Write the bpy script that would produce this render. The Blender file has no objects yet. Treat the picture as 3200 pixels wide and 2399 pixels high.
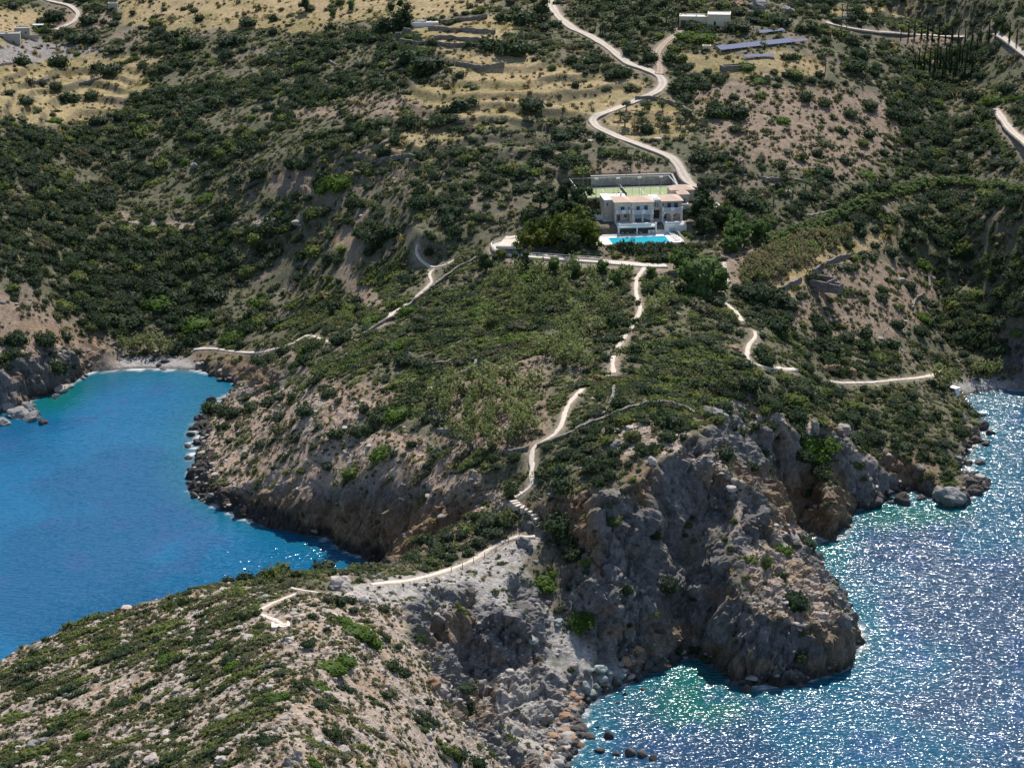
import bpy, bmesh, math, random
import numpy as np
from mathutils import Vector, Matrix
from mathutils.geometry import delaunay_2d_cdt

random.seed(7)
rng = np.random.default_rng(11)
scene = bpy.context.scene
COL = scene.collection

# ------------------------------------------------------------------ camera
CAM_H, PITCH, FPX, PW, PH = 220.0, math.radians(18.0), 4970.0, 2212.0, 1658.4
cam_d = bpy.data.cameras.new('camera')
cam_d.sensor_width = 36.0
cam_d.lens = 36.0 * FPX / PW
cam_d.clip_start, cam_d.clip_end = 1.0, 9000.0
cam = bpy.data.objects.new('camera', cam_d)
cam.location = (0, 0, CAM_H)
cam.rotation_euler = (math.radians(90 - 18.0), 0, 0)
COL.objects.link(cam)
scene.camera = cam

# ------------------------------------------------------------------ light
SUN_EL, SUN_AZ = math.radians(50), math.radians(13)      # azimuth from +Y towards +X
world = bpy.data.worlds.new('World')
scene.world = world
world.use_nodes = True
wn = world.node_tree.nodes
sky = wn.new('ShaderNodeTexSky')
sky.sky_type = 'NISHITA'
sky.sun_disc = False
sky.sun_elevation = SUN_EL
sky.sun_rotation = SUN_AZ
sky.air_density, sky.dust_density, sky.ozone_density = 1.0, 0.6, 1.5
wn['Background'].inputs['Strength'].default_value = 0.12
world.node_tree.links.new(sky.outputs[0], wn['Background'].inputs['Color'])
sun_d = bpy.data.lights.new('sun', 'SUN')
sun_d.energy = 5.0
sun_d.angle = math.radians(0.53)
sun_d.color = (1.0, 0.95, 0.87)
sun = bpy.data.objects.new('sun', sun_d)
sdir = Vector((math.sin(SUN_AZ) * math.cos(SUN_EL), math.cos(SUN_AZ) * math.cos(SUN_EL), math.sin(SUN_EL)))
sun.rotation_euler = sdir.to_track_quat('Z', 'Y').to_euler()
sun.location = (0, 400, 400)
COL.objects.link(sun)
scene.view_settings.view_transform = 'Standard'
scene.view_settings.look = 'None'
scene.view_settings.exposure = 0.22
scene.view_settings.gamma = 1.0
scene.render.engine = 'CYCLES'
scene.cycles.max_bounces = 5
scene.cycles.diffuse_bounces = 2
scene.cycles.glossy_bounces = 2
scene.cycles.transparent_max_bounces = 6
scene.cycles.use_denoising = True
scene.cycles.denoiser = 'OPENIMAGEDENOISE'
scene.cycles.denoising_input_passes = 'RGB_ALBEDO_NORMAL'
scene.cycles.denoising_prefilter = 'ACCURATE'
scene.cycles.sample_clamp_indirect = 4.0

# ------------------------------------------------------------------ helpers
CP, SP = math.cos(PITCH), math.sin(PITCH)

def ray_dir(px, py):
    """direction of the sight line through a point of the 2212 x 1658 photograph, scaled to one metre along Y"""
    px, py = np.asarray(px, float), np.asarray(py, float)
    x = (px - PW / 2) / FPX
    u = -(py - PH / 2) / FPX
    y = CP + u * SP
    z = -SP + u * CP
    return x / y, z / y

def at_z(px, py, z):
    dx, dz = ray_dir(px, py)
    D = (z - CAM_H) / dz
    return dx * D, D

def project(X, Y, Z):
    f = Y * CP - (Z - CAM_H) * SP
    u = Y * SP + (Z - CAM_H) * CP
    return PW / 2 + FPX * X / f, PH / 2 - FPX * u / f

def _hash(ix, iy, iz, seed):
    h = (ix.astype(np.uint32) * np.uint32(374761393) + iy.astype(np.uint32) * np.uint32(668265263)
         + iz.astype(np.uint32) * np.uint32(2147483647 - 12345) + np.uint32((seed * 974711 + 1013) & 0xffffffff))
    h = (h ^ (h >> np.uint32(13))) * np.uint32(1274126177)
    h = h ^ (h >> np.uint32(16))
    return (h & np.uint32(0xffff)).astype(np.float32) / 65535.0

def vnoise2(x, y, seed=0):
    x, y = np.asarray(x, np.float32), np.asarray(y, np.float32)
    x0, y0 = np.floor(x), np.floor(y)
    fx, fy = x - x0, y - y0
    ix, iy = x0.astype(np.int64).astype(np.int32), y0.astype(np.int64).astype(np.int32)
    z = np.zeros_like(ix)
    ux, uy = fx * fx * (3 - 2 * fx), fy * fy * (3 - 2 * fy)
    a, b = _hash(ix, iy, z, seed), _hash(ix + 1, iy, z, seed)
    c, d = _hash(ix, iy + 1, z, seed), _hash(ix + 1, iy + 1, z, seed)
    return (a + (b - a) * ux) * (1 - uy) + (c + (d - c) * ux) * uy

def vnoise3(x, y, z, seed=0):
    x, y, z = (np.asarray(v, np.float32) for v in (x, y, z))
    x0, y0, z0 = np.floor(x), np.floor(y), np.floor(z)
    fx, fy, fz = x - x0, y - y0, z - z0
    ix, iy, iz = (v.astype(np.int32) for v in (x0, y0, z0))
    ux, uy, uz = fx * fx * (3 - 2 * fx), fy * fy * (3 - 2 * fy), fz * fz * (3 - 2 * fz)
    def lay(k):
        a, b = _hash(ix, iy, k, seed), _hash(ix + 1, iy, k, seed)
        c, d = _hash(ix, iy + 1, k, seed), _hash(ix + 1, iy + 1, k, seed)
        return (a + (b - a) * ux) * (1 - uy) + (c + (d - c) * ux) * uy
    l0, l1 = lay(iz), lay(iz + 1)
    return l0 + (l1 - l0) * uz

def fbm2(x, y, octaves=4, seed=0):
    s, a, t = 0.0, 1.0, 0.0
    for i in range(octaves):
        s = s + a * vnoise2(x * 2.03 ** i + 17.3 * i, y * 2.03 ** i - 9.1 * i, seed + i)
        t += a
        a *= 0.5
    return s / t

def ridged3(x, y, z, octaves=4, seed=0, gain=0.5):
    s, a, t = 0.0, 1.0, 0.0
    for i in range(octaves):
        k = 2.1 ** i
        n = vnoise3(x * k + 7.7 * i, y * k - 3.3 * i, z * k + 1.9 * i, seed + i)
        s = s + a * (1 - np.abs(2 * n - 1))
        t += a
        a *= gain
    return s / t

def worley3(x, y, z, seed=0):
    """nearest and second distance to jittered cell points, and a random value of the nearest cell"""
    x0, y0, z0 = (np.floor(v).astype(np.int32) for v in (x, y, z))
    f1 = np.full(x.shape, 9.0); f2 = np.full(x.shape, 9.0); cid = np.zeros(x.shape)
    for i in (-1, 0, 1):
        for j in (-1, 0, 1):
            for k in (-1, 0, 1):
                a, b, c = x0 + i, y0 + j, z0 + k
                d = np.sqrt((a + _hash(a, b, c, seed) - x) ** 2 + (b + _hash(a, b, c, seed + 1) - y) ** 2 + (c + _hash(a, b, c, seed + 2) - z) ** 2)
                near = d < f1
                f2 = np.where(near, f1, np.minimum(f2, d))
                cid = np.where(near, _hash(a, b, c, seed + 3), cid)
                f1 = np.where(near, d, f1)
    return f1, f2, cid

def in_poly(x, y, poly):
    """even-odd test; poly is a list of (x, y)"""
    x, y = np.asarray(x), np.asarray(y)
    out = np.zeros(x.shape, bool)
    p = np.asarray(poly, float)
    bb = (x >= p[:, 0].min()) & (x <= p[:, 0].max()) & (y >= p[:, 1].min()) & (y <= p[:, 1].max())
    xs, ys = x[bb], y[bb]
    r = np.zeros(xs.shape, bool)
    n = len(p)
    for i in range(n):
        x1, y1 = p[i]
        x2, y2 = p[(i + 1) % n]
        if y1 == y2:
            continue
        c = ((ys < y1) != (ys < y2))
        r ^= c & (xs < (x2 - x1) * (ys - y1) / (y2 - y1) + x1)
    out[bb] = r
    return out

def seg_dist(x, y, pts):
    """distance from points to an open polyline"""
    best = np.full(np.shape(x), 1e9)
    for (x1, y1), (x2, y2) in zip(pts[:-1], pts[1:]):
        dx, dy = x2 - x1, y2 - y1
        L = dx * dx + dy * dy + 1e-9
        t = np.clip(((x - x1) * dx + (y - y1) * dy) / L, 0, 1)
        best = np.minimum(best, np.hypot(x - x1 - t * dx, y - y1 - t * dy))
    return best

def blur(a, n):
    """three box passes along both axes of the terrain sheet"""
    if n < 1:
        return a
    a = a.astype(np.float64)
    for ax in (0, 1):
        for _ in range(3):
            p = np.pad(a, [(n + 1, n) if k == ax else (0, 0) for k in (0, 1)], mode='edge')
            c = np.cumsum(p, axis=ax)
            if ax == 0:
                a = (c[2 * n + 1:] - c[:-2 * n - 1]) / (2 * n + 1)
            else:
                a = (c[:, 2 * n + 1:] - c[:, :-2 * n - 1]) / (2 * n + 1)
    return a

def smoothstep(e0, e1, x):
    t = np.clip((x - e0) / (e1 - e0), 0, 1)
    return t * t * (3 - 2 * t)

def link(o, parent=None):
    COL.objects.link(o)
    if parent is not None:
        o.parent = parent
    return o

def tag(o, label=None, cat=None, group=None, kind=None):
    if label: o['label'] = label
    if cat: o['category'] = cat
    if group: o['group'] = group
    if kind: o['kind'] = kind
    return o

def mesh_obj(name, verts, faces, mat, parent=None, smooth=False):
    me = bpy.data.meshes.new(name)
    me.from_pydata([tuple(v) for v in verts], [], [tuple(f) for f in faces])
    if mat is not None:
        me.materials.append(mat)
    if smooth:
        me.polygons.foreach_set('use_smooth', [True] * len(me.polygons))
    me.update()
    return link(bpy.data.objects.new(name, me), parent)

# ------------------------------------------------------------------ terrain control data (photograph points with a height in metres)
COAST_LEFT = [  # photograph points at sea level, from the left edge round the left bay
    (-60, 915), (0, 893), (52, 880), (72, 862), (98, 853), (132, 846), (150, 834), (176, 817), (190, 806), (250, 803), (330, 801), (400, 803),
    (446, 806), (478, 815), (502, 824), (524, 838), (496, 850), (452, 866), (470, 875), (426, 897), (409, 931),
    (405, 958), (409, 993), (412, 1034), (409, 1065), (440, 1086), (481, 1103), (520, 1122), (560, 1138), (600, 1141), (640, 1150),
    (700, 1166), (752, 1196), (800, 1212), (848, 1224)]
COAST_HIDDEN = [(-38, 516), (-56, 503), (-78, 489), (-98, 474), (-122, 454), (-150, 418), (-180, 360), (-200, 190)]
COAST_NEAR = [(90, 190)]
COAST_RIGHT = [(1010, 2100), (1110, 1900), (1190, 1760), (1234, 1660), (1241, 1639), (1262, 1604), (1277, 1580), (1262, 1549), (1275, 1518), (1310, 1501),
    (1344, 1484), (1379, 1467), (1413, 1453), (1447, 1436), (1485, 1416), (1530, 1426), (1560, 1450), (1582, 1472), (1623, 1487), (1692, 1487),
    (1743, 1474), (1829, 1446), (1853, 1420), (1876, 1392), (1868, 1366), (1842, 1330), (1812, 1290), (1788, 1245), (1767, 1204), (1690, 1176), (1681, 1140),
    (1710, 1140), (1743, 1153), (1770, 1166), (1798, 1176), (1832, 1161), (1841, 1125), (1838, 1104), (1858, 1100), (1901, 1090),
    (1939, 1062), (1980, 1068), (2021, 1082), (2063, 1099), (2104, 1079), (2138, 1048), (2097, 1013), (2104, 976), (2125, 948), (2142, 927), (2135, 914),
    (2103, 893), (2092, 873), (2095, 853), (2155, 845), (2212, 844), (2290, 838)]
BREAKS = [  # chains with heights; 'D' as a fourth value sets the distance instead of the height
    # top of the west cliffs of the headland
    [(455, 1040, 3.5), (520, 1062, 5), (565, 1068, 6), (606, 1076, 7.5), (650, 1062, 10), (700, 1044, 12.5), (760, 1046, 15), (830, 1052, 17.5), (900, 1062, 20), (960, 1080, 21.5),
     (1020, 1100, 22.5), (1068, 1104, 24.5), (1112, 1088, 28.5)],
    # edge of the plateau above the south coves
    [(1112, 1088, 28.5), (1150, 1112, 27.5), (1188, 1088, 30), (1240, 1062, 33), (1292, 1052, 35), (1340, 1030, 38), (1400, 1000, 39), (1462, 962, 41), (1502, 925, 41.5)],
    # crest of the rocky spur
    [(1462, 962, 41), (1540, 975, 39), (1590, 1030, 33.5), (1640, 1066, 29.5), (1668, 1120, 24.5), (1672, 1172, 20), (1710, 1205, 17.5), (1760, 1228, 17), (1800, 1270, 15), (1850, 1330, 11), (1872, 1355, 8.5)],
    # foot to brow of the spur's south face
    [(1500, 1390, 3), (1490, 1250, 15), (1500, 1120, 24.5), (1510, 1030, 31)],
    [(1590, 1462, 2.5), (1580, 1400, 7.5), (1600, 1345, 11.5), (1640, 1330, 14), (1720, 1345, 12), (1790, 1370, 9), (1845, 1385, 6.5)],
    # isthmus crest, then the foreground crest towards the camera
    [(1150, 1160, 23), (1092, 1165, 23.5), (1000, 1224, 24.5), (900, 1254, 27.5), (810, 1262, 30), (740, 1268, 33), (690, 1290, 36.5), (640, 1330, 39.5), (615, 1352, 41), (620, 1385, 43),
     (604, 1450, 46), (596, 1550, 50), (600, 1658, 54)],
    # skyline of the foreground hill against the left bay
    [(0, 1425, 14), (100, 1376, 16), (200, 1332, 18), (300, 1296, 20), (400, 1268, 22.5), (500, 1250, 26), (600, 1246, 30), (700, 1236, 31.5), (780, 1224, 29), (860, 1214, 24.5), (960, 1192, 22.5), (1040, 1170, 22)],
    # brow of the grey cliff and the gully below the foreground slope
    [(868, 1300, 31), (905, 1370, 27), (940, 1440, 23), (985, 1500, 18), (1040, 1560, 13), (1110, 1612, 7), (1180, 1668, 2)],
    [(900, 1300, 27.5), (960, 1292, 25.5), (1020, 1240, 23.5), (1090, 1225, 22)],
]
PTS = [
    # headland, west flank
    (470, 1000, 4), (500, 940, 5), (560, 900, 10), (560, 960, 10), (640, 1000, 14.5), (700, 1000, 16), (700, 950, 20.5), (700, 900, 24), (700, 850, 27), (700, 800, 28), (700, 740, 24), (620, 860, 18),
    (620, 800, 15), (560, 800, 10), (585, 845, 10), (540, 868, 6), (800, 1000, 21), (850, 940, 26.5), (900, 880, 30), (900, 1000, 24.5), (1000, 1030, 29), (1050, 950, 32.5), (1000, 850, 33.5), (900, 800, 32), (900, 700, 33.5), (850, 600, 31), (1000, 600, 37.5),
    (1000, 560, 38.5), (1080, 528, 42), (1150, 560, 42), (1060, 700, 37),
    # middle of the headland
    (1150, 1050, 31.5), (1180, 960, 36), (1250, 850, 38.5), (1330, 800, 39.5), (1370, 680, 41.5), (1390, 600, 43), (1300, 580, 42.5), (1240, 720, 39), (1130, 840, 36.5), (1250, 960, 38.5), (1350, 900, 40),
    (1450, 880, 40.5), (1480, 780, 39), (1480, 680, 40), (1500, 580, 42),
    # behind the villa
    (1300, 330, 59), (1440, 345, 57), (1200, 400, 53), (1200, 470, 48), (1250, 250, 65), (1430, 180, 70), (1340, 110, 76), (1200, 20, 84), (1550, 400, 52), (1560, 470, 46), (1380, 270, 63),
    # beach and the valley above it
    (250, 782, 1.0), (330, 778, 1.0), (420, 784, 1.0), (215, 790, 1.0), (300, 758, 2.4), (260, 760, 2.6), (400, 760, 2.6), (300, 742, 3.4), (380, 740, 3.6), (320, 700, 6), (440, 690, 7.5), (330, 640, 11.5), (200, 600, 17.5), (200, 500, 25), (200, 420, 31), (210, 330, 39), (150, 240, 48), (100, 130, 57), (100, 30, 67), (0, -40, 74),
    (500, -20, 78), (900, -20, 84), (1200, -20, 87), (1500, -20, 89), (1800, -20, 90), (2212, -20, 88), (500, 60, 71), (550, 120, 64),
    (480, 768, 5.5), (540, 780, 7.5), (500, 740, 7), (560, 720, 8), (600, 740, 9.5), (500, 650, 10), (600, 650, 12.5), (600, 250, 55), (600, 330, 48), (600, 400, 39.5), (600, 480, 31), (600, 550, 22.5), (450, 550, 20), (400, 400, 35), (400, 480, 26.5), (350, 300, 45), (350, 200, 53), (700, 600, 24.5), (760, 660, 22.5), (700, 680, 17.5),
    (900, 300, 60), (900, 200, 68), (900, 100, 77), (900, 400, 52.5), (900, 500, 45), (1100, 450, 50), (1100, 350, 58), (1100, 250, 65), (750, 300, 57), (750, 450, 40), (750, 180, 64), (750, 80, 73), (1060, 120, 76),
    # left headland
    (-20, 790, 12.5), (30, 778, 12.5), (100, 772, 10), (150, 770, 8), (180, 762, 6), (222, 758, 5.5), (60, 720, 16.5), (150, 700, 12), (60, 600, 25.5), (50, 500, 33.5), (50, 400, 41), (30, 300, 51), (10, 200, 58), (-100, 700, 20), (-150, 500, 40), (-150, 250, 62), (-200, 100, 74),
    (20, 872, 3.5), (60, 868, 2.5),
    # right hillside
    (1600, 480, 43), (1600, 600, 39.5), (1600, 700, 37.5), (1600, 800, 36.5), (1570, 880, 37), (1650, 880, 34), (1640, 950, 24), (1600, 930, 29), (1700, 900, 28), (1700, 820, 29), (1700, 950, 20), (1770, 915, 23), (1815, 935, 19), (1760, 1000, 13.5), (1700, 1030, 14), (1790, 1060, 11.5), (1740, 1110, 6), (1800, 1120, 6), (1828, 1060, 8),
    (1690, 1090, 10), (1700, 700, 31), (1700, 600, 38),
    (1800, 550, 37), (1800, 700, 25), (1800, 820, 18), (1800, 900, 16), (1850, 960, 12), (1900, 1000, 9.5), (1930, 1040, 5), (1940, 960, 10), (2000, 1000, 7), (2030, 1050, 4.5), (2062, 1075, 2.5), (2000, 900, 10), (2060, 920, 6.5), (2095, 955, 2.5), (2060, 870, 6), (1950, 830, 13), (2080, 800, 4),
    (1950, 750, 16), (1950, 650, 23), (2050, 650, 15), (2060, 740, 8), (2110, 790, 3), (2160, 825, 1.3), (2205, 815, 3), (2212, 760, 10), (2230, 700, 19), (2230, 600, 31), (2150, 710, 11), (2090, 600, 20),
    (2050, 500, 31), (2050, 400, 39), (2050, 300, 47), (2050, 200, 55), (2050, 100, 66), (2200, 300, 54), (2200, 450, 43), (2220, 180, 64), (2220, 80, 76), (1900, 450, 42), (1900, 550, 33), (1900, 300, 53), (1900, 200, 63), (1900, 100, 74), (1700, 300, 60), (1700, 400, 52), (1700, 490, 44), (1700, 200, 68), (1700, 100, 78),
    (1550, 300, 61), (1550, 200, 69), (1550, 100, 79), (2400, 400, 60), (2400, 200, 80), (2400, 600, 45),
    # south faces under the plateau
    (1120, 1230, 20), (1180, 1250, 18), (1100, 1290, 19.5), (1210, 1350, 11.5), (1110, 1340, 16.5), (1180, 1420, 8), (1230, 1510, 2), (1000, 1500, 5), (1000, 1420, 10.5), (1000, 1340, 17), (1000, 1262, 23.5), (940, 1360, 17.5), (930, 1418, 14), (1075, 1560, 2.5), (1080, 1480, 6), (1080, 1400, 11.5), (1080, 1320, 18), (1150, 1330, 14.5), (1160, 1570, 2.5), (1200, 1615, 1.6), (1240, 1590, 1.2), (1150, 1500, 5.5), (1200, 1450, 6), (1160, 1420, 9),
    (1200, 1180, 22), (1290, 1100, 33), (1280, 1170, 26), (1280, 1250, 20), (1290, 1350, 11.5), (1290, 1440, 5.2), (1400, 1080, 33), (1400, 1150, 26.5), (1400, 1250, 18.5), (1400, 1350, 10), (1400, 1425, 3), (1350, 1450, 2.5),
    (1240, 1110, 29), (1236, 1200, 20.5), (1460, 1060, 31.5), (1660, 1430, 4), (1740, 1430, 4), (1560, 1300, 14.8), (1575, 1200, 21.8), (1600, 1100, 28), (1545, 1380, 7.2), (1450, 1250, 15.5), (1450, 1150, 23),
    # foreground slopes
    (400, 1340, 28), (400, 1400, 31.5), (200, 1400, 21), (200, 1460, 25), (0, 1500, 18), (400, 1550, 38), (200, 1600, 31), (0, 1658, 26), (400, 1658, 43), (200, 1658, 35), (520, 1300, 33.5), (-300, 1560, 8),
    (720, 1370, 41), (720, 1450, 41), (720, 1560, 43), (720, 1658, 46), (800, 1330, 36), (830, 1450, 33.5), (830, 1560, 34), (830, 1658, 36), (920, 1500, 26), (940, 1600, 25), (940, 1658, 24), (1030, 1620, 16.5), (1060, 1690, 12),
]
WORLD_PTS = [(-190, 260, 3), (-120, 240, 24), (-60, 230, 48), (-36, 230, 57), (0, 230, 42), (40, 220, 18), (60, 250, 10), (70, 300, 8), (-170, 300, 8),
             (-500, 700, 45), (-500, 1000, 90), (500, 750, 55), (500, 1000, 100), (-700, 1400, 130), (0, 1250, 118), (700, 1400, 140), (-2800, 3400, 330), (0, 3400, 340), (2800, 3400, 330),
             (-2800, 1500, 130), (2800, 1500, 130), (-1500, 800, 50), (1500, 800, 50)]
# ------------------------------------------------------------------ terrain sheet
verts2, vz, edges = [], [], []
def addv(x, y, z):
    verts2.append(Vector((float(x), float(y))))
    vz.append(float(z))
    return len(verts2) - 1

coast_w = [(-3000, 600), (-420, 600)]
coast_w += [tuple(float(v) for v in at_z(px, py, 0)) for px, py in COAST_LEFT]
coast_w += COAST_HIDDEN + COAST_NEAR
coast_w += [tuple(float(v) for v in at_z(px, py, 0)) for px, py in COAST_RIGHT]
coast_w += [(330, 660), (500, 610), (3000, 600)]
LAND = coast_w + [(3000, 3600), (-3000, 3600)]
prev = None
for x, y in coast_w:
    k = addv(x, y, 0.0)
    if prev is not None:
        edges.append((prev, k))
    prev = k
known = {}
for chain in BREAKS:
    prev = None
    for px, py, z in chain:
        if (px, py, z) not in known:
            known[(px, py, z)] = addv(*at_z(px, py, z), z)
        k = known[(px, py, z)]
        if prev is not None:
            edges.append((prev, k))
        prev = k
for px, py, z in PTS:
    addv(*at_z(px, py, z), z)
for x, y, z in WORLD_PTS:
    addv(x, y, z)
ov, oe, of, orig_v, _, _ = delaunay_2d_cdt(verts2, edges, [], 0, 1e-4)
tz = []
for k, src in enumerate(orig_v):
    tz.append(vz[src[0]] if src else None)
P2 = np.array([(v.x, v.y) for v in ov])
for k, z in enumerate(tz):                       # crossings of two chains take their neighbours' heights
    if z is None:
        d = np.hypot(*(P2 - P2[k]).T)
        near = [j for j in np.argsort(d)[1:8] if tz[j] is not None][:2]
        tz[k] = sum(tz[j] for j in near) / len(near)
tz = np.array(tz)

# the sheet: rows along Y that widen with distance, columns that fan out a little
rows = [195.0]
while rows[-1] < 3550:
    d = rows[-1]
    step = 1.6 if d < 285 else 0.46 if d < 560 else 0.46 + (d - 560) / 390 * 0.75 if d < 960 else 1.4 * 1.06 ** ((len(rows) - 1))  if False else (1.3 + (d - 960) * 0.06)
    rows.append(d + step)
GY = np.array(rows)
u_in = np.linspace(-0.235, 0.235, 660)
g = 0.235 + np.cumsum(0.0007 * 1.13 ** np.arange(1, 60))
g = g[g < 2.2]
GU = np.concatenate([-g[::-1], u_in, g])
NR, NC = len(GY), len(GU)
X = GU[None, :] * (GY[:, None] + 150.0)
Y = np.repeat(GY[:, None], NC, 1)
Z = np.full((NR, NC), 0.0)
for f in of:
    a, b, c = f
    (x1, y1), (x2, y2), (x3, y3) = P2[a], P2[b], P2[c]
    r0, r1 = np.searchsorted(GY, min(y1, y2, y3)), np.searchsorted(GY, max(y1, y2, y3), side='right')
    us = [x1 / (y1 + 150), x2 / (y2 + 150), x3 / (y3 + 150)]
    c0, c1 = max(np.searchsorted(GU, min(us)) - 1, 0), np.searchsorted(GU, max(us), side='right') + 1
    if r1 <= r0 or c1 <= c0:
        continue
    xs, ys = X[r0:r1, c0:c1], Y[r0:r1, c0:c1]
    den = (y2 - y3) * (x1 - x3) + (x3 - x2) * (y1 - y3)
    if abs(den) < 1e-9:
        continue
    l1 = ((y2 - y3) * (xs - x3) + (x3 - x2) * (ys - y3)) / den
    l2 = ((y3 - y1) * (xs - x3) + (x1 - x3) * (ys - y3)) / den
    l3 = 1 - l1 - l2
    m = (l1 >= -1e-6) & (l2 >= -1e-6) & (l3 >= -1e-6)
    Z[r0:r1, c0:c1][m] = (l1 * tz[a] + l2 * tz[b] + l3 * tz[c])[m]
land = in_poly(X, Y, LAND)
soft = blur(land.astype(float), 14)
Z[~land] = (-0.5 - 9.0 * (1 - soft))[~land]
# rounding: broad where the ground is gentle, slight at the cliffs and shore
Zs = blur(Z, 2)
Zl = blur(Z, 13)
dzy = np.gradient(Zs, axis=0) / np.gradient(Y, axis=0)
dzx = np.gradient(Zs, axis=1) / np.gradient(X, axis=1)
steep = blur(smoothstep(0.45, 0.8, np.hypot(dzx, dzy)), 5)
keep = np.clip(np.maximum(steep * 1.4, 1 - smoothstep(1.5, 7, np.where(land, Zs, 0))), 0, 1)
Z = Zs * keep + Zl * (1 - keep)

def bil(A, x, y):
    """value of a sheet array at world points"""
    fy = np.interp(y, GY, np.arange(NR))
    fx = np.interp(np.asarray(x) / (np.asarray(y) + 150.0), GU, np.arange(NC))
    j = np.clip(fy.astype(int), 0, NR - 2)
    i = np.clip(fx.astype(int), 0, NC - 2)
    ty, tx = fy - j, fx - i
    return (A[j, i] * (1 - tx) + A[j, i + 1] * tx) * (1 - ty) + (A[j + 1, i] * (1 - tx) + A[j + 1, i + 1] * tx) * ty

STEPS = np.concatenate([np.arange(285, 600, 0.7), np.arange(600, 1000, 1.4), np.arange(1000, 2600, 25)])
def hit(px, py, A=None):
    """where sight lines first meet the land: x, y, z arrays"""
    A = Z if A is None else A
    px, py = np.atleast_1d(np.asarray(px, float)), np.atleast_1d(np.asarray(py, float))
    dx, dz = ray_dir(px, py)
    D = np.empty_like(px)
    for s in range(0, len(px), 4000):
        e = slice(s, s + 4000)
        ys = np.repeat(STEPS[None, :], len(px[e]), 0)
        under = (CAM_H + dz[e][:, None] * ys) <= np.maximum(bil(A, dx[e][:, None] * ys, ys), 0.0)
        k = np.argmax(under, 1)
        k = np.where(under.any(1), k, len(STEPS) - 1)
        lo, hi = STEPS[np.maximum(k - 1, 0)], STEPS[k]
        for _ in range(8):
            mid = (lo + hi) / 2
            u = (CAM_H + dz[e] * mid) <= np.maximum(bil(A, dx[e] * mid, mid), 0.0)
            hi, lo = np.where(u, mid, hi), np.where(u, lo, mid)
        D[e] = hi
    return dx * D, D, CAM_H + dz * D

def in_sight(x, y, z, lift=0.8):
    """whether the camera sees these points past the land"""
    px, py = project(x, y, z)
    ok = (px > -15) & (px < PW + 15) & (py > -15) & (py < PH + 15)
    t = np.linspace(0.35, 0.992, 110)
    s = np.zeros(len(x), bool)
    for a in range(0, len(x), 8000):
        e = slice(a, a + 8000)
        ys = y[e][:, None] * t
        zs = CAM_H + (z[e][:, None] + lift - CAM_H) * t
        s[e] = ~(bil(Z, x[e][:, None] * t, ys) > zs).any(1)
    return ok & s
# ------------------------------------------------------------------ routes (photograph points)
ROADS = {  # name: (width, points)
    'dirt_road': (3.4, [(1188, -6), (1191, 14), (1207, 38), (1241, 65), (1272, 77), (1310, 100), (1344, 127), (1361, 141), (1396, 151), (1427, 165), (1434, 182), (1420, 199), (1379, 216), (1327, 237), (1290, 250), (1276, 259), (1289, 275), (1317, 289), (1361, 306), (1413, 326), (1452, 341), (1468, 361), (1480, 386), (1494, 402), (1528, 412)]),
    'farm_track': (3.0, [(1468, 66), (1464, 74), (1440, 89), (1423, 107), (1416, 124), (1427, 141), (1424, 162)]),
    'hill_road': (2.4, [(1785, 48), (1800, 55), (1839, 64), (1891, 72), (1950, 76), (2008, 77), (2080, 84)]),
    'corner_road': (2.6, [(2150, 78), (2168, 87), (2190, 104), (2230, 132)]),
    'edge_road': (2.8, [(2150, 238), (2160, 252), (2173, 272), (2192, 294), (2230, 332)]),
    'farm_lane': (2.2, [(85, -8), (100, 2), (150, 12), (172, 30), (160, 48), (120, 66)]),
}
PATHS = {
    'footpath': (1.44, [(1394, 577), (1375, 601), (1373, 632), (1385, 670), (1375, 690), (1354, 721), (1330, 756), (1322, 776), (1325, 806)]),
    'footpath.001': (1.44, [(1258, 840), (1231, 869), (1220, 890), (1215, 914), (1200, 938), (1172, 955), (1152, 964), (1146, 989), (1152, 1013), (1143, 1029), (1155, 1044), (1135, 1060), (1112, 1080)]),
    'footpath.002': (1.37, [(1156, 1160), (1121, 1159), (1093, 1166), (1055, 1188), (1018, 1212), (973, 1230), (932, 1243), (880, 1255), (801, 1262)]),
    'footpath.003': (0.86, [(694, 1281), (653, 1275), (629, 1271)]),
    'footpath.004': (1.08, [(640, 1283), (625, 1288), (588, 1303), (551, 1324), (570, 1330), (598, 1341), (612, 1349)]),
    'footpath.005': (1.15, [(900, 530), (895, 545), (897, 555), (918, 570), (939, 580), (968, 571), (990, 556)]),
    'footpath.006': (1.15, [(939, 580), (924, 592), (935, 608), (918, 627), (877, 660), (846, 677), (844, 685), (829, 701), (808, 711)]),
    'footpath.007': (1.01, [(418, 756), (447, 752), (481, 756), (509, 761), (557, 763), (608, 751), (639, 740), (653, 727), (672, 724), (708, 739)]),
    'footpath.008': (1.22, [(1563, 567), (1567, 590), (1571, 611), (1556, 635), (1568, 656), (1592, 677), (1602, 694)]),
    'footpath.009': (1.30, [(1630, 716), (1635, 728), (1616, 745), (1612, 773), (1630, 788), (1658, 794), (1685, 797), (1719, 800)]),
    'footpath.010': (0.94, [(1795, 824), (1815, 828), (1850, 827), (1884, 827), (1932, 821), (1984, 817), (2015, 812), (2032, 800)]),
}
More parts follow.
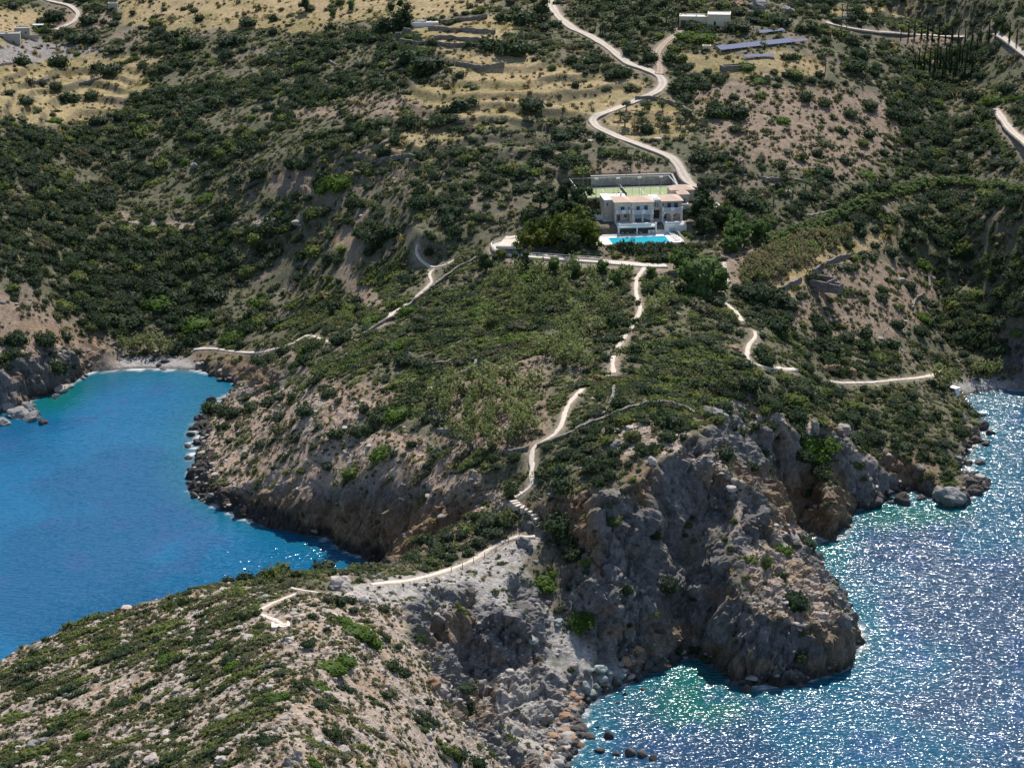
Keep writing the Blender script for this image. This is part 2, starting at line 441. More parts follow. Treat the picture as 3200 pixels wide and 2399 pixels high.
TRAILS = [  # worn bare earth, painted on the ground
    (1.6, [(629, 752), (639, 787), (670, 800), (701, 824), (726, 833), (812, 831), (846, 838), (877, 859)]),
    (2.2, [(0, 632), (20, 649), (33, 663), (28, 697), (17, 721)]),
    (1.5, [(60, 724), (80, 745), (75, 768)]),
    (3.0, [(740, 500), (775, 545), (735, 580), (770, 615), (800, 645), (828, 668)]),
    (1.6, [(1260, 790), (1250, 830)]), (1.8, [(1180, 735), (1165, 770), (1060, 810), (1010, 830)]),
    (1.4, [(1325, 800), (1345, 740), (1380, 700)]), (2.4, [(590, 395), (650, 398), (700, 425), (640, 372)]),
    (1.3, [(155, 728), (170, 748), (165, 770)]), (2.0, [(1575, 560), (1600, 590), (1610, 620)]),
]
def dens(pts, n):
    """points resampled evenly and rounded along a chain"""
    p = np.asarray(pts, float)
    s = np.concatenate([[0], np.cumsum(np.hypot(*np.diff(p, axis=0).T))])
    q = np.linspace(0, s[-1], n)
    out = np.stack([np.interp(q, s, p[:, k]) for k in range(p.shape[1])], 1)
    for _ in range(2):
        out[1:-1] = out[1:-1] * 0.5 + 0.25 * (out[:-2] + out[2:])
    return out

def chain_world(pts, step=1.2):
    p = np.asarray(pts, float)
    L = np.hypot(*np.diff(p, axis=0).T).sum()
    q = dens(p, max(4, int(L / 5)))
    x, y, _ = hit(q[:, 0], q[:, 1])
    w = np.stack([x, y], 1)
    s = np.hypot(*np.diff(w, axis=0).T).sum()
    return dens(w, max(4, int(s / step)))

# ------------------------------------------------------------------ villa frame and level pads
VA = math.radians(8)
VEX, VEY = np.array([math.cos(VA), math.sin(VA)]), np.array([-math.sin(VA), math.cos(VA)])
VO = np.array([float(v) for v in at_z(1386, 526, 44.0)])
def vloc(x, y):
    dx, dy = np.asarray(x) - VO[0], np.asarray(y) - VO[1]
    return dx * VEX[0] + dy * VEX[1], dx * VEY[0] + dy * VEY[1]
def vworld(lx, ly, z=0.0):
    p = VO + VEX * lx + VEY * ly
    return (float(p[0]), float(p[1]), z)
LX, LY = vloc(X, Y)
def pad(x0, x1, y0, y1, z, soft=3.0):
    d = np.maximum(np.maximum(x0 - LX, LX - x1), np.maximum(y0 - LY, LY - y1))
    k = 1 - smoothstep(0, soft, d)
    Z[:] = Z * (1 - k) + z * k
    return k
pads = pad(-17, 19.5, 30.5, 47.0, 50.9, 2.5)
pads = np.maximum(pads, pad(-11, 20, 11.5, 30.0, 46.25, 2.0))
pads = np.maximum(pads, pad(17.5, 27, 22, 36, 49.8, 2.5))
pads = np.maximum(pads, pad(-14.5, 15.5, -0.8, 11.5, 43.6, 2.5))

# cultivation terraces: treads and risers cut into the fields
TERRACED = [[(-20, 150), (205, 140), (300, 150), (262, 236), (190, 268), (60, 278), (-20, 246)], [(860, 110), (1170, 140), (1400, 190), (1290, 250), (1270, 330), (1100, 370), (800, 400), (640, 440), (600, 380), (760, 300), (860, 220)], [(1790, -10), (2100, -10), (2060, 60), (1830, 44)], [(1330, 220), (1490, 220), (1500, 270), (1330, 296)]]
_px, _py = project(X, Y, Z)
tm = np.zeros(Z.shape, bool)
for p in TERRACED:
    tm |= in_poly(_px, _py, p)
tm = blur((tm & (Y < 1100)).astype(float), 4) * (1 - pads)
_q = Z / 2.9 + (fbm2(X / 45, Y / 45, 3, 701) - 0.5) * 2.6
_fr = _q - np.floor(_q)
_step = (np.floor(_q) + smoothstep(0.62, 0.98, _fr) - _q ) * 2.9
Z += tm * _step * 0.8
riser = tm * smoothstep(0.34, 0.55, fbm2(X / 26, Y / 26, 3, 703)) * smoothstep(0.60, 0.72, _fr) * smoothstep(1.0, 0.90, _fr)

route_w = {}
worn = np.zeros_like(Z)
near_xy = (Y < 1000)
def near_route(w, half, fade):
    """mask of the sheet around a chain of world points"""
    lo, hi = w.min(0) - half - fade, w.max(0) + half + fade
    r0, r1 = np.searchsorted(GY, lo[1]), np.searchsorted(GY, hi[1])
    out = np.zeros_like(Z)
    sub = (slice(r0, r1), slice(None))
    m = (X[sub] > lo[0]) & (X[sub] < hi[0])
    d = seg_dist(X[sub][m], Y[sub][m], w)
    t = out[sub]
    t[m] = 1 - smoothstep(half, half + fade, d)
    out[sub] = t
    return out
route_mask = np.zeros_like(Z)
for nm, (wd, pts) in list(ROADS.items()) + list(PATHS.items()):
    w = chain_world(pts)
    route_w[nm] = (wd, w)
    route_mask = np.maximum(route_mask, near_route(w, wd * 0.6, 1.2))
DRIVE = [(1440, 575), (1400, 574), (1385, 573), (1300, 566), (1240, 562), (1180, 557), (1120, 553), (1080, 545), (1068, 534), (1085, 524), (1130, 517)]
drive_w = chain_world(DRIVE)
route_mask = np.maximum(route_mask, near_route(drive_w, 2.6, 1.5))
route_mask = np.maximum(route_mask, near_route(drive_w - np.array([0, 3.0]), 2.2, 1.0))
for wd, pts in TRAILS:
    worn = np.maximum(worn, near_route(chain_world(pts), wd * 0.4, wd * 0.6 + 0.4))
calm = np.maximum(pads, route_mask)

# ------------------------------------------------------------------ where things are in the photograph
PX, PY = project(X, Y, Z)
inview = (PX > -250) & (PX < PW + 250) & (PY > -200) & (PY < PH + 250) & (Y < 1150)
WX = PX + (fbm2(X / 14, Y / 14, 3, 5) - 0.5) * 70
WY = PY + (fbm2(X / 14, Y / 14, 3, 9) - 0.5) * 34
ZONES = {
    'gold': [
        [(-20, 96), (90, 102), (205, 128), (345, 122), (310, 190), (262, 236), (190, 268), (60, 278), (-20, 246)],
        [(-20, 18), (92, 30), (86, 78), (-20, 100)],
        [(262, -10), (1010, -10), (1078, 14), (1000, 26), (905, 46), (880, 54), (770, 44), (690, 58), (590, 70), (470, 66), (300, 62), (262, 50)],
        [(885, 52), (1092, 36), (1092, 86), (1062, 96), (900, 92)],
        [(950, 106), (1150, 128), (1168, 150), (1215, 150), (1390, 178), (1398, 206), (1290, 244), (1150, 248), (1075, 268), (1010, 252), (970, 236), (870, 222), (870, 196), (985, 170), (975, 146)],
        [(780, 330), (850, 296), (1000, 276), (1010, 300), (900, 330), (800, 352)],
        [(1475, 108), (1760, 118), (1770, 158), (1620, 170), (1490, 150)],
        [(1790, 22), (2000, 14), (1990, 32), (1800, 38)],
        [(1320, 225), (1480, 215), (1500, 262), (1470, 288), (1340, 296), (1306, 270)],
        [(1650, 620), (1800, 540), (1930, 492), (1945, 506), (1800, 575), (1690, 640)],
        [(740, 505), (760, 498), (786, 545), (775, 570), (752, 545)],
    ],
    'bare': [
        [(-20, 92), (110, 100), (208, 104), (200, 118), (60, 130), (-20, 140)],
        [(110, 12), (260, 20), (250, 62), (110, 75)],
        [(570, 380), (700, 352), (690, 372), (640, 400), (720, 430), (700, 440), (580, 410)],
        [(820, 210), (1000, 235), (1050, 258), (900, 262), (560, 255), (560, 244)],
        [(10, 660), (60, 640), (120, 690), (240, 735), (230, 765), (20, 770), (-20, 740), (-20, 660)],
        [(1560, 540), (1610, 520), (1640, 620), (1590, 640)],
        [(1700, 570), (2000, 560), (2030, 640), (1960, 720), (1850, 740), (1700, 690), (1640, 640)],
        [(1480, 170), (1900, 200), (1960, 330), (1800, 390), (1560, 330), (1500, 250)],
        [(1010, 780), (1190, 770), (1180, 960), (960, 975), (920, 930), (960, 860)],
        [(690, 810), (830, 825), (890, 870), (760, 860)],
        [(1930, 64), (2080, 80), (2070, 112), (1960, 108)],
        [(1290, 350), (1440, 352), (1440, 380), (1290, 380)],
    ],
    'pale': [  # broken pinkish limestone
        [(400, 930), (450, 870), (560, 830), (690, 840), (840, 870), (760, 920), (900, 950), (1020, 1010), (1120, 1090), (1020, 1110), (830, 1056), (640, 1066), (560, 1075), (430, 1060)],
        [(-40, 1440), (200, 1340), (480, 1268), (620, 1300), (860, 1300), (900, 1400), (1000, 1500), (1200, 1700), (1200, 1800), (-60, 1800)],
        [(1300, 900), (1500, 905), (1500, 960), (1420, 1000), (1330, 985)],
        [(1560, 860), (1720, 890), (1800, 950), (1740, 1110), (1690, 1000), (1580, 920)],
        [(1720, 930), (1990, 1010), (1960, 1060), (1860, 1100), (1760, 1100)],
        [(240, 470), (640, 470), (630, 490), (260, 500)],
        [(0, 745), (230, 755), (180, 775), (0, 775)],
        [(1450, 960), (1560, 980), (1680, 1170), (1780, 1230), (1880, 1380), (1620, 1340), (1590, 1200)],
    ],
    'chalk': [  # grey white scree of the isthmus
        [(680, 1290), (800, 1256), (1000, 1220), (1130, 1160), (1170, 1165), (1120, 1230), (1180, 1330), (1330, 1440), (1280, 1500), (1262, 1560), (1240, 1640), (1130, 1640), (1000, 1510), (940, 1440), (900, 1350), (880, 1310), (780, 1300)],
    ],
    'rust': [
        [(1110, 1086), (1290, 1050), (1300, 1120), (1292, 1250), (1270, 1270), (1245, 1180), (1180, 1130)],
        [(520, 1062), (1040, 1090), (1100, 1130), (900, 1220), (740, 1200), (560, 1140)],
        [(380, 760), (560, 775), (620, 800), (600, 850), (500, 825), (440, 795)],
        [(170, 755), (260, 748), (255, 790), (180, 830)],
        [(1880, 985), (2020, 970), (2060, 1030), (1940, 1060)],
        [(1360, 990), (1440, 1010), (1380, 1100), (1330, 1080)],
        [(1640, 1060), (1690, 1050), (1700, 1160), (1660, 1160)],
        [(1660, 1040), (1840, 1000), (1840, 1160), (1740, 1150)],
        [(0, 690), (240, 720), (250, 756), (0, 740)],
    ],
    'pebble': [
        [(176, 812), (186, 790), (232, 768), (330, 765), (420, 770), (450, 800), (450, 812)],
        [(2060, 820), (2130, 808), (2220, 830), (2220, 850), (2080, 856)],
        [(1230, 1500), (1320, 1440), (1470, 1400), (1490, 1420), (1330, 1500), (1280, 1600), (1200, 1700), (1140, 1660), (1200, 1600)],
        [(1670, 1140), (1720, 1140), (1800, 1180), (1770, 1200), (1690, 1175)],
    ],
    'scrub': [
        [(560, 690), (800, 560), (1040, 540), (1300, 570), (1560, 560), (1620, 720), (1840, 830), (1990, 800), (2080, 830), (2030, 930), (1850, 920), (1620, 880), (1480, 900), (1300, 890), (1180, 930), (1170, 1060), (1390, 1010), (1440, 960), (1350, 1000), (1180, 1090), (1000, 1030), (880, 960), (700, 830)],
        [(-30, 240), (200, 270), (330, 190), (560, 70), (880, 60), (870, 200), (980, 240), (700, 340), (700, 480), (560, 690), (430, 740), (250, 730), (60, 620), (-30, 560)],
        [(1150, 960), (1230, 930), (1440, 960), (1300, 1040), (1130, 1060)],
    ],
}
PAL = {'soil': (0.225, 0.178, 0.132), 'gold': (0.40, 0.300, 0.160), 'bare': (0.285, 0.212, 0.155), 'pale': (0.45, 0.355, 0.285), 'chalk': (0.43, 0.395, 0.36),
       'rust': (0.265, 0.175, 0.105), 'pebble': (0.46, 0.425, 0.40), 'scrub': (0.142, 0.136, 0.082), 'rock': (0.185, 0.174, 0.168), 'wet': (0.060, 0.052, 0.046)}
zone = {}
for k, polys in ZONES.items():
    m = np.zeros(Z.shape, bool)
    for p in polys:
        m |= in_poly(WX, WY, p)
    zone[k] = blur((m & inview).astype(float), 1)

# ------------------------------------------------------------------ relief
dzy = np.gradient(Z, axis=0) / np.gradient(Y, axis=0)
dzx = np.gradient(Z, axis=1) / np.gradient(X, axis=1)
slope = np.hypot(dzx, dzy)
nl = np.sqrt(1 + slope ** 2)
NX, NY, NZ = -dzx / nl, -dzy / nl, 1 / nl
rough = fbm2(X / 11, Y / 11, 3, 31)
crag = smoothstep(0.55, 0.95, slope + (rough - 0.5) * 0.5) * inview
shore = smoothstep(3.2, 1.2, Z + (rough - 0.5) * 4.0) * land * (1 - zone['pebble']) * inview
crag = np.maximum(crag, shore * 0.85)
crag = np.maximum(crag, in_poly(WX, WY, [(405, 930), (440, 930), (470, 1000), (480, 1060), (560, 1090), (560, 1140), (430, 1085), (405, 1060)]) * 0.8)
rubble = np.maximum(zone['pale'], zone['chalk'] * 0.6) * smoothstep(0.40, 0.62, fbm2(X / 4.5, Y / 4.5, 3, 41))
CLIFFS = [[(-60, 768), (190, 752), (262, 748), (262, 800), (192, 812), (100, 875), (0, 930), (-60, 930)],
          [(375, 752), (560, 772), (640, 800), (610, 850), (480, 885), (440, 806)],
          [(395, 925), (445, 925), (470, 990), (500, 1055), (620, 1066), (830, 1040), (960, 1072), (1110, 1085), (1165, 1165), (1000, 1225), (830, 1245), (395, 1110)],
          [(1110, 1085), (1292, 1040), (1400, 985), (1462, 945), (1510, 890), (1600, 870), (1650, 885), (1700, 960), (1740, 900), (1830, 925), (1850, 1030), (1900, 985), (2040, 980), (2080, 900), (2170, 890), (2170, 1120), (1900, 1110), (1920, 1520), (1560, 1510), (1480, 1435), (1260, 1560), (1250, 1720), (1130, 1700), (960, 1500), (868, 1310), (1000, 1245), (1150, 1168)],
          [(2150, 812), (2180, 740), (2260, 720), (2260, 850)], [(1380, 0), (1830, -30), (1880, 20), (1800, 22), (1700, 12)]]
cm = np.zeros(Z.shape, bool)
for p in CLIFFS:
    cm |= in_poly(WX, WY, p)
crag *= blur(cm.astype(float), 2)
crag = np.maximum(crag, in_poly(WX, WY, [(1640, 1180), (1760, 1225), (1870, 1345), (1850, 1420), (1740, 1400), (1600, 1370), (1590, 1290)]) * 0.7)
crag = np.maximum(crag, in_poly(WX, WY, [(990, 1330), (1080, 1300), (1130, 1380), (1200, 1480), (1275, 1555), (1280, 1600), (1190, 1630), (1040, 1540), (960, 1440)]) * 0.85)
crag = crag * (1 - calm) * (1 - zone['pebble'])
crag_v = blur(crag, 1)[inview]
xs, ys, zs = X[inview], Y[inview], Z[inview]
c2 = 0.5 * (xs + ys)
big = ridged3(xs / 10, ys / 10, zs / 20, 3, 51) - 0.55
mid = 0.45 - ridged3(xs / 4.6, ys / 4.6, zs / 6.5, 3, 61, 0.42)
fin = 0.5 - ridged3(xs / 1.3, ys / 1.3, zs / 1.3, 2, 71)
band = np.sin((zs * 0.85 - ys * 0.35 + xs * 0.45 + 5.0 * vnoise3(xs / 9, ys / 9, zs / 9, 81)) * 2.6)
strat = zone['chalk'][inview] * crag_v
disp = crag_v * (big * 5.0 + mid * 2.0 + fin * 0.4)
ck = crag_v > 0.02
wx_, wy_, wz_ = xs[ck], ys[ck], zs[ck]
jx_, jy_ = (vnoise3(wx_ / 2.5, wy_ / 2.5, wz_ / 2.5, 171) - 0.5) * 1.6, (vnoise3(wx_ / 2.5, wy_ / 2.5, wz_ / 2.5, 173) - 0.5) * 1.6
a1, a2, ci = worley3((wx_ + jx_) / 4.2, (wy_ + jy_) / 4.2, (wz_ + jx_) / 6.5, 181)
b1, b2, cj = worley3((wx_ + jx_) / 1.7, (wy_ + jy_) / 1.7, (wz_ + jy_) / 2.2, 191)
disp[ck] += crag_v[ck] * ((ci - 0.5) * 2.4 - (a2 - a1 < 0.10) * 0.7 + (cj - 0.5) * 0.9 - (b2 - b1 < 0.10) * 0.25)
disp += strat * band * 0.22
rub_v = rubble[inview] * (1 - calm[inview])
disp += rub_v * ((ridged3(xs / 1.5, ys / 1.5, zs / 1.5, 2, 91) - 0.5) * 1.15 + (vnoise2(xs / 0.75, ys / 0.75, 95) - 0.4) * 0.35)
gen = (fbm2(xs / 6, ys / 6, 3, 97) - 0.5) * 1.3 + (fbm2(xs / 1.3, ys / 1.3, 2, 99) - 0.5) * 0.35
lim = np.clip(zs / 4, 0.1, 1)
disp += gen * (1 - calm[inview]) * lim * (1 - 0.6 * zone['pebble'][inview])
disp *= np.where(land[inview], 1, 0.35)
XF, YF, ZF = X.copy(), Y.copy(), Z.copy()
XF[inview] += NX[inview] * disp * (crag_v > 0.02)
YF[inview] += NY[inview] * disp * (crag_v > 0.02)
ZF[inview] += np.where(crag_v > 0.02, NZ[inview], 1.0) * disp
ZF[~land] = np.minimum(ZF[~land], 0.9)

# ------------------------------------------------------------------ colour of the ground itself
A3 = np.empty(Z.shape + (3,))
A3[:] = PAL['soil']
def paint(c, m):
    c = np.asarray(PAL[c] if isinstance(c, str) else c)
    A3[:] = A3 * (1 - m[..., None]) + c * m[..., None]
patch = fbm2(X / 7, Y / 7, 4, 101)
patch2 = fbm2(X / 2.4, Y / 2.4, 3, 111)
paint('scrub', 0.85 * smoothstep(0.33, 0.52, patch))
paint((0.115, 0.118, 0.066), 0.6 * smoothstep(0.5, 0.62, fbm2(X / 17, Y / 17, 4, 105)))
paint('scrub', zone['scrub'] * smoothstep(0.30, 0.55, patch + 0.1))
paint('bare', zone['bare'] * smoothstep(0.2, 0.5, patch + 0.12))
paint('gold', zone['gold'] * smoothstep(0.20, 0.48, patch + 0.12))
paint((0.26, 0.215, 0.085), zone['gold'] * smoothstep(0.50, 0.66, fbm2(X / 16, Y / 9, 3, 121)) * 0.8)
paint((0.30, 0.245, 0.12), zone['gold'] * smoothstep(0.52, 0.62, fbm2(X / 22, Y / 5, 3, 125)) * 0.7)
paint((0.095, 0.088, 0.058), riser * 0.85 * smoothstep(0.3, 0.5, patch2 + 0.12))
paint('pale', zone['pale'] * smoothstep(0.28, 0.52, patch2 + 0.1))
paint((0.36, 0.245, 0.145), zone['pale'] * smoothstep(0.52, 0.68, fbm2(X / 5, Y / 5, 3, 131)) * 0.7)
WARM = in_poly(WX, WY, ZONES['pale'][0]) * zone['pale']
paint((0.40, 0.275, 0.195), WARM * 0.65)
paint((0.47, 0.385, 0.315), rubble * smoothstep(0.50, 0.62, vnoise2(X / 1.2, Y / 1.2, 133)) * 0.8)
paint('chalk', zone['chalk'] * smoothstep(0.2, 0.45, patch2 + 0.1))
paint((0.27, 0.245, 0.235), blur(in_poly(WX, WY, [(-20, 90), (110, 98), (212, 102), (205, 120), (60, 132), (-20, 142)]).astype(float), 1))
paint('pebble', zone['pebble'])
cliffy = blur(crag, 1) * np.clip(1.3 * smoothstep(0.4, 0.7, slope) + shore, 0, 1)
paint('rock', cliffy * 0.92)
bed = vnoise2((Z * 0.9 + X * 0.35 - Y * 0.25 + 3 * fbm2(X / 9, Y / 9, 2, 143)) / 1.1, (X - Z) / 16, 145)
paint((0.105, 0.098, 0.094), cliffy * smoothstep(0.55, 0.8, bed) * 0.55)
paint((0.27, 0.25, 0.235), cliffy * smoothstep(0.50, 0.70, fbm2(X / 3 + Z / 4, Y / 3 - Z / 6, 3, 141)) * 0.75)
paint('rust', cliffy * np.clip(zone['rust'] * 0.9 + 0.7 * smoothstep(0.56, 0.70, fbm2(X / 12 + 5, Z / 7 + Y / 20, 3, 151)), 0, 1))
paint('rust', zone['rust'] * (1 - cliffy) * 0.6)
paint('wet', land * smoothstep(2.6, 1.0, ZF + (rough - 0.5) * 2.5) * (1 - zone['pebble'] * 0.8) * 0.92)
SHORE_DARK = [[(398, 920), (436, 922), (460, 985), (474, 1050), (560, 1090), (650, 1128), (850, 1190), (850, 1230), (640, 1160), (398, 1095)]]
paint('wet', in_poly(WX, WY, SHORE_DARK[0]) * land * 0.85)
paint((0.20, 0.18, 0.17), zone['pebble'] * smoothstep(0.55, 0.25, ZF))
paint('bare', worn * 0.9)
paint((0.40, 0.31, 0.24), route_mask * 0.55)
paint((0.10, 0.10, 0.07), (~land) * 1.0)
rockiness = np.clip(np.maximum(np.maximum(crag, rubble), zone['pale'] * 0.4 + zone['chalk'] * 0.5), 0, 1)
A3 = np.clip(A3, 0.02, 0.9)

def attr_color(me, name, arr):
    a = me.attributes.new(name, 'FLOAT_COLOR', 'POINT')
    a.data.foreach_set('color', np.concatenate([arr, np.ones((len(arr), 1))], 1).astype(np.float32).ravel())

def sheet_mesh(name, x, y, z, keep_face=None):
    nr, nc = x.shape
    idx = np.arange(nr * nc).reshape(nr, nc)
    f = np.stack([idx[:-1, :-1], idx[:-1, 1:], idx[1:, 1:], idx[1:, :-1]], -1).reshape(-1, 4)
    v = np.stack([x, y, z], -1).reshape(-1, 3)
    used = None
    if keep_face is not None:
        f = f[keep_face.ravel()]
        used = np.unique(f)
        remap = np.full(len(v), -1)
        remap[used] = np.arange(len(used))
        f, v = remap[f], v[used]
    me = bpy.data.meshes.new(name)
    me.vertices.add(len(v))
    me.vertices.foreach_set('co', v.astype(np.float32).ravel())
    me.loops.add(f.size)
    me.loops.foreach_set('vertex_index', f.astype(np.int32).ravel())
    me.polygons.add(len(f))
    me.polygons.foreach_set('loop_start', np.arange(0, f.size, 4, dtype=np.int32))
    me.polygons.foreach_set('loop_total', np.full(len(f), 4, np.int32))
    me.polygons.foreach_set('use_smooth', np.ones(len(f), bool))
    me.update(calc_edges=True)
    return me, used

# ------------------------------------------------------------------ materials
def new_mat(name):
    m = bpy.data.materials.new(name)
    m.use_nodes = True
    nt = m.node_tree
    b = nt.nodes['Principled BSDF']
    return m, nt, b

def nd(nt, kind, **kw):
    n = nt.nodes.new(kind)
    for k, v in kw.items():
        if k.startswith('i_'):
            n.inputs[k[2:].replace('_', ' ')].default_value = v
        else:
            setattr(n, k, v)
    return n

def ramp(nt, stops):
    r = nt.nodes.new('ShaderNodeValToRGB')
    el = r.color_ramp.elements
    while len(el) < len(stops):
        el.new(0.5)
    for e, (p, c) in zip(el, stops):
        e.position = p
        e.color = (c, c, c, 1) if isinstance(c, (int, float)) else tuple(c) + (1,)
    return r

def mixc(nt, mode, fac, a, b):
    n = nt.nodes.new('ShaderNodeMix')
    n.data_type = 'RGBA'
    n.blend_type = mode
    for s, v in ((n.inputs[0], fac), (n.inputs[6], a), (n.inputs[7], b)):
        if hasattr(v, 'is_output'):
            nt.links.new(v, s)
        else:
            s.default_value = v if not isinstance(v, tuple) or len(v) == 4 else v + (1,)
    return n.outputs[2]

ter_m, nt, b = new_mat('terrain_ground')
L = nt.links.new
alb = nd(nt, 'ShaderNodeAttribute', attribute_name='albedo')
rk = nd(nt, 'ShaderNodeAttribute', attribute_name='rockiness')
geo = nd(nt, 'ShaderNodeNewGeometry')
n1 = nd(nt, 'ShaderNodeTexNoise', i_Scale=0.9, i_Detail=6.0, i_Roughness=0.65)
n2 = nd(nt, 'ShaderNodeTexNoise', i_Scale=4.0, i_Detail=4.0, i_Roughness=0.7)
vo = nd(nt, 'ShaderNodeTexVoronoi', i_Scale=1.1, feature='DISTANCE_TO_EDGE')
for n in (n1, n2, vo):
    L(geo.outputs['Position'], n.inputs['Vector'])
r1 = ramp(nt, [(0.25, 0.48), (0.75, 1.5)])
r2 = ramp(nt, [(0.25, 0.55), (0.75, 1.45)])
L(n1.outputs[0], r1.inputs[0]); L(n2.outputs[0], r2.inputs[0])
c = mixc(nt, 'MULTIPLY', 1.0, alb.outputs['Color'], r1.outputs[0])
c = mixc(nt, 'MULTIPLY', 1.0, c, r2.outputs[0])
L(c, b.inputs['Base Color'])
b.inputs['Roughness'].default_value = 0.92
b.inputs['Specular IOR Level'].default_value = 0.2
crk = ramp(nt, [(0.0, 0.0), (0.16, 1.0)])
L(vo.outputs['Distance'], crk.inputs[0])
m1 = nd(nt, 'ShaderNodeMath', operation='MULTIPLY'); L(crk.outputs[0], m1.inputs[0]); L(rk.outputs['Fac'], m1.inputs[1])
m1b = nd(nt, 'ShaderNodeMath', operation='MULTIPLY', ); L(m1.outputs[0], m1b.inputs[0]); m1b.inputs[1].default_value = 0.35
m2 = nd(nt, 'ShaderNodeMath', operation='ADD'); L(m1b.outputs[0], m2.inputs[0]); L(n1.outputs[0], m2.inputs[1])
m3 = nd(nt, 'ShaderNodeMath', operation='ADD'); L(m2.outputs[0], m3.inputs[0]); L(n2.outputs[0], m3.inputs[1])
bp = nd(nt, 'ShaderNodeBump', i_Strength=0.75, i_Distance=0.55)
L(m3.outputs[0], bp.inputs['Height']); L(bp.outputs[0], b.inputs['Normal'])

deep = land | (blur(land.astype(float), 6) > 0.02)
kf = deep[:-1, :-1] | deep[1:, 1:]
me, used = sheet_mesh('terrain', XF, YF, ZF, kf)
cf = np.maximum(crag, rubble * 0.9)
cf = (0.25 * (cf[:-1, :-1] + cf[1:, :-1] + cf[:-1, 1:] + cf[1:, 1:])).ravel()[kf.ravel()]
me.polygons.foreach_set('use_smooth', cf < 0.35)      # broken rock keeps its facets
attr_color(me, 'albedo', A3.reshape(-1, 3)[used])
a = me.attributes.new('rockiness', 'FLOAT', 'POINT')
a.data.foreach_set('value', rockiness.reshape(-1)[used].astype(np.float32))
me.materials.append(ter_m)
terrain = link(bpy.data.objects.new('terrain', me))
tag(terrain, 'dry rocky headland and hillsides falling to the sea in cliffs', kind='structure')

def ground(x, y):
    """point on the finished ground"""
    return bil(XF, x, y), bil(YF, x, y), bil(ZF, x, y)

# ------------------------------------------------------------------ sea
wy = [150.0]
while wy[-1] < 720:
    wy.append(wy[-1] + (1.5 if wy[-1] > 380 else 6))
wy = np.array(wy)
wx = np.concatenate([[-3000, -900, -420], np.linspace(-230, 260, 300), [450, 900, 3000]])
SX, SY = np.meshgrid(wx, wy)
lm = bil(blur(land.astype(float), 4), SX, SY)
lm2 = bil(blur(land.astype(float), 18), SX, SY)
SPX, SPY = project(SX, SY, SX * 0)
left_bay = (SX < np.interp(SY, [150, 430, 480, 700], [-120, -60, 10, 60]))
deepc = np.where(left_bay[..., None], np.array([0.000, 0.078, 0.180]), np.array([0.018, 0.062, 0.125]))
brt = np.where(left_bay[..., None], np.array([0.000, 0.104, 0.225]), np.array([0.012, 0.092, 0.165]))
sp = smoothstep(0.42, 0.58, fbm2(SX / 34, SY / 46, 3, 201))
WC = deepc * (1 - sp[..., None]) + brt * sp[..., None]
GREENS = [[(1440, 1430), (1520, 1420), (1610, 1490), (1660, 1520), (1500, 1580), (1400, 1540)], [(1690, 1170), (1800, 1160), (1800, 1230), (1720, 1210)], [(60, 860), (150, 830), (200, 812), (170, 870), (90, 905)], [(1850, 1095), (2080, 1085), (2100, 1120), (1900, 1150)]]
gm = np.zeros(SX.shape)
for p in GREENS:
    gm = np.maximum(gm, in_poly(SPX, SPY, p))
gm = blur(gm, 2)
edge = smoothstep(0.02, 0.45, lm2)
WC = WC * (1 - 0.55 * edge[..., None]) + np.array([0.010, 0.12, 0.16]) * 0.55 * edge[..., None]
WC = WC * (1 - 0.85 * gm[..., None]) + np.array([0.003, 0.115, 0.095]) * 0.85 * gm[..., None]
weed = smoothstep(0.60, 0.68, fbm2(SX / 9, SY / 14, 3, 211)) * (1 - edge)
WC = WC * (1 - 0.45 * weed[..., None]) + np.array([0.020, 0.07, 0.19]) * 0.45 * weed[..., None]
shal = smoothstep(0.30, 0.62, lm)
WC = WC * (1 - 0.6 * shal[..., None]) + np.array([0.10, 0.13, 0.11]) * 0.6 * shal[..., None]
foam = smoothstep(0.40, 0.60, lm) * smoothstep(0.47, 0.60, fbm2(SX / 2.2, SY / 2.2, 3, 221))
me, _ = sheet_mesh('sea', SX, SY, SX * 0)
attr_color(me, 'depth_colour', WC.reshape(-1, 3))
a = me.attributes.new('foam', 'FLOAT', 'POINT'); a.data.foreach_set('value', (foam * 0.8).astype(np.float32).ravel())
calmw = np.where(left_bay, 0.36, 1.75)
calmw[in_poly(SPX, SPY, [(60, 1400), (250, 1300), (480, 1190), (600, 1140), (760, 1180), (860, 1230), (740, 1260), (500, 1310), (260, 1440)])] = 1.25
calmw[in_poly(SPX, SPY, [(396, 920), (412, 920), (418, 1080), (396, 1080)])] = 1.2
calmw = blur(calmw, 5) * (0.70 + 0.4 * fbm2(SX / 60, SY / 60, 2, 231) + 0.35 * fbm2(SX / 26, SY / 9, 2, 233))
a = me.attributes.new('waves', 'FLOAT', 'POINT'); a.data.foreach_set('value', calmw.astype(np.float32).ravel())
sea_m, nt, b = new_mat('sea_water')
L = nt.links.new
dc = nd(nt, 'ShaderNodeAttribute', attribute_name='depth_colour')
fo = nd(nt, 'ShaderNodeAttribute', attribute_name='foam')
wv = nd(nt, 'ShaderNodeAttribute', attribute_name='waves')
geo = nd(nt, 'ShaderNodeNewGeometry')
mp = nd(nt, 'ShaderNodeMapping'); mp.inputs['Rotation'].default_value = (0, 0, math.radians(25)); mp.inputs['Scale'].default_value = (0.42, 1.0, 1.0)
L(geo.outputs['Position'], mp.inputs['Vector'])
w1 = nd(nt, 'ShaderNodeTexNoise', i_Scale=0.16, i_Detail=2.0)
w2 = nd(nt, 'ShaderNodeTexNoise', i_Scale=1.02, i_Detail=1.6, i_Roughness=0.5)
for n in (w1, w2):
    L(mp.outputs[0], n.inputs['Vector'])
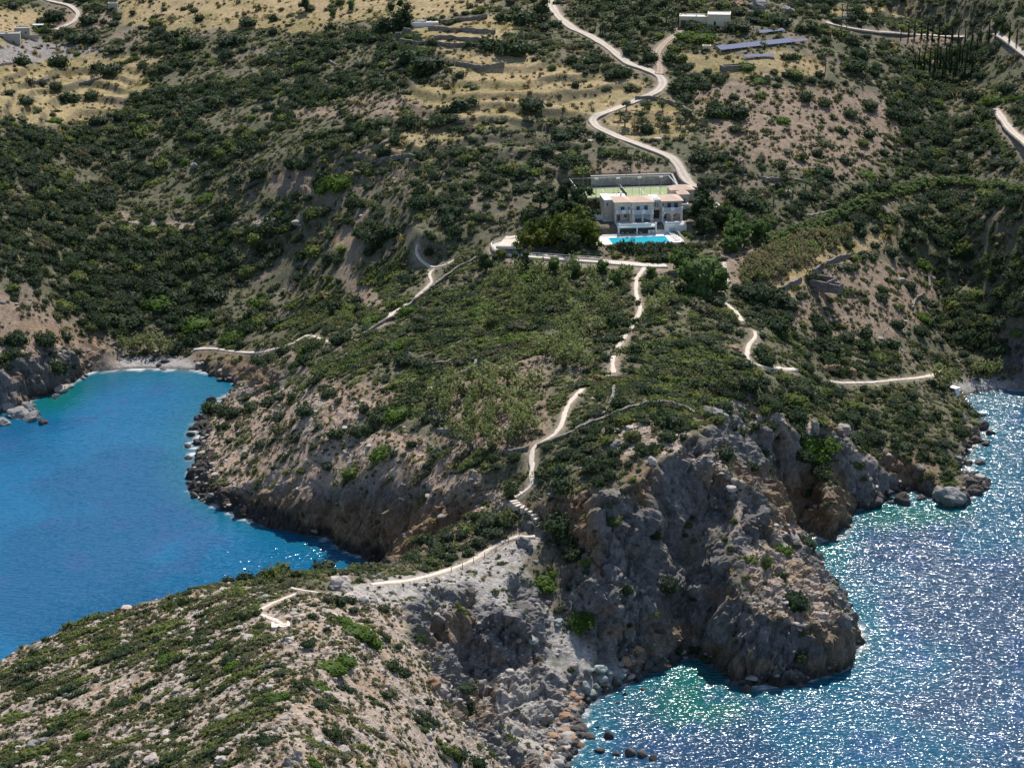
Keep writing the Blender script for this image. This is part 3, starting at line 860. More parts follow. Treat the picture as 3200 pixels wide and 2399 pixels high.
k1 = nd(nt, 'ShaderNodeMath', operation='MULTIPLY'); L(w1.outputs[0], k1.inputs[0]); k1.inputs[1].default_value = 0.9
k2 = nd(nt, 'ShaderNodeMath', operation='MULTIPLY'); L(w2.outputs[0], k2.inputs[0]); k2.inputs[1].default_value = 1.0
k3 = nd(nt, 'ShaderNodeMath', operation='ADD'); L(k1.outputs[0], k3.inputs[0]); L(k2.outputs[0], k3.inputs[1])
k4 = nd(nt, 'ShaderNodeMath', operation='MULTIPLY'); L(k3.outputs[0], k4.inputs[0]); L(wv.outputs['Fac'], k4.inputs[1])
bp = nd(nt, 'ShaderNodeBump', i_Strength=1.0, i_Distance=0.55)
L(k4.outputs[0], bp.inputs['Height']); L(bp.outputs[0], b.inputs['Normal'])
L(mixc(nt, 'MIX', fo.outputs['Fac'], dc.outputs['Color'], (0.75, 0.75, 0.76)), b.inputs['Base Color'])
b.inputs['Roughness'].default_value = 0.125
b.inputs['IOR'].default_value = 1.333
b.inputs['Specular IOR Level'].default_value = 0.4
me.materials.append(sea_m)
sea = tag(link(bpy.data.objects.new('sea', me)), 'blue sea glittering in the sun round the headland', kind='structure')
# ------------------------------------------------------------------ plants
def leaf_mat(name, stops, rough=0.6, trans=0.42):
    m, nt, b = new_mat(name)
    L = nt.links.new
    oi = nd(nt, 'ShaderNodeObjectInfo')
    r = ramp(nt, stops)
    L(oi.outputs['Random'], r.inputs[0])
    tc = nd(nt, 'ShaderNodeNewGeometry')
    n = nd(nt, 'ShaderNodeTexNoise', i_Scale=1.6, i_Detail=2.0)
    L(tc.outputs['Position'], n.inputs['Vector'])
    rr = ramp(nt, [(0.3, 0.62), (0.7, 1.4)])
    L(n.outputs[0], rr.inputs[0])
    c = mixc(nt, 'MULTIPLY', 1.0, r.outputs[0], rr.outputs[0])
    L(c, b.inputs['Base Color'])
    b.inputs['Roughness'].default_value = rough
    b.inputs['Specular IOR Level'].default_value = 0.10
    if trans > 0:
        t = nd(nt, 'ShaderNodeBsdfTranslucent')
        L(mixc(nt, 'MULTIPLY', 1.0, c, (1.25, 1.35, 0.9)), t.inputs['Color'])
        mx = nd(nt, 'ShaderNodeMixShader', i_Fac=trans)
        L(b.outputs[0], mx.inputs[1]); L(t.outputs[0], mx.inputs[2])
        L(mx.outputs[0], nt.nodes['Material Output'].inputs['Surface'])
    return m

LM = {
    'dark': leaf_mat('leaf_dark_green', [(0.0, (0.034, 0.054, 0.028)), (0.5, (0.046, 0.072, 0.035)), (1.0, (0.062, 0.086, 0.042))]),
    'blue': leaf_mat('leaf_blue_green', [(0.0, (0.048, 0.068, 0.040)), (1.0, (0.072, 0.094, 0.056))]),
    'olive': leaf_mat('leaf_olive_green', [(0.0, (0.110, 0.140, 0.040)), (1.0, (0.170, 0.195, 0.062))]),
    'bright': leaf_mat('leaf_bright_green', [(0.0, (0.068, 0.122, 0.020)), (1.0, (0.105, 0.165, 0.030))]),
    'heath': leaf_mat('leaf_heath', [(0.0, (0.095, 0.112, 0.046)), (0.6, (0.122, 0.138, 0.056)), (1.0, (0.135, 0.120, 0.080))]),
    'sage': leaf_mat('leaf_grey_sage', [(0.0, (0.105, 0.115, 0.070)), (0.6, (0.145, 0.148, 0.092)), (1.0, (0.175, 0.150, 0.105))]),
    'straw': leaf_mat('leaf_straw', [(0.0, (0.17, 0.135, 0.070)), (1.0, (0.30, 0.235, 0.125))]),
    'silver': leaf_mat('leaf_silver_olive', [(0.0, (0.095, 0.112, 0.066)), (1.0, (0.145, 0.160, 0.098))]),
    'tamarisk': leaf_mat('leaf_feathery', [(0.0, (0.170, 0.190, 0.085)), (1.0, (0.235, 0.250, 0.120))], trans=0.35),
    'dry': leaf_mat('leaf_dry_brown', [(0.0, (0.165, 0.145, 0.098)), (1.0, (0.235, 0.205, 0.140))]),
    'garden': leaf_mat('leaf_garden_tree', [(0.0, (0.070, 0.095, 0.018)), (1.0, (0.115, 0.135, 0.026))]),
    'oleander': leaf_mat('leaf_oleander', [(0.0, (0.120, 0.160, 0.060)), (1.0, (0.165, 0.205, 0.080))]),
    'willow': leaf_mat('leaf_fresh_tree', [(0.0, (0.075, 0.125, 0.040)), (1.0, (0.115, 0.175, 0.060))]),
}
bark_m, nt, b = new_mat('bark_grey_brown')
n = nd(nt, 'ShaderNodeTexNoise', i_Scale=6.0, i_Detail=4.0)
r = ramp(nt, [(0.3, (0.075, 0.058, 0.045)), (0.7, (0.17, 0.135, 0.105))])
nt.links.new(n.outputs[0], r.inputs[0]); nt.links.new(r.outputs[0], b.inputs['Base Color'])
b.inputs['Roughness'].default_value = 0.9

_bm = bmesh.new(); bmesh.ops.create_icosphere(_bm, subdivisions=2, radius=1.0)
ICO_V = np.array([v.co[:] for v in _bm.verts]); ICO_F = [[v.index for v in f.verts] for f in _bm.faces]; _bm.free()
_bm = bmesh.new(); bmesh.ops.create_icosphere(_bm, subdivisions=1, radius=1.0)
ICO1_V = np.array([v.co[:] for v in _bm.verts]); ICO1_F = [[v.index for v in f.verts] for f in _bm.faces]; _bm.free()

class Geo:
    def __init__(self):
        self.v, self.f, self.n = [], [], 0
    def add(self, v, f):
        self.v.append(np.asarray(v, float))
        self.f += [[i + self.n for i in q] for q in f]
        self.n += len(v)
    def mesh(self, name, mat, smooth=False):
        me = bpy.data.meshes.new(name)
        me.from_pydata(np.concatenate(self.v).tolist(), [], self.f)
        me.materials.append(mat)
        if smooth:
            me.polygons.foreach_set('use_smooth', [True] * len(me.polygons))
        me.update()
        return me

def crown(name, lobes, cards, size, mat, r, core=0.84, up=-0.25, stretch=1.0, shag=0.25, lift=0.0):
    """foliage: lumpy cores wrapped in small leaf sprays; lobes are (x, y, z, rx, ry, rz)"""
    g = Geo()
    for (x, y, z, rx, ry, rz) in lobes:
        if core > 0:
            nz = np.array([0.80 + 0.34 * r.random() for _ in ICO1_V])[:, None]
            g.add(ICO1_V * nz * core * np.array([rx, ry, rz]) + np.array([x, y, z]), ICO1_F)
        k = max(6, int(cards * (rx * ry + rz * rx) / 2))
        d = r.normal(size=(k * 3, 3))
        d /= np.linalg.norm(d, axis=1)[:, None]
        d = d[d[:, 2] > up][:k]
        for q in d:
            p = np.array([x, y, z]) + q * np.array([rx, ry, rz]) * r.uniform(0.80, 1.0 + shag)
            nrm = q / np.array([rx, ry, rz]); nrm /= np.linalg.norm(nrm)
            nrm = nrm + r.normal(size=3) * 0.55 + np.array([0, 0, lift])
            nrm /= np.linalg.norm(nrm)
            t = np.cross(nrm, r.normal(size=3)); t /= np.linalg.norm(t)
            bt = np.cross(nrm, t)
            s = size * r.uniform(0.55, 1.3)
            w = s * stretch
            c = nrm * s * 0.35
            g.add([p - t * s - bt * w * 0.3, p + bt * w * -0.8 + c, p + t * s - bt * w * 0.2, p + t * s * 0.4 + bt * w, p - t * s * 0.5 + bt * w * 0.9 + c], [[0, 1, 2, 3, 4]])
    return g.mesh(name, mat)

def tube_mesh(g, pts, radii, n=6):
    pts = [np.asarray(p, float) for p in pts]
    base, v, f = 0, [], []
    for k, (p, rad) in enumerate(zip(pts, radii)):
        d = pts[min(k + 1, len(pts) - 1)] - pts[max(k - 1, 0)]
        d /= np.linalg.norm(d) + 1e-9
        a = np.cross(d, [0.3, 0.9, 0.1]); a /= np.linalg.norm(a)
        bb = np.cross(d, a)
        for i in range(n):
            t = 2 * math.pi * i / n
            v.append(p + (a * math.cos(t) + bb * math.sin(t)) * rad)
    for k in range(len(pts) - 1):
        for i in range(n):
            f.append([k * n + i, k * n + (i + 1) % n, (k + 1) * n + (i + 1) % n, (k + 1) * n + i])
    f.append(list(range(n))[::-1]); f.append([(len(pts) - 1) * n + i for i in range(n)])
    g.add(v, f)

def trunk_mesh(name, h, rad, branches, r, spread=0.5):
    g = Geo()
    lean = r.normal(size=2) * 0.12 * h
    top = np.array([lean[0], lean[1], h])
    tube_mesh(g, [(0, 0, -0.6), (lean[0] * 0.2, lean[1] * 0.2, h * 0.35), top], [rad * 1.3, rad, rad * 0.75])
    for k in range(branches):
        a = 2 * math.pi * (k + r.random() * 0.6) / branches
        e = top + np.array([math.cos(a) * h * spread, math.sin(a) * h * spread, h * r.uniform(0.5, 0.9)])
        tube_mesh(g, [top - np.array([0, 0, 0.15 * h * r.random()]), (top + e) / 2 + r.normal(size=3) * 0.05 * h, e], [rad * 0.6, rad * 0.42, rad * 0.18], 5)
    return g.mesh(name, bark_m)

R = np.random.default_rng(5)
def dome_lobes(k, flat, seed):
    q = np.random.default_rng(seed)
    out = [(0, 0, 0.28 * flat, 0.82, 0.82, 0.66 * flat)]
    for i in range(k):
        a = 2 * math.pi * (i + q.random()) / k
        d = q.uniform(0.30, 0.58)
        s = q.uniform(0.32, 0.50)
        out.append((d * math.cos(a), d * math.sin(a), q.uniform(0.15, 0.55) * flat, s, s, s * flat * 1.05))
    return out
def mat_lobes(k, seed):
    q = np.random.default_rng(seed)
    out = []
    for i in range(k):
        t = (i + 0.5) / k * 2 - 1
        s = 0.55 * (1 - 0.55 * abs(t)) * q.uniform(0.8, 1.2)
        out.append((t * 1.25 + q.normal() * 0.08, q.normal() * 0.22, 0.02 + 0.10 * q.random(), s * 1.2, s * 0.85, 0.30 * (1 - 0.4 * abs(t)) * q.uniform(0.85, 1.2)))
    return out

KIND = {}      # kind -> list of (colour words, shape words, crown mesh, trunk mesh or None)
def add_kind(kind, colour, shape, cm, tm=None):
    KIND.setdefault(kind, []).append((colour, shape, cm, tm))
for i, (m, cw) in enumerate([('dark', 'dark green'), ('dark', 'dark green'), ('blue', 'bluish green'), ('blue', 'bluish green'), ('dark', 'dark green'), ('heath', 'dull brownish green'), ('olive', 'olive green')]):
    add_kind('round_shrub', cw, ['domed', 'lumpy', 'spreading', 'rounded', 'many-headed', 'domed', 'rounded'][i], crown('shrub_crown', dome_lobes([5, 7, 6, 4, 8, 5, 6][i], [1.0, 0.9, 0.8, 1.15, 0.95, 0.85, 0.95][i], 20 + i), 95, 0.105, LM[m], R))
for i, (m, cw) in enumerate([('heath', 'dull brownish green'), ('dark', 'dark green'), ('olive', 'olive green'), ('heath', 'dull brownish green'), ('dark', 'dark green'), ('olive', 'olive green')]):
    add_kind('mat_shrub', cw, ['streaked', 'long', 'low', 'lens-shaped', 'low', 'long'][i], crown('mat_crown', mat_lobes([5, 6, 4, 7, 5, 6][i], 40 + i), 120, 0.085, LM[m], R, up=-0.1, stretch=1.1, shag=0.2))
for i in range(3):
    add_kind('green_shrub', 'bright green', ['rounded', 'spreading', 'lumpy'][i], crown('green_crown', dome_lobes([5, 7, 6][i], [0.7, 0.6, 0.85][i], 60 + i), 110, 0.085, LM['bright'], R))
for i, m in enumerate(['sage', 'heath', 'sage', 'straw', 'dry']):
    q = np.random.default_rng(80 + i)
    add_kind('tuft', '', '', crown('tuft_crown', [(0, 0, 0.2, 0.75, 0.75, 0.6), (0.3, 0.1, 0.25, 0.5, 0.5, 0.5)], 22, 0.30, LM[m], q, core=0.75, stretch=0.8))
q = np.random.default_rng(90)
gg = Geo()
for k in range(26):
    a, rr = q.uniform(0, 6.28), 0.75 * math.sqrt(q.random())
    p = np.array([rr * math.cos(a), rr * math.sin(a), -0.1]); e = p + np.array([q.normal() * 0.25, q.normal() * 0.25, q.uniform(0.4, 0.9)])
    w = np.array([math.sin(a), -math.cos(a), 0]) * 0.10
    gg.add([p - w, p + w, e + w * 0.3, e - w * 0.3], [[0, 1, 2, 3]])
add_kind('tuft', '', '', gg.mesh('tuft_crown', LM['straw']))
for i in range(3):
    q = np.random.default_rng(100 + i)
    lob = [(q.normal() * 0.35, q.normal() * 0.35, 1.30 + q.normal() * 0.2, 0.62 * q.uniform(0.8, 1.2), 0.62 * q.uniform(0.8, 1.2), 0.5) for _ in range(6)]
    add_kind('olive_tree', 'silvery green', ['round-headed', 'broad', 'open-crowned'][i], crown('crown', lob, 60, 0.12, LM['silver'], q, core=0.62, up=-0.8, shag=0.3), trunk_mesh('trunk', 0.75, 0.11, 4, q))
for i in range(3):
    q = np.random.default_rng(110 + i)
    lob = [(q.normal() * 0.42, q.normal() * 0.42, 1.35 + q.normal() * 0.35, 0.5, 0.5, 0.62) for _ in range(8)]
    add_kind('tamarisk_tree', 'pale olive', ['feathery', 'wispy', 'bushy'][i], crown('crown', lob, 70, 0.10, LM['tamarisk'], q, core=0.4, up=-0.8, stretch=2.0, shag=0.45), trunk_mesh('trunk', 0.7, 0.07, 5, q, 0.7))
for i in range(2):
    q = np.random.default_rng(120 + i)
    lob = [(q.normal() * 0.03, q.normal() * 0.03, 0.5 + 0.62 * k, 0.34 * (1 - 0.11 * k) * (0.8 if k == 0 else 1), 0.34 * (1 - 0.11 * k), 0.55) for k in range(7)]
    add_kind('cypress_tree', 'blackish green', ['slender', 'columnar'][i], crown('crown', lob, 150, 0.08, LM['dark'], q, core=0.9, up=-0.9, stretch=1.6), trunk_mesh('trunk', 0.5, 0.08, 2, q, 0.1))
for i, (m, cw) in enumerate([('garden', 'yellowish green'), ('dark', 'dark green'), ('willow', 'fresh green'), ('garden', 'yellowish green'), ('willow', 'fresh green'), ('oleander', 'pale green')]):
    q = np.random.default_rng(130 + i)
    lob = [(0, 0, 1.0, 0.62, 0.62, 0.75)] + [(q.normal() * 0.38, q.normal() * 0.38, 1.05 + q.normal() * 0.38, 0.42 * q.uniform(0.8, 1.2), 0.42, 0.42) for _ in range(9)]
    add_kind('garden_tree', cw, ['dense', 'billowing', 'leafy', 'tall', 'full-crowned', 'bushy'][i], crown('crown', lob, 170, 0.085, LM[m], q, core=0.85, up=-0.85, stretch=1.3), trunk_mesh('trunk', 0.6, 0.09, 4, q, 0.3))
for i in range(3):
    q = np.random.default_rng(140 + i)
    lob = [(q.normal() * 0.35, q.normal() * 0.35, 0.5 + q.random() * 0.3, 0.42, 0.42, 0.62) for _ in range(6)]
    add_kind('feathery_shrub', 'dry brown', ['feathery', 'twiggy', 'wispy'][i], crown('feather_crown', lob, 80, 0.11, LM[['dry', 'tamarisk', 'dry'][i]], q, core=0.5, up=-0.3, stretch=2.2, shag=0.4, lift=-0.5))

# ------------------------------------------------------------------ where plants grow
def field(px, py, layers, default):
    out = np.full(px.shape, float(default))
    for val, poly in layers:
        out[in_poly(px, py, poly)] = val
    return out
Zn = {k: v for k, v in zone.items()}
FOREGROUND = [(-60, 1420), (200, 1330), (420, 1262), (700, 1230), (870, 1210), (880, 1310), (980, 1490), (1200, 1700), (-60, 1800)]
LEFT_SLOPE = [(-60, 1420), (200, 1330), (420, 1262), (620, 1245), (600, 1320), (560, 1400), (560, 1700), (-60, 1800)]
MID = [(560, 700), (800, 570), (1040, 545), (1290, 572), (1500, 575), (1560, 640), (1620, 800), (1590, 880), (1480, 900), (1340, 905), (1230, 930), (1170, 1080), (1000, 1020), (880, 940), (720, 840)]
VALLEY = [(-30, 330), (60, 290), (200, 290), (330, 200), (560, 90), (820, 70), (860, 190), (760, 330), (640, 420), (600, 520), (560, 620), (440, 640), (400, 720), (250, 740), (150, 640), (60, 600), (-30, 540)]
GULLY_R = [(1960, 90), (2120, 100), (2130, 260), (2060, 420), (2230, 420), (2230, 760), (2140, 790), (2060, 700), (2030, 560), (1960, 420), (1900, 300), (1940, 180)]
RHILL = [(1480, 170), (1900, 190), (1960, 420), (1800, 440), (1600, 480), (1540, 360), (1480, 300)]
RLOW = [(1600, 620), (1830, 560), (2030, 560), (2060, 780), (1980, 800), (1640, 800)]
CHALKP = ZONES['chalk'][0]
SOUTH = [(1110, 1090), (1290, 1050), (1460, 960), (1510, 900), (1560, 1000), (1700, 1180), (1900, 1350), (1900, 1500), (1480, 1430), (1240, 1560), (1200, 1700), (960, 1500), (880, 1310), (1150, 1165)]
BEACHES = ZONES['pebble']
HUTP = [(2036, 824), (2098, 824), (2098, 878), (2036, 878)]
GROVE1 = [(940, 815), (1090, 800), (1200, 805), (1205, 960), (1020, 990), (925, 930)]
GROVE2 = [(1160, 735), (1235, 690), (1292, 700), (1278, 805), (1180, 808)]
SOLARP = [(1530, 76), (1640, 60), (1765, 66), (1775, 132), (1640, 146), (1560, 142)]
HEDGEP = [(2230, 440), (2150, 424), (2060, 418), (1990, 424), (1930, 440), (1860, 466), (1790, 500), (1700, 530), (1600, 548), (1600, 512), (1690, 494), (1800, 452), (1880, 418), (1990, 384), (2060, 378), (2150, 386), (2230, 396)]
VILLA_P = [(1195, 375), (1480, 370), (1500, 400), (1560, 400), (1560, 440), (1500, 470), (1500, 540), (1290, 540), (1280, 470)]
TERR_L = [(-20, 90), (210, 100), (345, 122), (310, 190), (262, 236), (190, 268), (60, 278), (-20, 246)]

def candidates(spacing, y0=300, y1=1010):
    ys = np.arange(y0, y1, spacing)
    P = []
    for yy in ys:
        hw = 0.232 * (yy + 40)
        P.append(np.stack([np.arange(-hw, hw, spacing), np.full(len(np.arange(-hw, hw, spacing)), yy)], 1))
    P = np.concatenate(P)
    P = P + rng.uniform(-0.5, 0.5, P.shape) * spacing
    x, y, z = ground(P[:, 0], P[:, 1])
    px, py = project(x, y, z)
    ok = (px > -40) & (px < PW + 40) & (py > -60) & (py < PH + 60) & (z > 0.9) & (bil(calm, P[:, 0], P[:, 1]) < 0.1)
    x, y, z, px, py = (v[ok] for v in (x, y, z, px, py))
    sl = bil(slope, x, y)
    wx = px + (fbm2(x / 9, y / 9, 3, 301) - 0.5) * 60
    wy = py + (fbm2(x / 9, y / 9, 3, 305) - 0.5) * 30
    return x, y, z, wx, wy, sl

def zmask(x, y, k):
    return bil(zone[k], x, y)

plants = {k: [] for k in ('round_shrub', 'mat_shrub', 'green_shrub', 'tuft', 'olive_tree', 'tamarisk_tree', 'cypress_tree', 'garden_tree', 'feathery_shrub')}
def put(kind, x, y, s, idx, rot=None, tilt=0.0, flat=1.0, wide=1.0):
    x, y = np.atleast_1d(np.asarray(x, float)), np.atleast_1d(np.asarray(y, float))
    n = len(x)
    gx, gy, gz = ground(x, y)
    s = np.broadcast_to(s, (n,)).astype(float)
    idx = np.broadcast_to(idx, (n,)).astype(int)
    rot = rng.uniform(0, 6.283, n) if rot is None else np.broadcast_to(rot, (n,)).astype(float)
    nx, ny = bil(NX, x, y) * tilt, bil(NY, x, y) * tilt
    plants[kind].append(np.stack([gx, gy, gz, s, idx, rot, nx, ny, np.broadcast_to(flat, (n,)), np.broadcast_to(wide, (n,))], 1))

# round dark shrubs
x, y, z, wx, wy, sl = candidates(2.9)
p = field(wx, wy, [(0.54, VALLEY), (0.30, MID), (0.62, GULLY_R), (0.26, RHILL), (0.34, RLOW), (0.05, FOREGROUND), (0.16, SOUTH), (0.0, CHALKP), (0.0, VILLA_P), (0.0, SOLARP), (0.0, HEDGEP),
                   (0.10, [(400, 860), (840, 860), (1120, 1100), (560, 1140), (400, 1060)]), (0.02, [(950, 790), (1300, 690), (1190, 960), (960, 970)]), (0.10, TERR_L), (0.0, HUTP)], 0.40)
p *= (1 - 0.95 * zmask(x, y, 'gold')) * (1 - 0.8 * zmask(x, y, 'bare')) * (1 - zmask(x, y, 'pebble')) * (1 - 0.95 * bil(worn, x, y)) * (1 - bil(crag, x, y) * np.where(in_poly(wx, wy, SOUTH), 0.3, 0.9))
cl = smoothstep(0.34, 0.58, fbm2(x / 20, y / 26, 3, 311)) * 1.5 + 0.15
k = rng.random(len(x)) < p * cl
x, y, wx, wy = x[k], y[k], wx[k], wy[k]
big = field(wx, wy, [(1.6, VALLEY), (1.55, GULLY_R), (0.8, SOUTH), (1.0, MID), (0.85, FOREGROUND)], 1.3)
s = np.exp(rng.normal(0.28, 0.36, len(x))) * big * 1.05
put('round_shrub', x, y, np.clip(s, 0.6, 3.6), rng.choice(7, len(x), p=[.2, .2, .14, .14, .14, .10, .08]), tilt=0.35, flat=rng.uniform(0.75, 1.1, len(x)))

# wind-clipped mats: headland scrub and foreground slope
x, y, z, wx, wy, sl = candidates(2.3, y1=1000)
p = field(wx, wy, [(0.72, MID), (0.38, LEFT_SLOPE), (0.10, [(600, 1300), (880, 1290), (1200, 1700), (560, 1700)]), (0.45, [(1150, 960), (1440, 965), (1290, 1050), (1120, 1085)]), (0.30, RLOW), (0.45, [(1600, 780), (2060, 800), (2050, 930), (1820, 910), (1600, 880)]),
                   (0.11, [(400, 860), (840, 860), (1120, 1100), (560, 1140), (400, 1060)]), (0.05, SOUTH), (0.05, CHALKP), (0.12, [(860, 1215), (1100, 1160), (1000, 1215), (700, 1262)]), (0.30, VALLEY), (0.22, RHILL), (0.0, SOLARP), (0.0, HEDGEP), (0.0, VILLA_P), (0.0, HUTP), (0.06, GROVE1), (0.06, GROVE2)], 0.30)
p *= (1 - 0.95 * zmask(x, y, 'gold')) * (1 - 0.75 * zmask(x, y, 'bare')) * (1 - zmask(x, y, 'pebble')) * (1 - 0.95 * bil(worn, x, y)) * (1 - 0.9 * bil(crag, x, y))
cl = smoothstep(0.38, 0.60, fbm2(x / 13, y / 13, 3, 321)) * 1.5 + 0.12
k = rng.random(len(x)) < p * cl
x, y, wx, wy = x[k], y[k], wx[k], wy[k]
s = np.exp(rng.normal(0.22, 0.42, len(x))) * field(wx, wy, [(1.55, MID), (1.2, LEFT_SLOPE), (1.2, RLOW)], 0.9)
put('mat_shrub', x, y, np.clip(s, 0.5, 3.8), rng.choice(6, len(x), p=[.20, .13, .22, .19, .09, .17]), rot=0.52 + rng.normal(0, 0.22, len(x)), tilt=0.9, flat=rng.uniform(0.8, 1.3, len(x)))

# small grey tufts, dry grass and cushions everywhere
for sp, a, bnd in ((1.15, 300, 520), (1.5, 520, 680), (2.2, 680, 1000)):
    x, y, z, wx, wy, sl = candidates(sp, a, bnd)
    p = field(wx, wy, [(0.72, FOREGROUND), (0.7, MID), (0.34, SOUTH), (0.24, CHALKP), (0.65, RLOW), (0.72, RHILL)], 0.7)
    p *= (1 - 0.96 * zmask(x, y, 'pebble')) * (1 - 0.9 * bil(worn, x, y)) * (1 - 0.7 * bil(crag, x, y)) * (1 - 0.6 * zmask(x, y, 'gold'))
    k = rng.random(len(x)) < p * (0.35 + 1.2 * smoothstep(0.35, 0.6, fbm2(x / 5, y / 5, 2, 331)))
    x, y = x[k], y[k]
    gold = zmask(x, y, 'gold') > 0.4
    idx = np.where(gold, rng.choice([3, 5, 0], len(x), p=[.45, .4, .15]), rng.choice(6, len(x), p=[.30, .27, .17, .08, .10, .08]))
    put('tuft', x, y, np.exp(rng.normal(-0.70, 0.40, len(x))) * (0.95 + 0.75 * (sp - 1.15)), idx, tilt=0.5, flat=rng.uniform(0.6, 1.1, len(x)))
# ------------------------------------------------------------------ plants one can point at (photograph point of the foot, width there)
def spot(px, py):
    x, y, z = hit(px, py)
    return x, y, np.sqrt(x ** 2 + y ** 2 + (z - CAM_H) ** 2) / FPX          # metres per photograph point
BIG_ROUND = [(1110, 116, 82, 1), (1055, 104, 60, 0), (1152, 236, 62, 2), (853, 66, 72, 4), (890, 132, 70, 1), (930, 146, 75, 2), (915, 160, 60, 0), (1135, 50, 64, 1), (1090, 46, 44, 0), (1344, 164, 50, 4), (1318, 168, 36, 3), (1361, 196, 34, 0),
    (815, 520, 60, 4), (845, 505, 50, 1), (790, 512, 55, 2), (416, 100, 60, 1), (488, 98, 50, 2), (516, 92, 48, 0), (536, 56, 40, 4), (192, 50, 42, 1), (165, 90, 52, 2), (196, 92, 46, 0), (127, 142, 44, 4), (240, 157, 50, 1), (206, 148, 27, 0),
    (120, 190, 30, 4), (20, 205, 30, 2), (57, 224, 36, 1), (20, 264, 30, 3), (46, 139, 40, 0), (117, 43, 46, 4), (254, 40, 22, 1), (246, 55, 30, 2), (148, 219, 46, 1), (198, 211, 30, 4), (431, 44, 32, 0), (247, 114, 46, 2), (309, 144, 28, 1), (349, 154, 32, 4),
    (261, 704, 62, 1), (290, 698, 55, 4), (235, 696, 50, 2), (96, 740, 56, 4), (36, 742, 55, 1), (143, 732, 36, 0), (162, 766, 21, 3), (110, 766, 19, 0), (26, 770, 42, 4), (457, 645, 70, 1), (337, 640, 60, 4), (405, 684, 46, 0), (591, 704, 54, 2), (519, 776, 42, 4),
    (711, 856, 42, 1), (584, 876, 44, 4), (606, 866, 36, 2), (632, 866, 36, 0), (601, 910, 32, 3), (660, 899, 42, 4), (725, 944, 42, 1), (708, 1014, 36, 2), (591, 1013, 20, 0), (818, 908, 38, 1), (774, 940, 44, 4), (945, 986, 44, 2), (1165, 1031, 36, 0),
    (1630, 645, 70, 4), (1670, 652, 80, 1), (1700, 664, 62, 2), (1547, 660, 46, 0), (1678, 710, 64, 4), (1630, 690, 40, 1), (1760, 694, 34, 0), (1788, 762, 60, 4), (1743, 772, 32, 2), (1564, 712, 42, 1), (1602, 795, 54, 4), (1520, 872, 42, 1), (1568, 864, 36, 3),
    (1716, 906, 56, 4), (1857, 958, 56, 1), (1890, 940, 38, 2), (1894, 919, 30, 0), (1660, 926, 40, 4), (1643, 982, 44, 1), (1730, 990, 52, 1), (1826, 922, 40, 2), (1953, 972, 30, 0),
    (1548, 252, 60, 1), (1590, 250, 58, 4), (1600, 68, 60, 2), (1685, 52, 52, 1), (1733, 68, 38, 0), (1846, 152, 56, 4), (1781, 228, 34, 1), (1881, 234, 46, 2), (1877, 297, 40, 0), (2015, 304, 44, 4), (1862, 414, 52, 1), (1900, 410, 50, 4), (1963, 462, 54, 2),
    (1688, 362, 30, 0), (1764, 334, 30, 1), (1822, 352, 30, 3), (1774, 378, 46, 4), (1513, 350, 58, 1), (1537, 394, 56, 2), (1478, 196, 60, 4), (1554, 180, 32, 0), (1585, 214, 26, 1), (1440, 150, 30, 0), (1610, 440, 62, 2), (1640, 452, 48, 1), (1590, 425, 46, 4),
    (1055, 420, 40, 0), (1000, 440, 44, 2), (960, 455, 40, 1), (905, 445, 46, 4), (1130, 380, 44, 0), (1180, 330, 46, 2), (1210, 300, 52, 1), (1245, 290, 46, 4), (1160, 360, 40, 0), (1080, 360, 34, 3),
    (900, 1216, 34, 0), (1060, 1206, 30, 1), (1210, 1140, 70, 4), (1240, 1200, 60, 1), (1225, 1170, 62, 2), (790, 1262, 34, 0), (830, 1320, 32, 1), (845, 1445, 44, 4), (870, 1460, 40, 1), (990, 1510, 46, 2), (1010, 1535, 50, 0), (1070, 1570, 56, 4), (1100, 1600, 52, 5), (930, 1480, 36, 1),
    (607, 1460, 30, 2), (720, 1590, 46, 4), (690, 1530, 44, 1), (990, 1640, 56, 2), (1030, 1660, 44, 4), (900, 1560, 34, 0), (560, 1530, 28, 4), (575, 1610, 40, 1)]
for px, py, w, i in BIG_ROUND:
    x, y, m = spot(px, py)
    put('round_shrub', x, y, w * m / 1.9, i, tilt=0.2, flat=rng.uniform(0.8, 1.0), wide=rng.uniform(1.0, 1.25))
BIG_MAT = [(992, 232, 110, 1), (829, 268, 100, 1), (949, 266, 110, 4), (1070, 266, 84, 1), (1709, 126, 72, 4), (1330, 165, 60, 1), (1403, 972, 96, 4), (1380, 985, 60, 1), (1966, 930, 80, 0), (1950, 945, 60, 3), (920, 1230, 76, 0), (880, 1240, 50, 2), (1000, 1218, 34, 0),
    (640, 1255, 60, 0), (560, 1262, 70, 3), (470, 1280, 64, 0), (390, 1292, 70, 1), (300, 1312, 60, 0), (240, 1344, 60, 4), (170, 1500, 70, 1), (60, 1500, 76, 4), (40, 1560, 70, 2), (280, 1400, 62, 1), (360, 1410, 66, 4), (190, 1430, 60, 0), (250, 1345, 50, 2), (520, 1580, 74, 4), (490, 1600, 60, 0),
    (360, 1500, 64, 2), (330, 1480, 60, 4), (210, 1640, 70, 2), (140, 1560, 50, 1), (470, 1500, 44, 1), (430, 1520, 40, 4), (800, 1370, 50, 0), (985, 1320, 56, 5), (1000, 1330, 40, 0), (1110, 1380, 40, 0)]
for px, py, w, i in BIG_MAT:
    x, y, m = spot(px, py)
    put('mat_shrub', x, y, w * m / 3.2, i, rot=0.45 + rng.normal(0, 0.12), tilt=0.9, flat=1.15, wide=1.0)
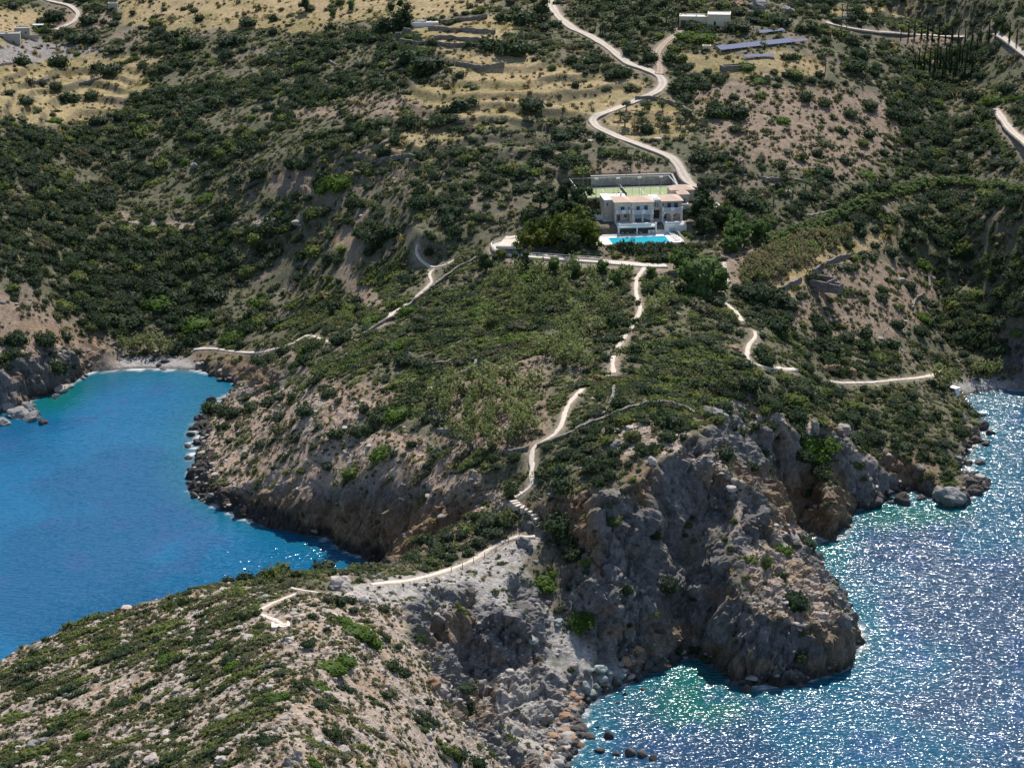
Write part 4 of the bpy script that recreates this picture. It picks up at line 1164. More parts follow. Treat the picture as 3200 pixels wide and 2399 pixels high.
BIG_GREEN = [(702, 404, 56, 1), (738, 402, 50, 2), (82, 241, 22, 0), (167, 119, 17, 2), (120, 264, 28, 1), (502, 734, 52, 1), (426, 712, 66, 2), (337, 664, 66, 1), (563, 660, 42, 0), (1745, 960, 56, 0), (1770, 985, 62, 2), (1790, 965, 44, 1), (1722, 884, 36, 1), (2148, 222, 42, 0), (2120, 228, 26, 2),
    (1174, 1262, 52, 1), (1195, 1240, 20, 0), (1256, 1350, 56, 1), (770, 1372, 70, 1), (800, 1392, 50, 2), (745, 1350, 40, 0), (715, 1452, 64, 1), (745, 1440, 50, 2), (692, 1490, 50, 0), (590, 1520, 40, 2), (610, 1510, 36, 1), (505, 1445, 46, 1), (360, 1430, 44, 1), (180, 1600, 40, 2), (680, 1656, 40, 0),
    (1500, 660, 40, 1), (1480, 650, 34, 2), (1270, 640, 34, 1), (1870, 380, 40, 1), (1610, 150, 40, 2), (1520, 90, 46, 1), (1480, 86, 40, 0), (1560, 255, 34, 2), (1690, 265, 30, 1), (1640, 180, 30, 1), (590, 215, 20, 0), (600, 275, 22, 1), (400, 350, 20, 2), (430, 300, 22, 0), (320, 400, 20, 1), (545, 260, 20, 2),
    (390, 435, 20, 0), (445, 430, 36, 1), (800, 700, 40, 1), (880, 680, 40, 2), (850, 755, 44, 1), (1040, 680, 50, 1), (1110, 745, 46, 2), (1120, 610, 44, 1), (1690, 1190, 40, 1), (1655, 1215, 34, 0), (820, 990, 50, 1), (860, 905, 60, 2), (1990, 575, 40, 1), (1990, 690, 40, 2)]
for px, py, w, i in BIG_GREEN:
    x, y, m = spot(px, py)
    put('green_shrub', x, y, w * m / 1.9, i, rot=0.5 + rng.normal(0, 0.3), tilt=0.7, flat=rng.uniform(0.8, 1.1), wide=1.25)

def along(pts, step):
    w = chain_world(pts, step)
    return w[:, 0], w[:, 1]
def inside(poly, spacing, jit=0.35):
    """evenly set out world points whose picture falls in a polygon"""
    p = np.asarray(poly, float)
    x, y, _ = hit(p[:, 0], p[:, 1])
    gx, gy = np.meshgrid(np.arange(x.min(), x.max(), spacing), np.arange(y.min(), y.max(), spacing))
    gx = gx.ravel() + rng.uniform(-jit, jit, gx.size) * spacing
    gy = gy.ravel() + rng.uniform(-jit, jit, gy.size) * spacing
    X1, Y1, Z1 = ground(gx, gy)
    qx, qy = project(X1, Y1, Z1)
    k = in_poly(qx, qy, poly) & (bil(calm, gx, gy) < 0.3)
    return gx[k], gy[k]
for poly, sp, s in (([(1205, -10), (1500, -10), (1480, 66), (1390, 104), (1330, 95), (1240, 36)], 8.2, 2.2), ([(1316, 234), (1470, 226), (1500, 262), (1480, 290), (1350, 286), (1306, 262)], 6.6, 1.9), ([(1650, 590), (1720, 570), (1730, 600), (1670, 618)], 6, 1.7)):
    x, y = inside(poly, sp, 0.22)
    put('olive_tree', x, y, rng.uniform(0.8, 1.25, len(x)) * s, rng.integers(0, 3, len(x)))
for poly, sp, s in (([(950, 840), (1085, 815), (1190, 850), (1196, 925), (1100, 975), (1000, 970), (930, 900)], 5.2, 2.2), ([(1165, 740), (1240, 690), (1292, 720), (1272, 800), (1180, 800)], 5.2, 2.2), ([(1060, 600), (1330, 582), (1350, 640), (1290, 690), (1180, 684), (1060, 650)], 7.5, 2.1),
                    ([(1390, 660), (1440, 620), (1460, 650), (1410, 700)], 6, 1.9), ([(1040, 960), (1190, 945), (1160, 970), (1060, 985)], 7, 1.7)):
    x, y = inside(poly, sp)
    put('tamarisk_tree', x, y, rng.uniform(0.75, 1.2, len(x)) * s, rng.integers(0, 3, len(x)))
for px, py, h in [(345, 760, 36), (318, 758, 30), (290, 758, 30), (262, 757, 26), (366, 764, 24), (905, 908, 34), (2030, 838, 44), (2056, 832, 34), (2112, 815, 34), (2140, 818, 32), (2155, 808, 28)]:
    x, y, m = spot(px, py)
    put('tamarisk_tree', x, y, h * m / 2.0, rng.integers(0, 3))
for px, py, h in [(1946, 84, 24), (1962, 85, 34), (1975, 86, 40), (1990, 85, 34), (2003, 88, 42), (2014, 86, 36), (2028, 88, 40), (2042, 90, 34), (2056, 92, 42), (2070, 94, 36), (2084, 96, 32), (2100, 92, 34), (2118, 90, 38), (2136, 88, 40), (2150, 84, 34),
                   (1985, 150, 44), (1996, 158, 52), (2008, 152, 48), (2018, 162, 56), (2030, 154, 52), (2042, 160, 60), (2054, 152, 54), (2066, 158, 58), (2078, 148, 50), (2088, 140, 46), (2024, 140, 48), (2050, 138, 50), (2072, 134, 46), (2096, 128, 42), (2036, 172, 50), (2060, 172, 46),
                   (1976, 160, 40), (2084, 164, 44), (2100, 150, 40), (2110, 118, 36), (1756, 42, 14), (1762, 44, 14), (1768, 43, 12), (2180, 92, 40), (2196, 94, 36), (2165, 72, 34)]:
    x, y, m = spot(px, py)
    put('cypress_tree', x, y, h * m / 4.6, rng.integers(0, 2), wide=1.25)
x, y = along([(1206, 26), (1245, 56), (1290, 80), (1318, 100)], 3.2)
put('cypress_tree', x + 3.2, y, rng.uniform(0.55, 0.8, len(x)), rng.integers(0, 2, len(x)), wide=1.5)
# villa garden: local metres in front of, beside and behind the house
for lx, ly, s, i in [(-30, 1, 3.4, 0), (-25, 0, 3.9, 3), (-20.5, -1, 4.0, 0), (-16.8, 1, 3.6, 3), (-36, 3, 2.9, 0), (-28, 7, 3.6, 0), (-22.5, 6, 4.1, 3), (-17.5, 8, 4.2, 0), (-33, 9, 3.0, 3), (-25, 13, 3.4, 1), (-18.5, 14, 3.2, 1),
                     (-13.5, 13.5, 2.6, 1), (-16, -5, 2.6, 0), (-23, -6, 2.4, 1), (20.4, 15.5, 3.2, 1), (22.5, 11, 3.2, 1), (24, 17, 3.4, 1), (26, 10, 3.0, 1), (19.5, 7, 2.4, 1), (21, 4, 2.8, 1), (27, 15, 3.6, 3), (24, 22, 3.0, 1), (30, 8, 2.9, 4), (33, 13, 2.6, 4), (28, 1, 2.6, 4),
                     (-16, 22, 3.6, 1), (-20, 26, 3.6, 1), (-24, 21, 3.0, 1), (-14.5, 28, 3.0, 1), (-27, 28, 2.8, 1), (-9, 30.0, 1.9, 1), (-1.5, 30.6, 2.3, 1), (0.5, 30.8, 2.0, 4), (6.2, 31.0, 1.5, 4), (-5, 30.4, 1.6, 1), (3.4, 30.2, 1.5, 1), (10, 30.8, 1.2, 4)]:
    x, y, _ = vworld(lx, ly)
    put('garden_tree', x, y, s, i, flat=rng.uniform(0.9, 1.1), wide=rng.uniform(1.0, 1.2))
for px, py, h, i in [(1516, 640, 95, 2), (1490, 628, 66, 4), (1545, 632, 70, 2), (1465, 585, 50, 4), (1600, 530, 50, 4), (1640, 520, 46, 4), (1580, 545, 44, 2), (1405, 600, 26, 4), (1195, 590, 40, 2), (1240, 596, 34, 4), (1300, 590, 34, 2), (1130, 585, 44, 1), (1080, 560, 26, 3), (1050, 590, 40, 1),
                      (1350, 600, 36, 2), (1330, 620, 36, 4), (870, 62, 50, 1), (1170, 40, 44, 1), (660, 26, 30, 1), (720, 36, 22, 2), (760, 20, 22, 2)]:
    x, y, m = spot(px, py)
    put('garden_tree', x, y, h * m / 2.0, i)
for k in range(46):
    lx, ly = rng.uniform(-12, 17), rng.uniform(-8.0, -2.0)
    x, y, _ = vworld(lx, ly)
    put('round_shrub', x, y, rng.uniform(0.7, 1.1) if ly > -4.5 else rng.uniform(0.9, 1.8), rng.choice([0, 1, 4, 6, 2]), flat=1.0)
for lx, ly, s in [(12.2, 9.6, 1.3), (14, 7.6, 1.2), (15.5, 9, 1.4), (16.2, 6.0, 1.2), (15.4, 11.5, 1.2), (16.8, 3.5, 1.1), (22, 26.5, 1.1), (23.5, 24.5, 1.0), (19.2, 30.5, 1.1)]:
    x, y, _ = vworld(lx, ly)
    put('green_shrub', x, y, s, rng.integers(0, 3), flat=1.2)
# oleander hedge up the gully and the dry feathery band beside it
for off in (-1.5, 1.2):
    x, y = along([(2225, 418), (2150, 404), (2060, 396), (1990, 402), (1920, 422), (1880, 436), (1850, 450), (1800, 474), (1745, 494), (1690, 514), (1640, 526)], 2.6)
    put('garden_tree', x + rng.normal(0, 0.5, len(x)), y + off, rng.uniform(1.1, 1.7, len(x)), rng.choice([5, 5, 5, 4], len(x)), flat=0.8, wide=1.3)
x, y = along([(2150, 236), (2165, 262), (2190, 300), (2212, 335)], 2.6)
put('garden_tree', x - 4.5, y, rng.uniform(0.9, 1.4, len(x)), 5, flat=0.8)
x, y = along([(2160, 222), (2230, 212)], 2.6)
put('green_shrub', x, y, rng.uniform(1.2, 1.7, len(x)), rng.integers(0, 3, len(x)), flat=1.4)
x, y = along([(1295, 338), (1350, 343), (1400, 342), (1440, 350)], 2.2)
put('garden_tree', x, y, rng.uniform(0.9, 1.2, len(x)), rng.choice([5, 4], len(x)), flat=0.85)
x, y = inside([(1615, 562), (1700, 522), (1830, 487), (1846, 504), (1760, 562), (1650, 612), (1600, 620)], 2.0)
put('feathery_shrub', x, y, rng.uniform(1.3, 2.2, len(x)), rng.integers(0, 3, len(x)))
x, y = inside([(700, 650), (760, 660), (770, 700), (710, 710)], 2.6)
put('feathery_shrub', x, y, rng.uniform(0.8, 1.2, len(x)), 1)

# ------------------------------------------------------------------ landmarks that labels refer to
MARKS = [(330, 785, 'the pebble beach of the west bay'), (90, 800, 'the grey cliffs west of the beach'), (250, 690, 'the wooded hollow behind the pebble beach'), (60, 650, 'the worn earth track at the west edge'), (520, 750, 'the paved walk east of the pebble beach'), (440, 620, 'the green terrace above the pebble beach'),
    (200, 500, 'the deep wooded gully'), (350, 400, 'the upper side of the wooded gully'), (450, 300, 'the long scrub slope above the gully'), (600, 200, 'the broken stone wall on the scrub slope'), (120, 200, 'the golden terraces at the west edge'), (60, 80, 'the ruined farm buildings'), (240, 40, 'the small square hut'), (480, 80, 'the golden field along the top'),
    (700, 45, 'the lone field tree'), (900, 60, 'the white ruin among the terraces'), (1000, 90, 'the stepped golden terraces'), (1000, 225, 'the round oval thicket on the meadow'), (1180, 190, 'the pale meadow'), (830, 260, 'the earth bank under the meadow'), (950, 340, 'the curved grass terraces'), (640, 390, 'the bare red clearing'), (720, 400, 'the bright green mound'),
    (700, 480, 'the rock outcrops in the scrub'), (900, 470, 'the sandy pit with the stair'), (780, 560, 'the bare track below the thicket'), (920, 600, 'the stepped path to the west bay'), (840, 700, 'the foot of the stepped path'), (1080, 530, 'the looped driveway'), (1200, 510, 'the tall hedge trees by the driveway'),
    (1390, 520, 'the swimming pool'), (1380, 450, 'the stone villa'), (1360, 400, 'the tennis court'), (1440, 300, 'the bend of the dirt road'), (1420, 170, 'the fork of the dirt road'), (1270, 70, 'the upper dirt road'), (1350, 40, 'the hillside olive grove'), (1400, 260, 'the walled olive plot'),
    (1530, 45, 'the flat-roofed cream house'), (1650, 100, 'the long solar array'), (1590, 145, 'the low stone enclosure'), (1700, 250, 'the stony hill beyond the road'), (1850, 300, 'the stony slope under the cypresses'), (2040, 140, 'the cypress wood'), (1900, 60, 'the narrow hill road'), (2170, 280, 'the walled road at the east edge'), (2060, 300, 'the dark ravine'),
    (1985, 404, 'the crest of the oleander hedge'), (2160, 404, 'the east end of the oleander hedge'), (2075, 396, 'the high stretch of the oleander hedge'), (1915, 424, 'the hedge above the rounded dark mound'), (1850, 450, 'the middle of the oleander hedge'), (1775, 484, 'the lower half of the oleander hedge'), (1665, 520, 'the foot of the oleander hedge'), (1710, 420, 'the palms on the slope'), (1720, 552, 'the middle of the dry feathery thicket'), (1815, 498, 'the upper tip of the dry feathery thicket'), (1640, 592, 'the lower end of the dry feathery thicket'), (1700, 522, 'the upper edge of the dry feathery thicket'), (1560, 460, 'the dark trees beside the villa'), (1516, 600, 'the big fresh green tree'), (1750, 610, 'the roofless stone ruin'), (1650, 660, 'the big dark mound by the east path'), (1620, 750, 'the east stair path'), (1790, 770, 'the small crag by the path'),
    (1900, 820, 'the level walk to the east bay'), (2060, 850, 'the beach hut'), (2150, 820, 'the small east beach'), (2100, 700, 'the shaded east valley side'), (1930, 690, 'the ruined walls above the east bay'), (2000, 950, 'the dark rocks by the jetty'), (1850, 950, 'the flat ground above the east coves'), (1760, 980, 'the bright green cliff thicket'), (1650, 930, 'the head of the cliff gully'),
    (1480, 930, 'the cliff brow above the cove'), (1400, 890, 'the long curved stone wall'), (1325, 805, 'the paved end of the villa path'), (1370, 680, 'the villa path'), (1220, 740, 'the feathery tree stand'), (1070, 890, 'the feathery grove'), (1200, 620, 'the scrub below the driveway'), (1000, 640, 'the dense headland scrub'), (1050, 760, 'the dry stone wall in the scrub'), (860, 850, 'the end of the sandy trail'),
    (640, 800, 'the sandy trail over the headland'), (600, 900, 'the rocky west flank of the headland'), (480, 960, 'the dark shore rocks'), (700, 1020, 'the brow of the west cliffs'), (900, 990, 'the broken wall above the west cliffs'), (1150, 1000, 'the paved path over the headland'), (1300, 980, 'the heath above the cliff edge'), (1130, 1090, 'the zigzag cliff stair'), (1220, 1170, 'the rust coloured buttress'),
    (1000, 1215, 'the railed path along the isthmus'), (800, 1250, 'the white rock knob on the isthmus'), (1170, 1260, 'the grey scree under the isthmus'), (1260, 1350, 'the scree above the boulder cove'), (1420, 1300, 'the dark cliff of the cove'), (1680, 1200, 'the neck of the rocky spur'), (1750, 1330, 'the top of the rocky spur'), (1010, 1420, 'the folded grey cliff'),
    (607, 1350, 'the white bench platform'), (560, 1310, 'the zigzag path to the platform'), (690, 1275, 'the short path behind the platform'), (760, 1390, 'the bright green thicket by the crest'), (830, 1450, 'the pinkish slope facing the cove'), (1000, 1560, 'the brink above the folded cliff'), (720, 1560, 'the stony rib near the bottom edge'), (900, 1620, 'the bottom of the pinkish slope'),
    (560, 1500, 'the stony crest'), (400, 1400, 'the streaked slope above the west bay'), (450, 1280, 'the skyline of the near hill'), (200, 1360, 'the falling skyline of the near hill'), (100, 1500, 'the west foot of the near hill'), (300, 1560, 'the middle of the near slope'), (420, 1640, 'the bottom edge of the near slope'), (120, 1630, 'the low corner of the near slope')]
MK = np.array([(m[0], m[1]) for m in MARKS], float)
WHAT = {'round_shrub': ('shrub', 'shrub'), 'mat_shrub': ('wind-clipped mat shrub', 'shrub'), 'green_shrub': ('shrub', 'shrub'), 'olive_tree': ('olive tree', 'tree'), 'tamarisk_tree': ('tamarisk tree', 'tree'),
        'cypress_tree': ('cypress', 'tree'), 'garden_tree': ('tree', 'tree'), 'feathery_shrub': ('shrub', 'shrub'), 'palm_tree': ('palm', 'tree'), 'boulder': ('boulder', 'rock'), 'outcrop': ('rock outcrop', 'rock')}
GROUPS = {'round_shrub': 'dark shrubs of the hillsides', 'mat_shrub': 'wind-clipped shrubs of the headland', 'green_shrub': 'bright green shrubs', 'olive_tree': 'olive trees of the groves', 'tamarisk_tree': 'feathery tamarisk trees', 'cypress_tree': 'cypresses',
          'garden_tree': 'broad-leaved trees round the villa', 'feathery_shrub': 'dry feathery shrubs by the hedge', 'boulder': 'boulders along the shore', 'outcrop': 'pale rock outcrops'}
def label_all(things):
    """things: list of (object, kind, colour, shape, size in metres, px, py); every label is drawn from look, size and place"""
    pend = {}
    for o, kind, colour, shape, size, px, py in things:
        d = np.hypot(MK[:, 0] - px, (MK[:, 1] - py) * 1.7)
        j = int(np.argmin(d))
        up = py - MK[j, 1]
        rel = 'uphill from' if up < -22 else 'downhill from' if up > 22 else 'level with' if d[j] > 34 else 'right beside'
        far = '' if d[j] < 62 else 'well '
        sz = 'very large' if size > 7.5 else 'large' if size > 5.0 else 'medium-sized' if size > 3.2 else 'small' if size > 1.8 else 'tiny'
        base = (sz, colour, shape, kind, (far if rel in ('uphill from', 'downhill from') else '') + rel, MARKS[j][2])
        pend.setdefault(base, []).append((d[j], o))
    for (sz, colour, shape, kind, rel, mk), lst in pend.items():
        lst.sort(key=lambda t: t[0])
        for n, (_, o) in enumerate(lst):
            lab = ' '.join(w for w in (sz, shape, colour, WHAT[kind][0], rel, mk) if w)
            if len(lst) == 2:
                lab = ('closer ' if n == 0 else 'farther ') + lab
            elif len(lst) == 3:
                lab = ('closest ', 'middle ', 'farther out ')[n] + lab
            w = lab.split()
            tag(o, ' '.join(w[:16]), WHAT[kind][1], GROUPS.get(kind))

def euler_of(rot, nx, ny):
    """euler angles of a plant turned by rot about an axis leaning to (nx, ny)"""
    nz = np.sqrt(np.clip(1 - nx * nx - ny * ny, 0.05, 1))
    c, s = np.cos(rot), np.sin(rot)
    zx, zy, zz = nx, ny, nz
    xz = -(c * zx + s * zy) / zz
    xl = np.sqrt(1 + xz ** 2)
    xx, xy, xz = c / xl, s / xl, xz / xl
    yx, yy, yz = zy * xz - zz * xy, zz * xx - zx * xz, zx * xy - zy * xx
    return np.stack([np.arctan2(yz, zz), np.arcsin(np.clip(-xz, -1, 1)), np.arctan2(xy, xx)], 1)

def scatter(name, data, meshes, label, cat=None):
    """many small plants as one object: copies of a few meshes on a cloud of points"""
    if not len(data):
        return None
    src = bpy.data.collections.new(name + '_sources')
    for k, me in enumerate(meshes):
        src.objects.link(bpy.data.objects.new('%s_source_%02d' % (name, k), me))
    me = bpy.data.meshes.new(name)
    me.vertices.add(len(data))
    me.vertices.foreach_set('co', data[:, :3].astype(np.float32).ravel())
    for nm, typ, key, arr in (('turn', 'FLOAT_VECTOR', 'vector', euler_of(data[:, 5], data[:, 6], data[:, 7])),
                              ('size', 'FLOAT_VECTOR', 'vector', np.stack([data[:, 3] * data[:, 9], data[:, 3], data[:, 3] * data[:, 8]], 1)), ('pick', 'INT', 'value', data[:, 4])):
        a = me.attributes.new(nm, typ, 'POINT')
        a.data.foreach_set(key, arr.astype(np.int32 if typ == 'INT' else np.float32).ravel())
    o = link(bpy.data.objects.new(name, me))
    ng = bpy.data.node_groups.new(name + '_spread', 'GeometryNodeTree')
    ng.interface.new_socket('Geometry', in_out='INPUT', socket_type='NodeSocketGeometry')
    ng.interface.new_socket('Geometry', in_out='OUTPUT', socket_type='NodeSocketGeometry')
    N, L = ng.nodes.new, ng.links.new
    gi, go = N('NodeGroupInput'), N('NodeGroupOutput')
    ci = N('GeometryNodeCollectionInfo'); ci.inputs['Collection'].default_value = src
    ci.inputs['Separate Children'].default_value = True; ci.inputs['Reset Children'].default_value = True
    iop = N('GeometryNodeInstanceOnPoints'); iop.inputs['Pick Instance'].default_value = True
    def at(nm, typ):
        n = N('GeometryNodeInputNamedAttribute'); n.data_type = typ; n.inputs['Name'].default_value = nm
        return n.outputs['Attribute']
    L(gi.outputs[0], iop.inputs['Points']); L(ci.outputs[0], iop.inputs['Instance'])
    L(at('pick', 'INT'), iop.inputs['Instance Index'])
    e2r = N('FunctionNodeEulerToRotation'); L(at('turn', 'FLOAT_VECTOR'), e2r.inputs[0]); L(e2r.outputs[0], iop.inputs['Rotation'])
    L(at('size', 'FLOAT_VECTOR'), iop.inputs['Scale'])
    L(iop.outputs[0], go.inputs[0])
    mod = o.modifiers.new('spread', 'NODES'); mod.node_group = ng
    tag(o, label, cat, kind='stuff')
    return o

STUFF_NAMES = {'round_shrub': ('scrub_undergrowth', 'dense dark shrubs covering the hillsides and gullies'), 'mat_shrub': ('heath_undergrowth', 'wind-clipped heath covering the headland'), 'feathery_shrub': ('dry_undergrowth', 'dry feathery stems by the hedge'),
               'green_shrub': ('green_undergrowth', 'bright green shrubs scattered over the slopes'), 'garden_tree': ('hedge_foliage', 'hedge greenery'), 'tuft': ('ground_cover_vegetation', 'grey tufts and dry grass dotting the ground'),
               'olive_tree': ('olive_foliage', 'far olive greenery'), 'tamarisk_tree': ('feathery_foliage', 'feathery greenery'), 'cypress_tree': ('cypress_foliage', 'cypress greenery')}
LIMIT = 290
labelled = []
for kind, parts in plants.items():
    if not parts:
        continue
    data = np.concatenate(parts)
    vis = in_sight(data[:, 0], data[:, 1], data[:, 2], 2.5)
    if kind in ('round_shrub', 'mat_shrub', 'green_shrub'):
        for f in (0.5, 1.0, 1.7):                    # keep growth off the routes, and from standing right in front of them
            vis &= bil(route_mask, data[:, 0], data[:, 1] + f * data[:, 3]) < 0.35
    data = data[vis]
    if kind == 'tuft':
        scatter(STUFF_NAMES[kind][0], data, [v[2] for v in KIND[kind]], STUFF_NAMES[kind][1])
        continue
    px, py = project(data[:, 0], data[:, 1], data[:, 2])
    shown = in_sight(data[:, 0], data[:, 1], data[:, 2], 0.6) & (px > 2) & (px < PW - 2) & (py > 6) & (py < PH + 10)
    score = np.where(shown, data[:, 3] / np.hypot(data[:, 0], data[:, 1]), 0)
    order = np.argsort(-score)
    one = order[:LIMIT][score[order[:LIMIT]] > 0]
    rest = np.setdiff1d(np.arange(len(data)), one)
    eul = euler_of(data[:, 5], data[:, 6], data[:, 7])
    for k in one:
        colour, shape, cm, tm = KIND[kind][int(data[k, 4])]
        s = data[k, 3]
        if tm is None:
            o = link(bpy.data.objects.new(kind, cm))
        else:
            o = link(bpy.data.objects.new(kind, None))
            o.empty_display_size = 0.2
            for nm, me in (('crown', cm), ('trunk', tm)):
                link(bpy.data.objects.new(nm, me), o)
        o.location = data[k, :3]
        o.rotation_euler = eul[k]
        o.scale = (s * data[k, 9], s, s * data[k, 8])
        wm = 2 * s * data[k, 9] * (1.5 if kind == 'mat_shrub' else 0.55 if kind == 'cypress_tree' else 1)
        labelled.append((o, kind, colour, shape, wm, px[k], py[k]))
    if len(rest):
        nm, lb = STUFF_NAMES[kind]
        trunks = [v[3] for v in KIND[kind] if v[3] is not None]
        scatter(nm, data[rest], [v[2] for v in KIND[kind]], lb)
        if trunks:
            scatter(nm.replace('foliage', 'trunk_undergrowth'), data[rest], trunks, 'stems under the ' + lb)
print('PLANTS', {k: sum(len(p) for p in v) for k, v in plants.items()})
# ------------------------------------------------------------------ building materials
def plain(name, col, rough=0.7, var=0.18, scale=2.0, spec=0.3, bump=0.0, metal=0.0):
    m, nt, b = new_mat(name)
    L = nt.links.new
    geo = nd(nt, 'ShaderNodeNewGeometry')
    n = nd(nt, 'ShaderNodeTexNoise', i_Scale=scale, i_Detail=5.0, i_Roughness=0.65)
    L(geo.outputs['Position'], n.inputs['Vector'])
    r = ramp(nt, [(0.28, tuple(v * (1 - var) for v in col)), (0.72, tuple(min(1, v * (1 + var)) for v in col))])
    L(n.outputs[0], r.inputs[0]); L(r.outputs[0], b.inputs['Base Color'])
    b.inputs['Roughness'].default_value = rough
    b.inputs['Specular IOR Level'].default_value = spec
    b.inputs['Metallic'].default_value = metal
    if bump:
        bp = nd(nt, 'ShaderNodeBump', i_Strength=0.6, i_Distance=bump)
        L(n.outputs[0], bp.inputs['Height']); L(bp.outputs[0], b.inputs['Normal'])
    return m

def stones(name, lo, hi, scale, mortar=0.5):
    m, nt, b = new_mat(name)
    L = nt.links.new
    geo = nd(nt, 'ShaderNodeNewGeometry')
    mp = nd(nt, 'ShaderNodeMapping'); mp.inputs['Scale'].default_value = (1.0, 1.0, 1.9)
    L(geo.outputs['Position'], mp.inputs['Vector'])
    v = nd(nt, 'ShaderNodeTexVoronoi', i_Scale=scale)
    e = nd(nt, 'ShaderNodeTexVoronoi', i_Scale=scale, feature='DISTANCE_TO_EDGE')
    L(mp.outputs[0], v.inputs['Vector']); L(mp.outputs[0], e.inputs['Vector'])
    sep = nd(nt, 'ShaderNodeSeparateColor'); L(v.outputs['Color'], sep.inputs[0])
    r = ramp(nt, [(0.0, lo), (1.0, hi)]); L(sep.outputs[0], r.inputs[0])
    j = ramp(nt, [(0.0, mortar), (0.12, 1.0)]); L(e.outputs['Distance'], j.inputs[0])
    L(mixc(nt, 'MULTIPLY', 1.0, r.outputs[0], j.outputs[0]), b.inputs['Base Color'])
    bp = nd(nt, 'ShaderNodeBump', i_Strength=0.8, i_Distance=0.12)
    L(j.outputs[0], bp.inputs['Height']); L(bp.outputs[0], b.inputs['Normal'])
    b.inputs['Roughness'].default_value = 0.9
    return m

M = {
    'stone': stones('villa_stonework', (0.56, 0.485, 0.395), (0.74, 0.66, 0.555), 1.7, 0.92),
    'drystone': stones('dry_stone', (0.17, 0.145, 0.125), (0.40, 0.345, 0.30), 2.4, 0.3),
    'retain': stones('retaining_stone', (0.34, 0.30, 0.265), (0.56, 0.51, 0.46), 1.5, 0.7),
    'white': plain('white_render', (0.80, 0.775, 0.74), 0.75, 0.05, 0.8),
    'cream': plain('cream_render', (0.66, 0.565, 0.42), 0.8, 0.12, 0.9),
    'grey_render': plain('grey_render', (0.42, 0.385, 0.34), 0.85, 0.18, 0.8),
    'deck': plain('pale_paving', (0.80, 0.75, 0.685), 0.7, 0.06, 1.5),
    'road': plain('dusty_track', (0.53, 0.455, 0.375), 0.95, 0.16, 0.6, bump=0.08),
    'earth': plain('earth_track', (0.40, 0.31, 0.225), 0.95, 0.18, 0.6, bump=0.08),
    'path': plain('path_paving', (0.60, 0.52, 0.43), 0.85, 0.28, 1.4, bump=0.05),
    'terracotta': plain('terracotta_tiles', (0.54, 0.395, 0.30), 0.8, 0.22, 3.0),
    'shutter': plain('blue_shutter', (0.40, 0.47, 0.56), 0.6, 0.06),
    'blue': plain('blue_paint', (0.055, 0.17, 0.32), 0.5, 0.08),
    'wood': plain('red_brown_wood', (0.21, 0.095, 0.06), 0.6, 0.15, 5),
    'post': plain('weathered_post', (0.13, 0.10, 0.08), 0.8, 0.2, 8),
    'metal': plain('grey_metal', (0.30, 0.30, 0.31), 0.5, 0.08, metal=0.3),
    'lamp': plain('lamp_white', (0.85, 0.82, 0.75), 0.4, 0.03),
    'cushion': plain('white_cushion', (0.72, 0.73, 0.76), 0.8, 0.05),
    'court': plain('court_green', (0.27, 0.32, 0.155), 0.9, 0.08, 0.5),
    'rust': plain('rust_paint', (0.52, 0.13, 0.07), 0.6, 0.1),
    'glass': plain('window_glass', (0.035, 0.055, 0.075), 0.08, 0.1, 1, spec=0.8),
    'awning': plain('blue_awning', (0.17, 0.30, 0.38), 0.7, 0.08),
    'solar': plain('solar_cells', (0.115, 0.135, 0.235), 0.6, 0.10, 4, spec=0.05),
    'alu': plain('aluminium_frame', (0.60, 0.63, 0.68), 0.4, 0.04, metal=0.4),
    'pool': plain('pool_tiles', (0.035, 0.46, 0.56), 0.5, 0.05),
    'tint': plain('dark_opening', (0.05, 0.047, 0.045), 0.9, 0.1),
}
for key in ('road', 'earth'):           # wheel tracks worn pale, a dustier crown and verges between them
    nt = M[key].node_tree; b = nt.nodes['Principled BSDF']
    src = b.inputs['Base Color'].links[0].from_socket
    ac = nd(nt, 'ShaderNodeAttribute', attribute_name='across')
    rr = ramp(nt, [(0.0, 0.55), (0.12, 0.85), (0.27, 1.12), (0.5, 0.80), (0.73, 1.12), (0.88, 0.85), (1.0, 0.55)])
    nt.links.new(ac.outputs['Fac'], rr.inputs[0])
    nt.links.new(mixc(nt, 'MULTIPLY', 1.0, src, rr.outputs[0]), b.inputs['Base Color'])
pw, nt, b = new_mat('pool_water')
n = nd(nt, 'ShaderNodeTexNoise', i_Scale=1.3, i_Detail=3.0)
geo = nd(nt, 'ShaderNodeNewGeometry'); nt.links.new(geo.outputs['Position'], n.inputs['Vector'])
bp = nd(nt, 'ShaderNodeBump', i_Strength=0.6, i_Distance=0.25)
nt.links.new(n.outputs[0], bp.inputs['Height']); nt.links.new(bp.outputs[0], b.inputs['Normal'])
b.inputs['Base Color'].default_value = (0.02, 0.42, 0.55, 1); b.inputs['Roughness'].default_value = 0.08; b.inputs['IOR'].default_value = 1.33

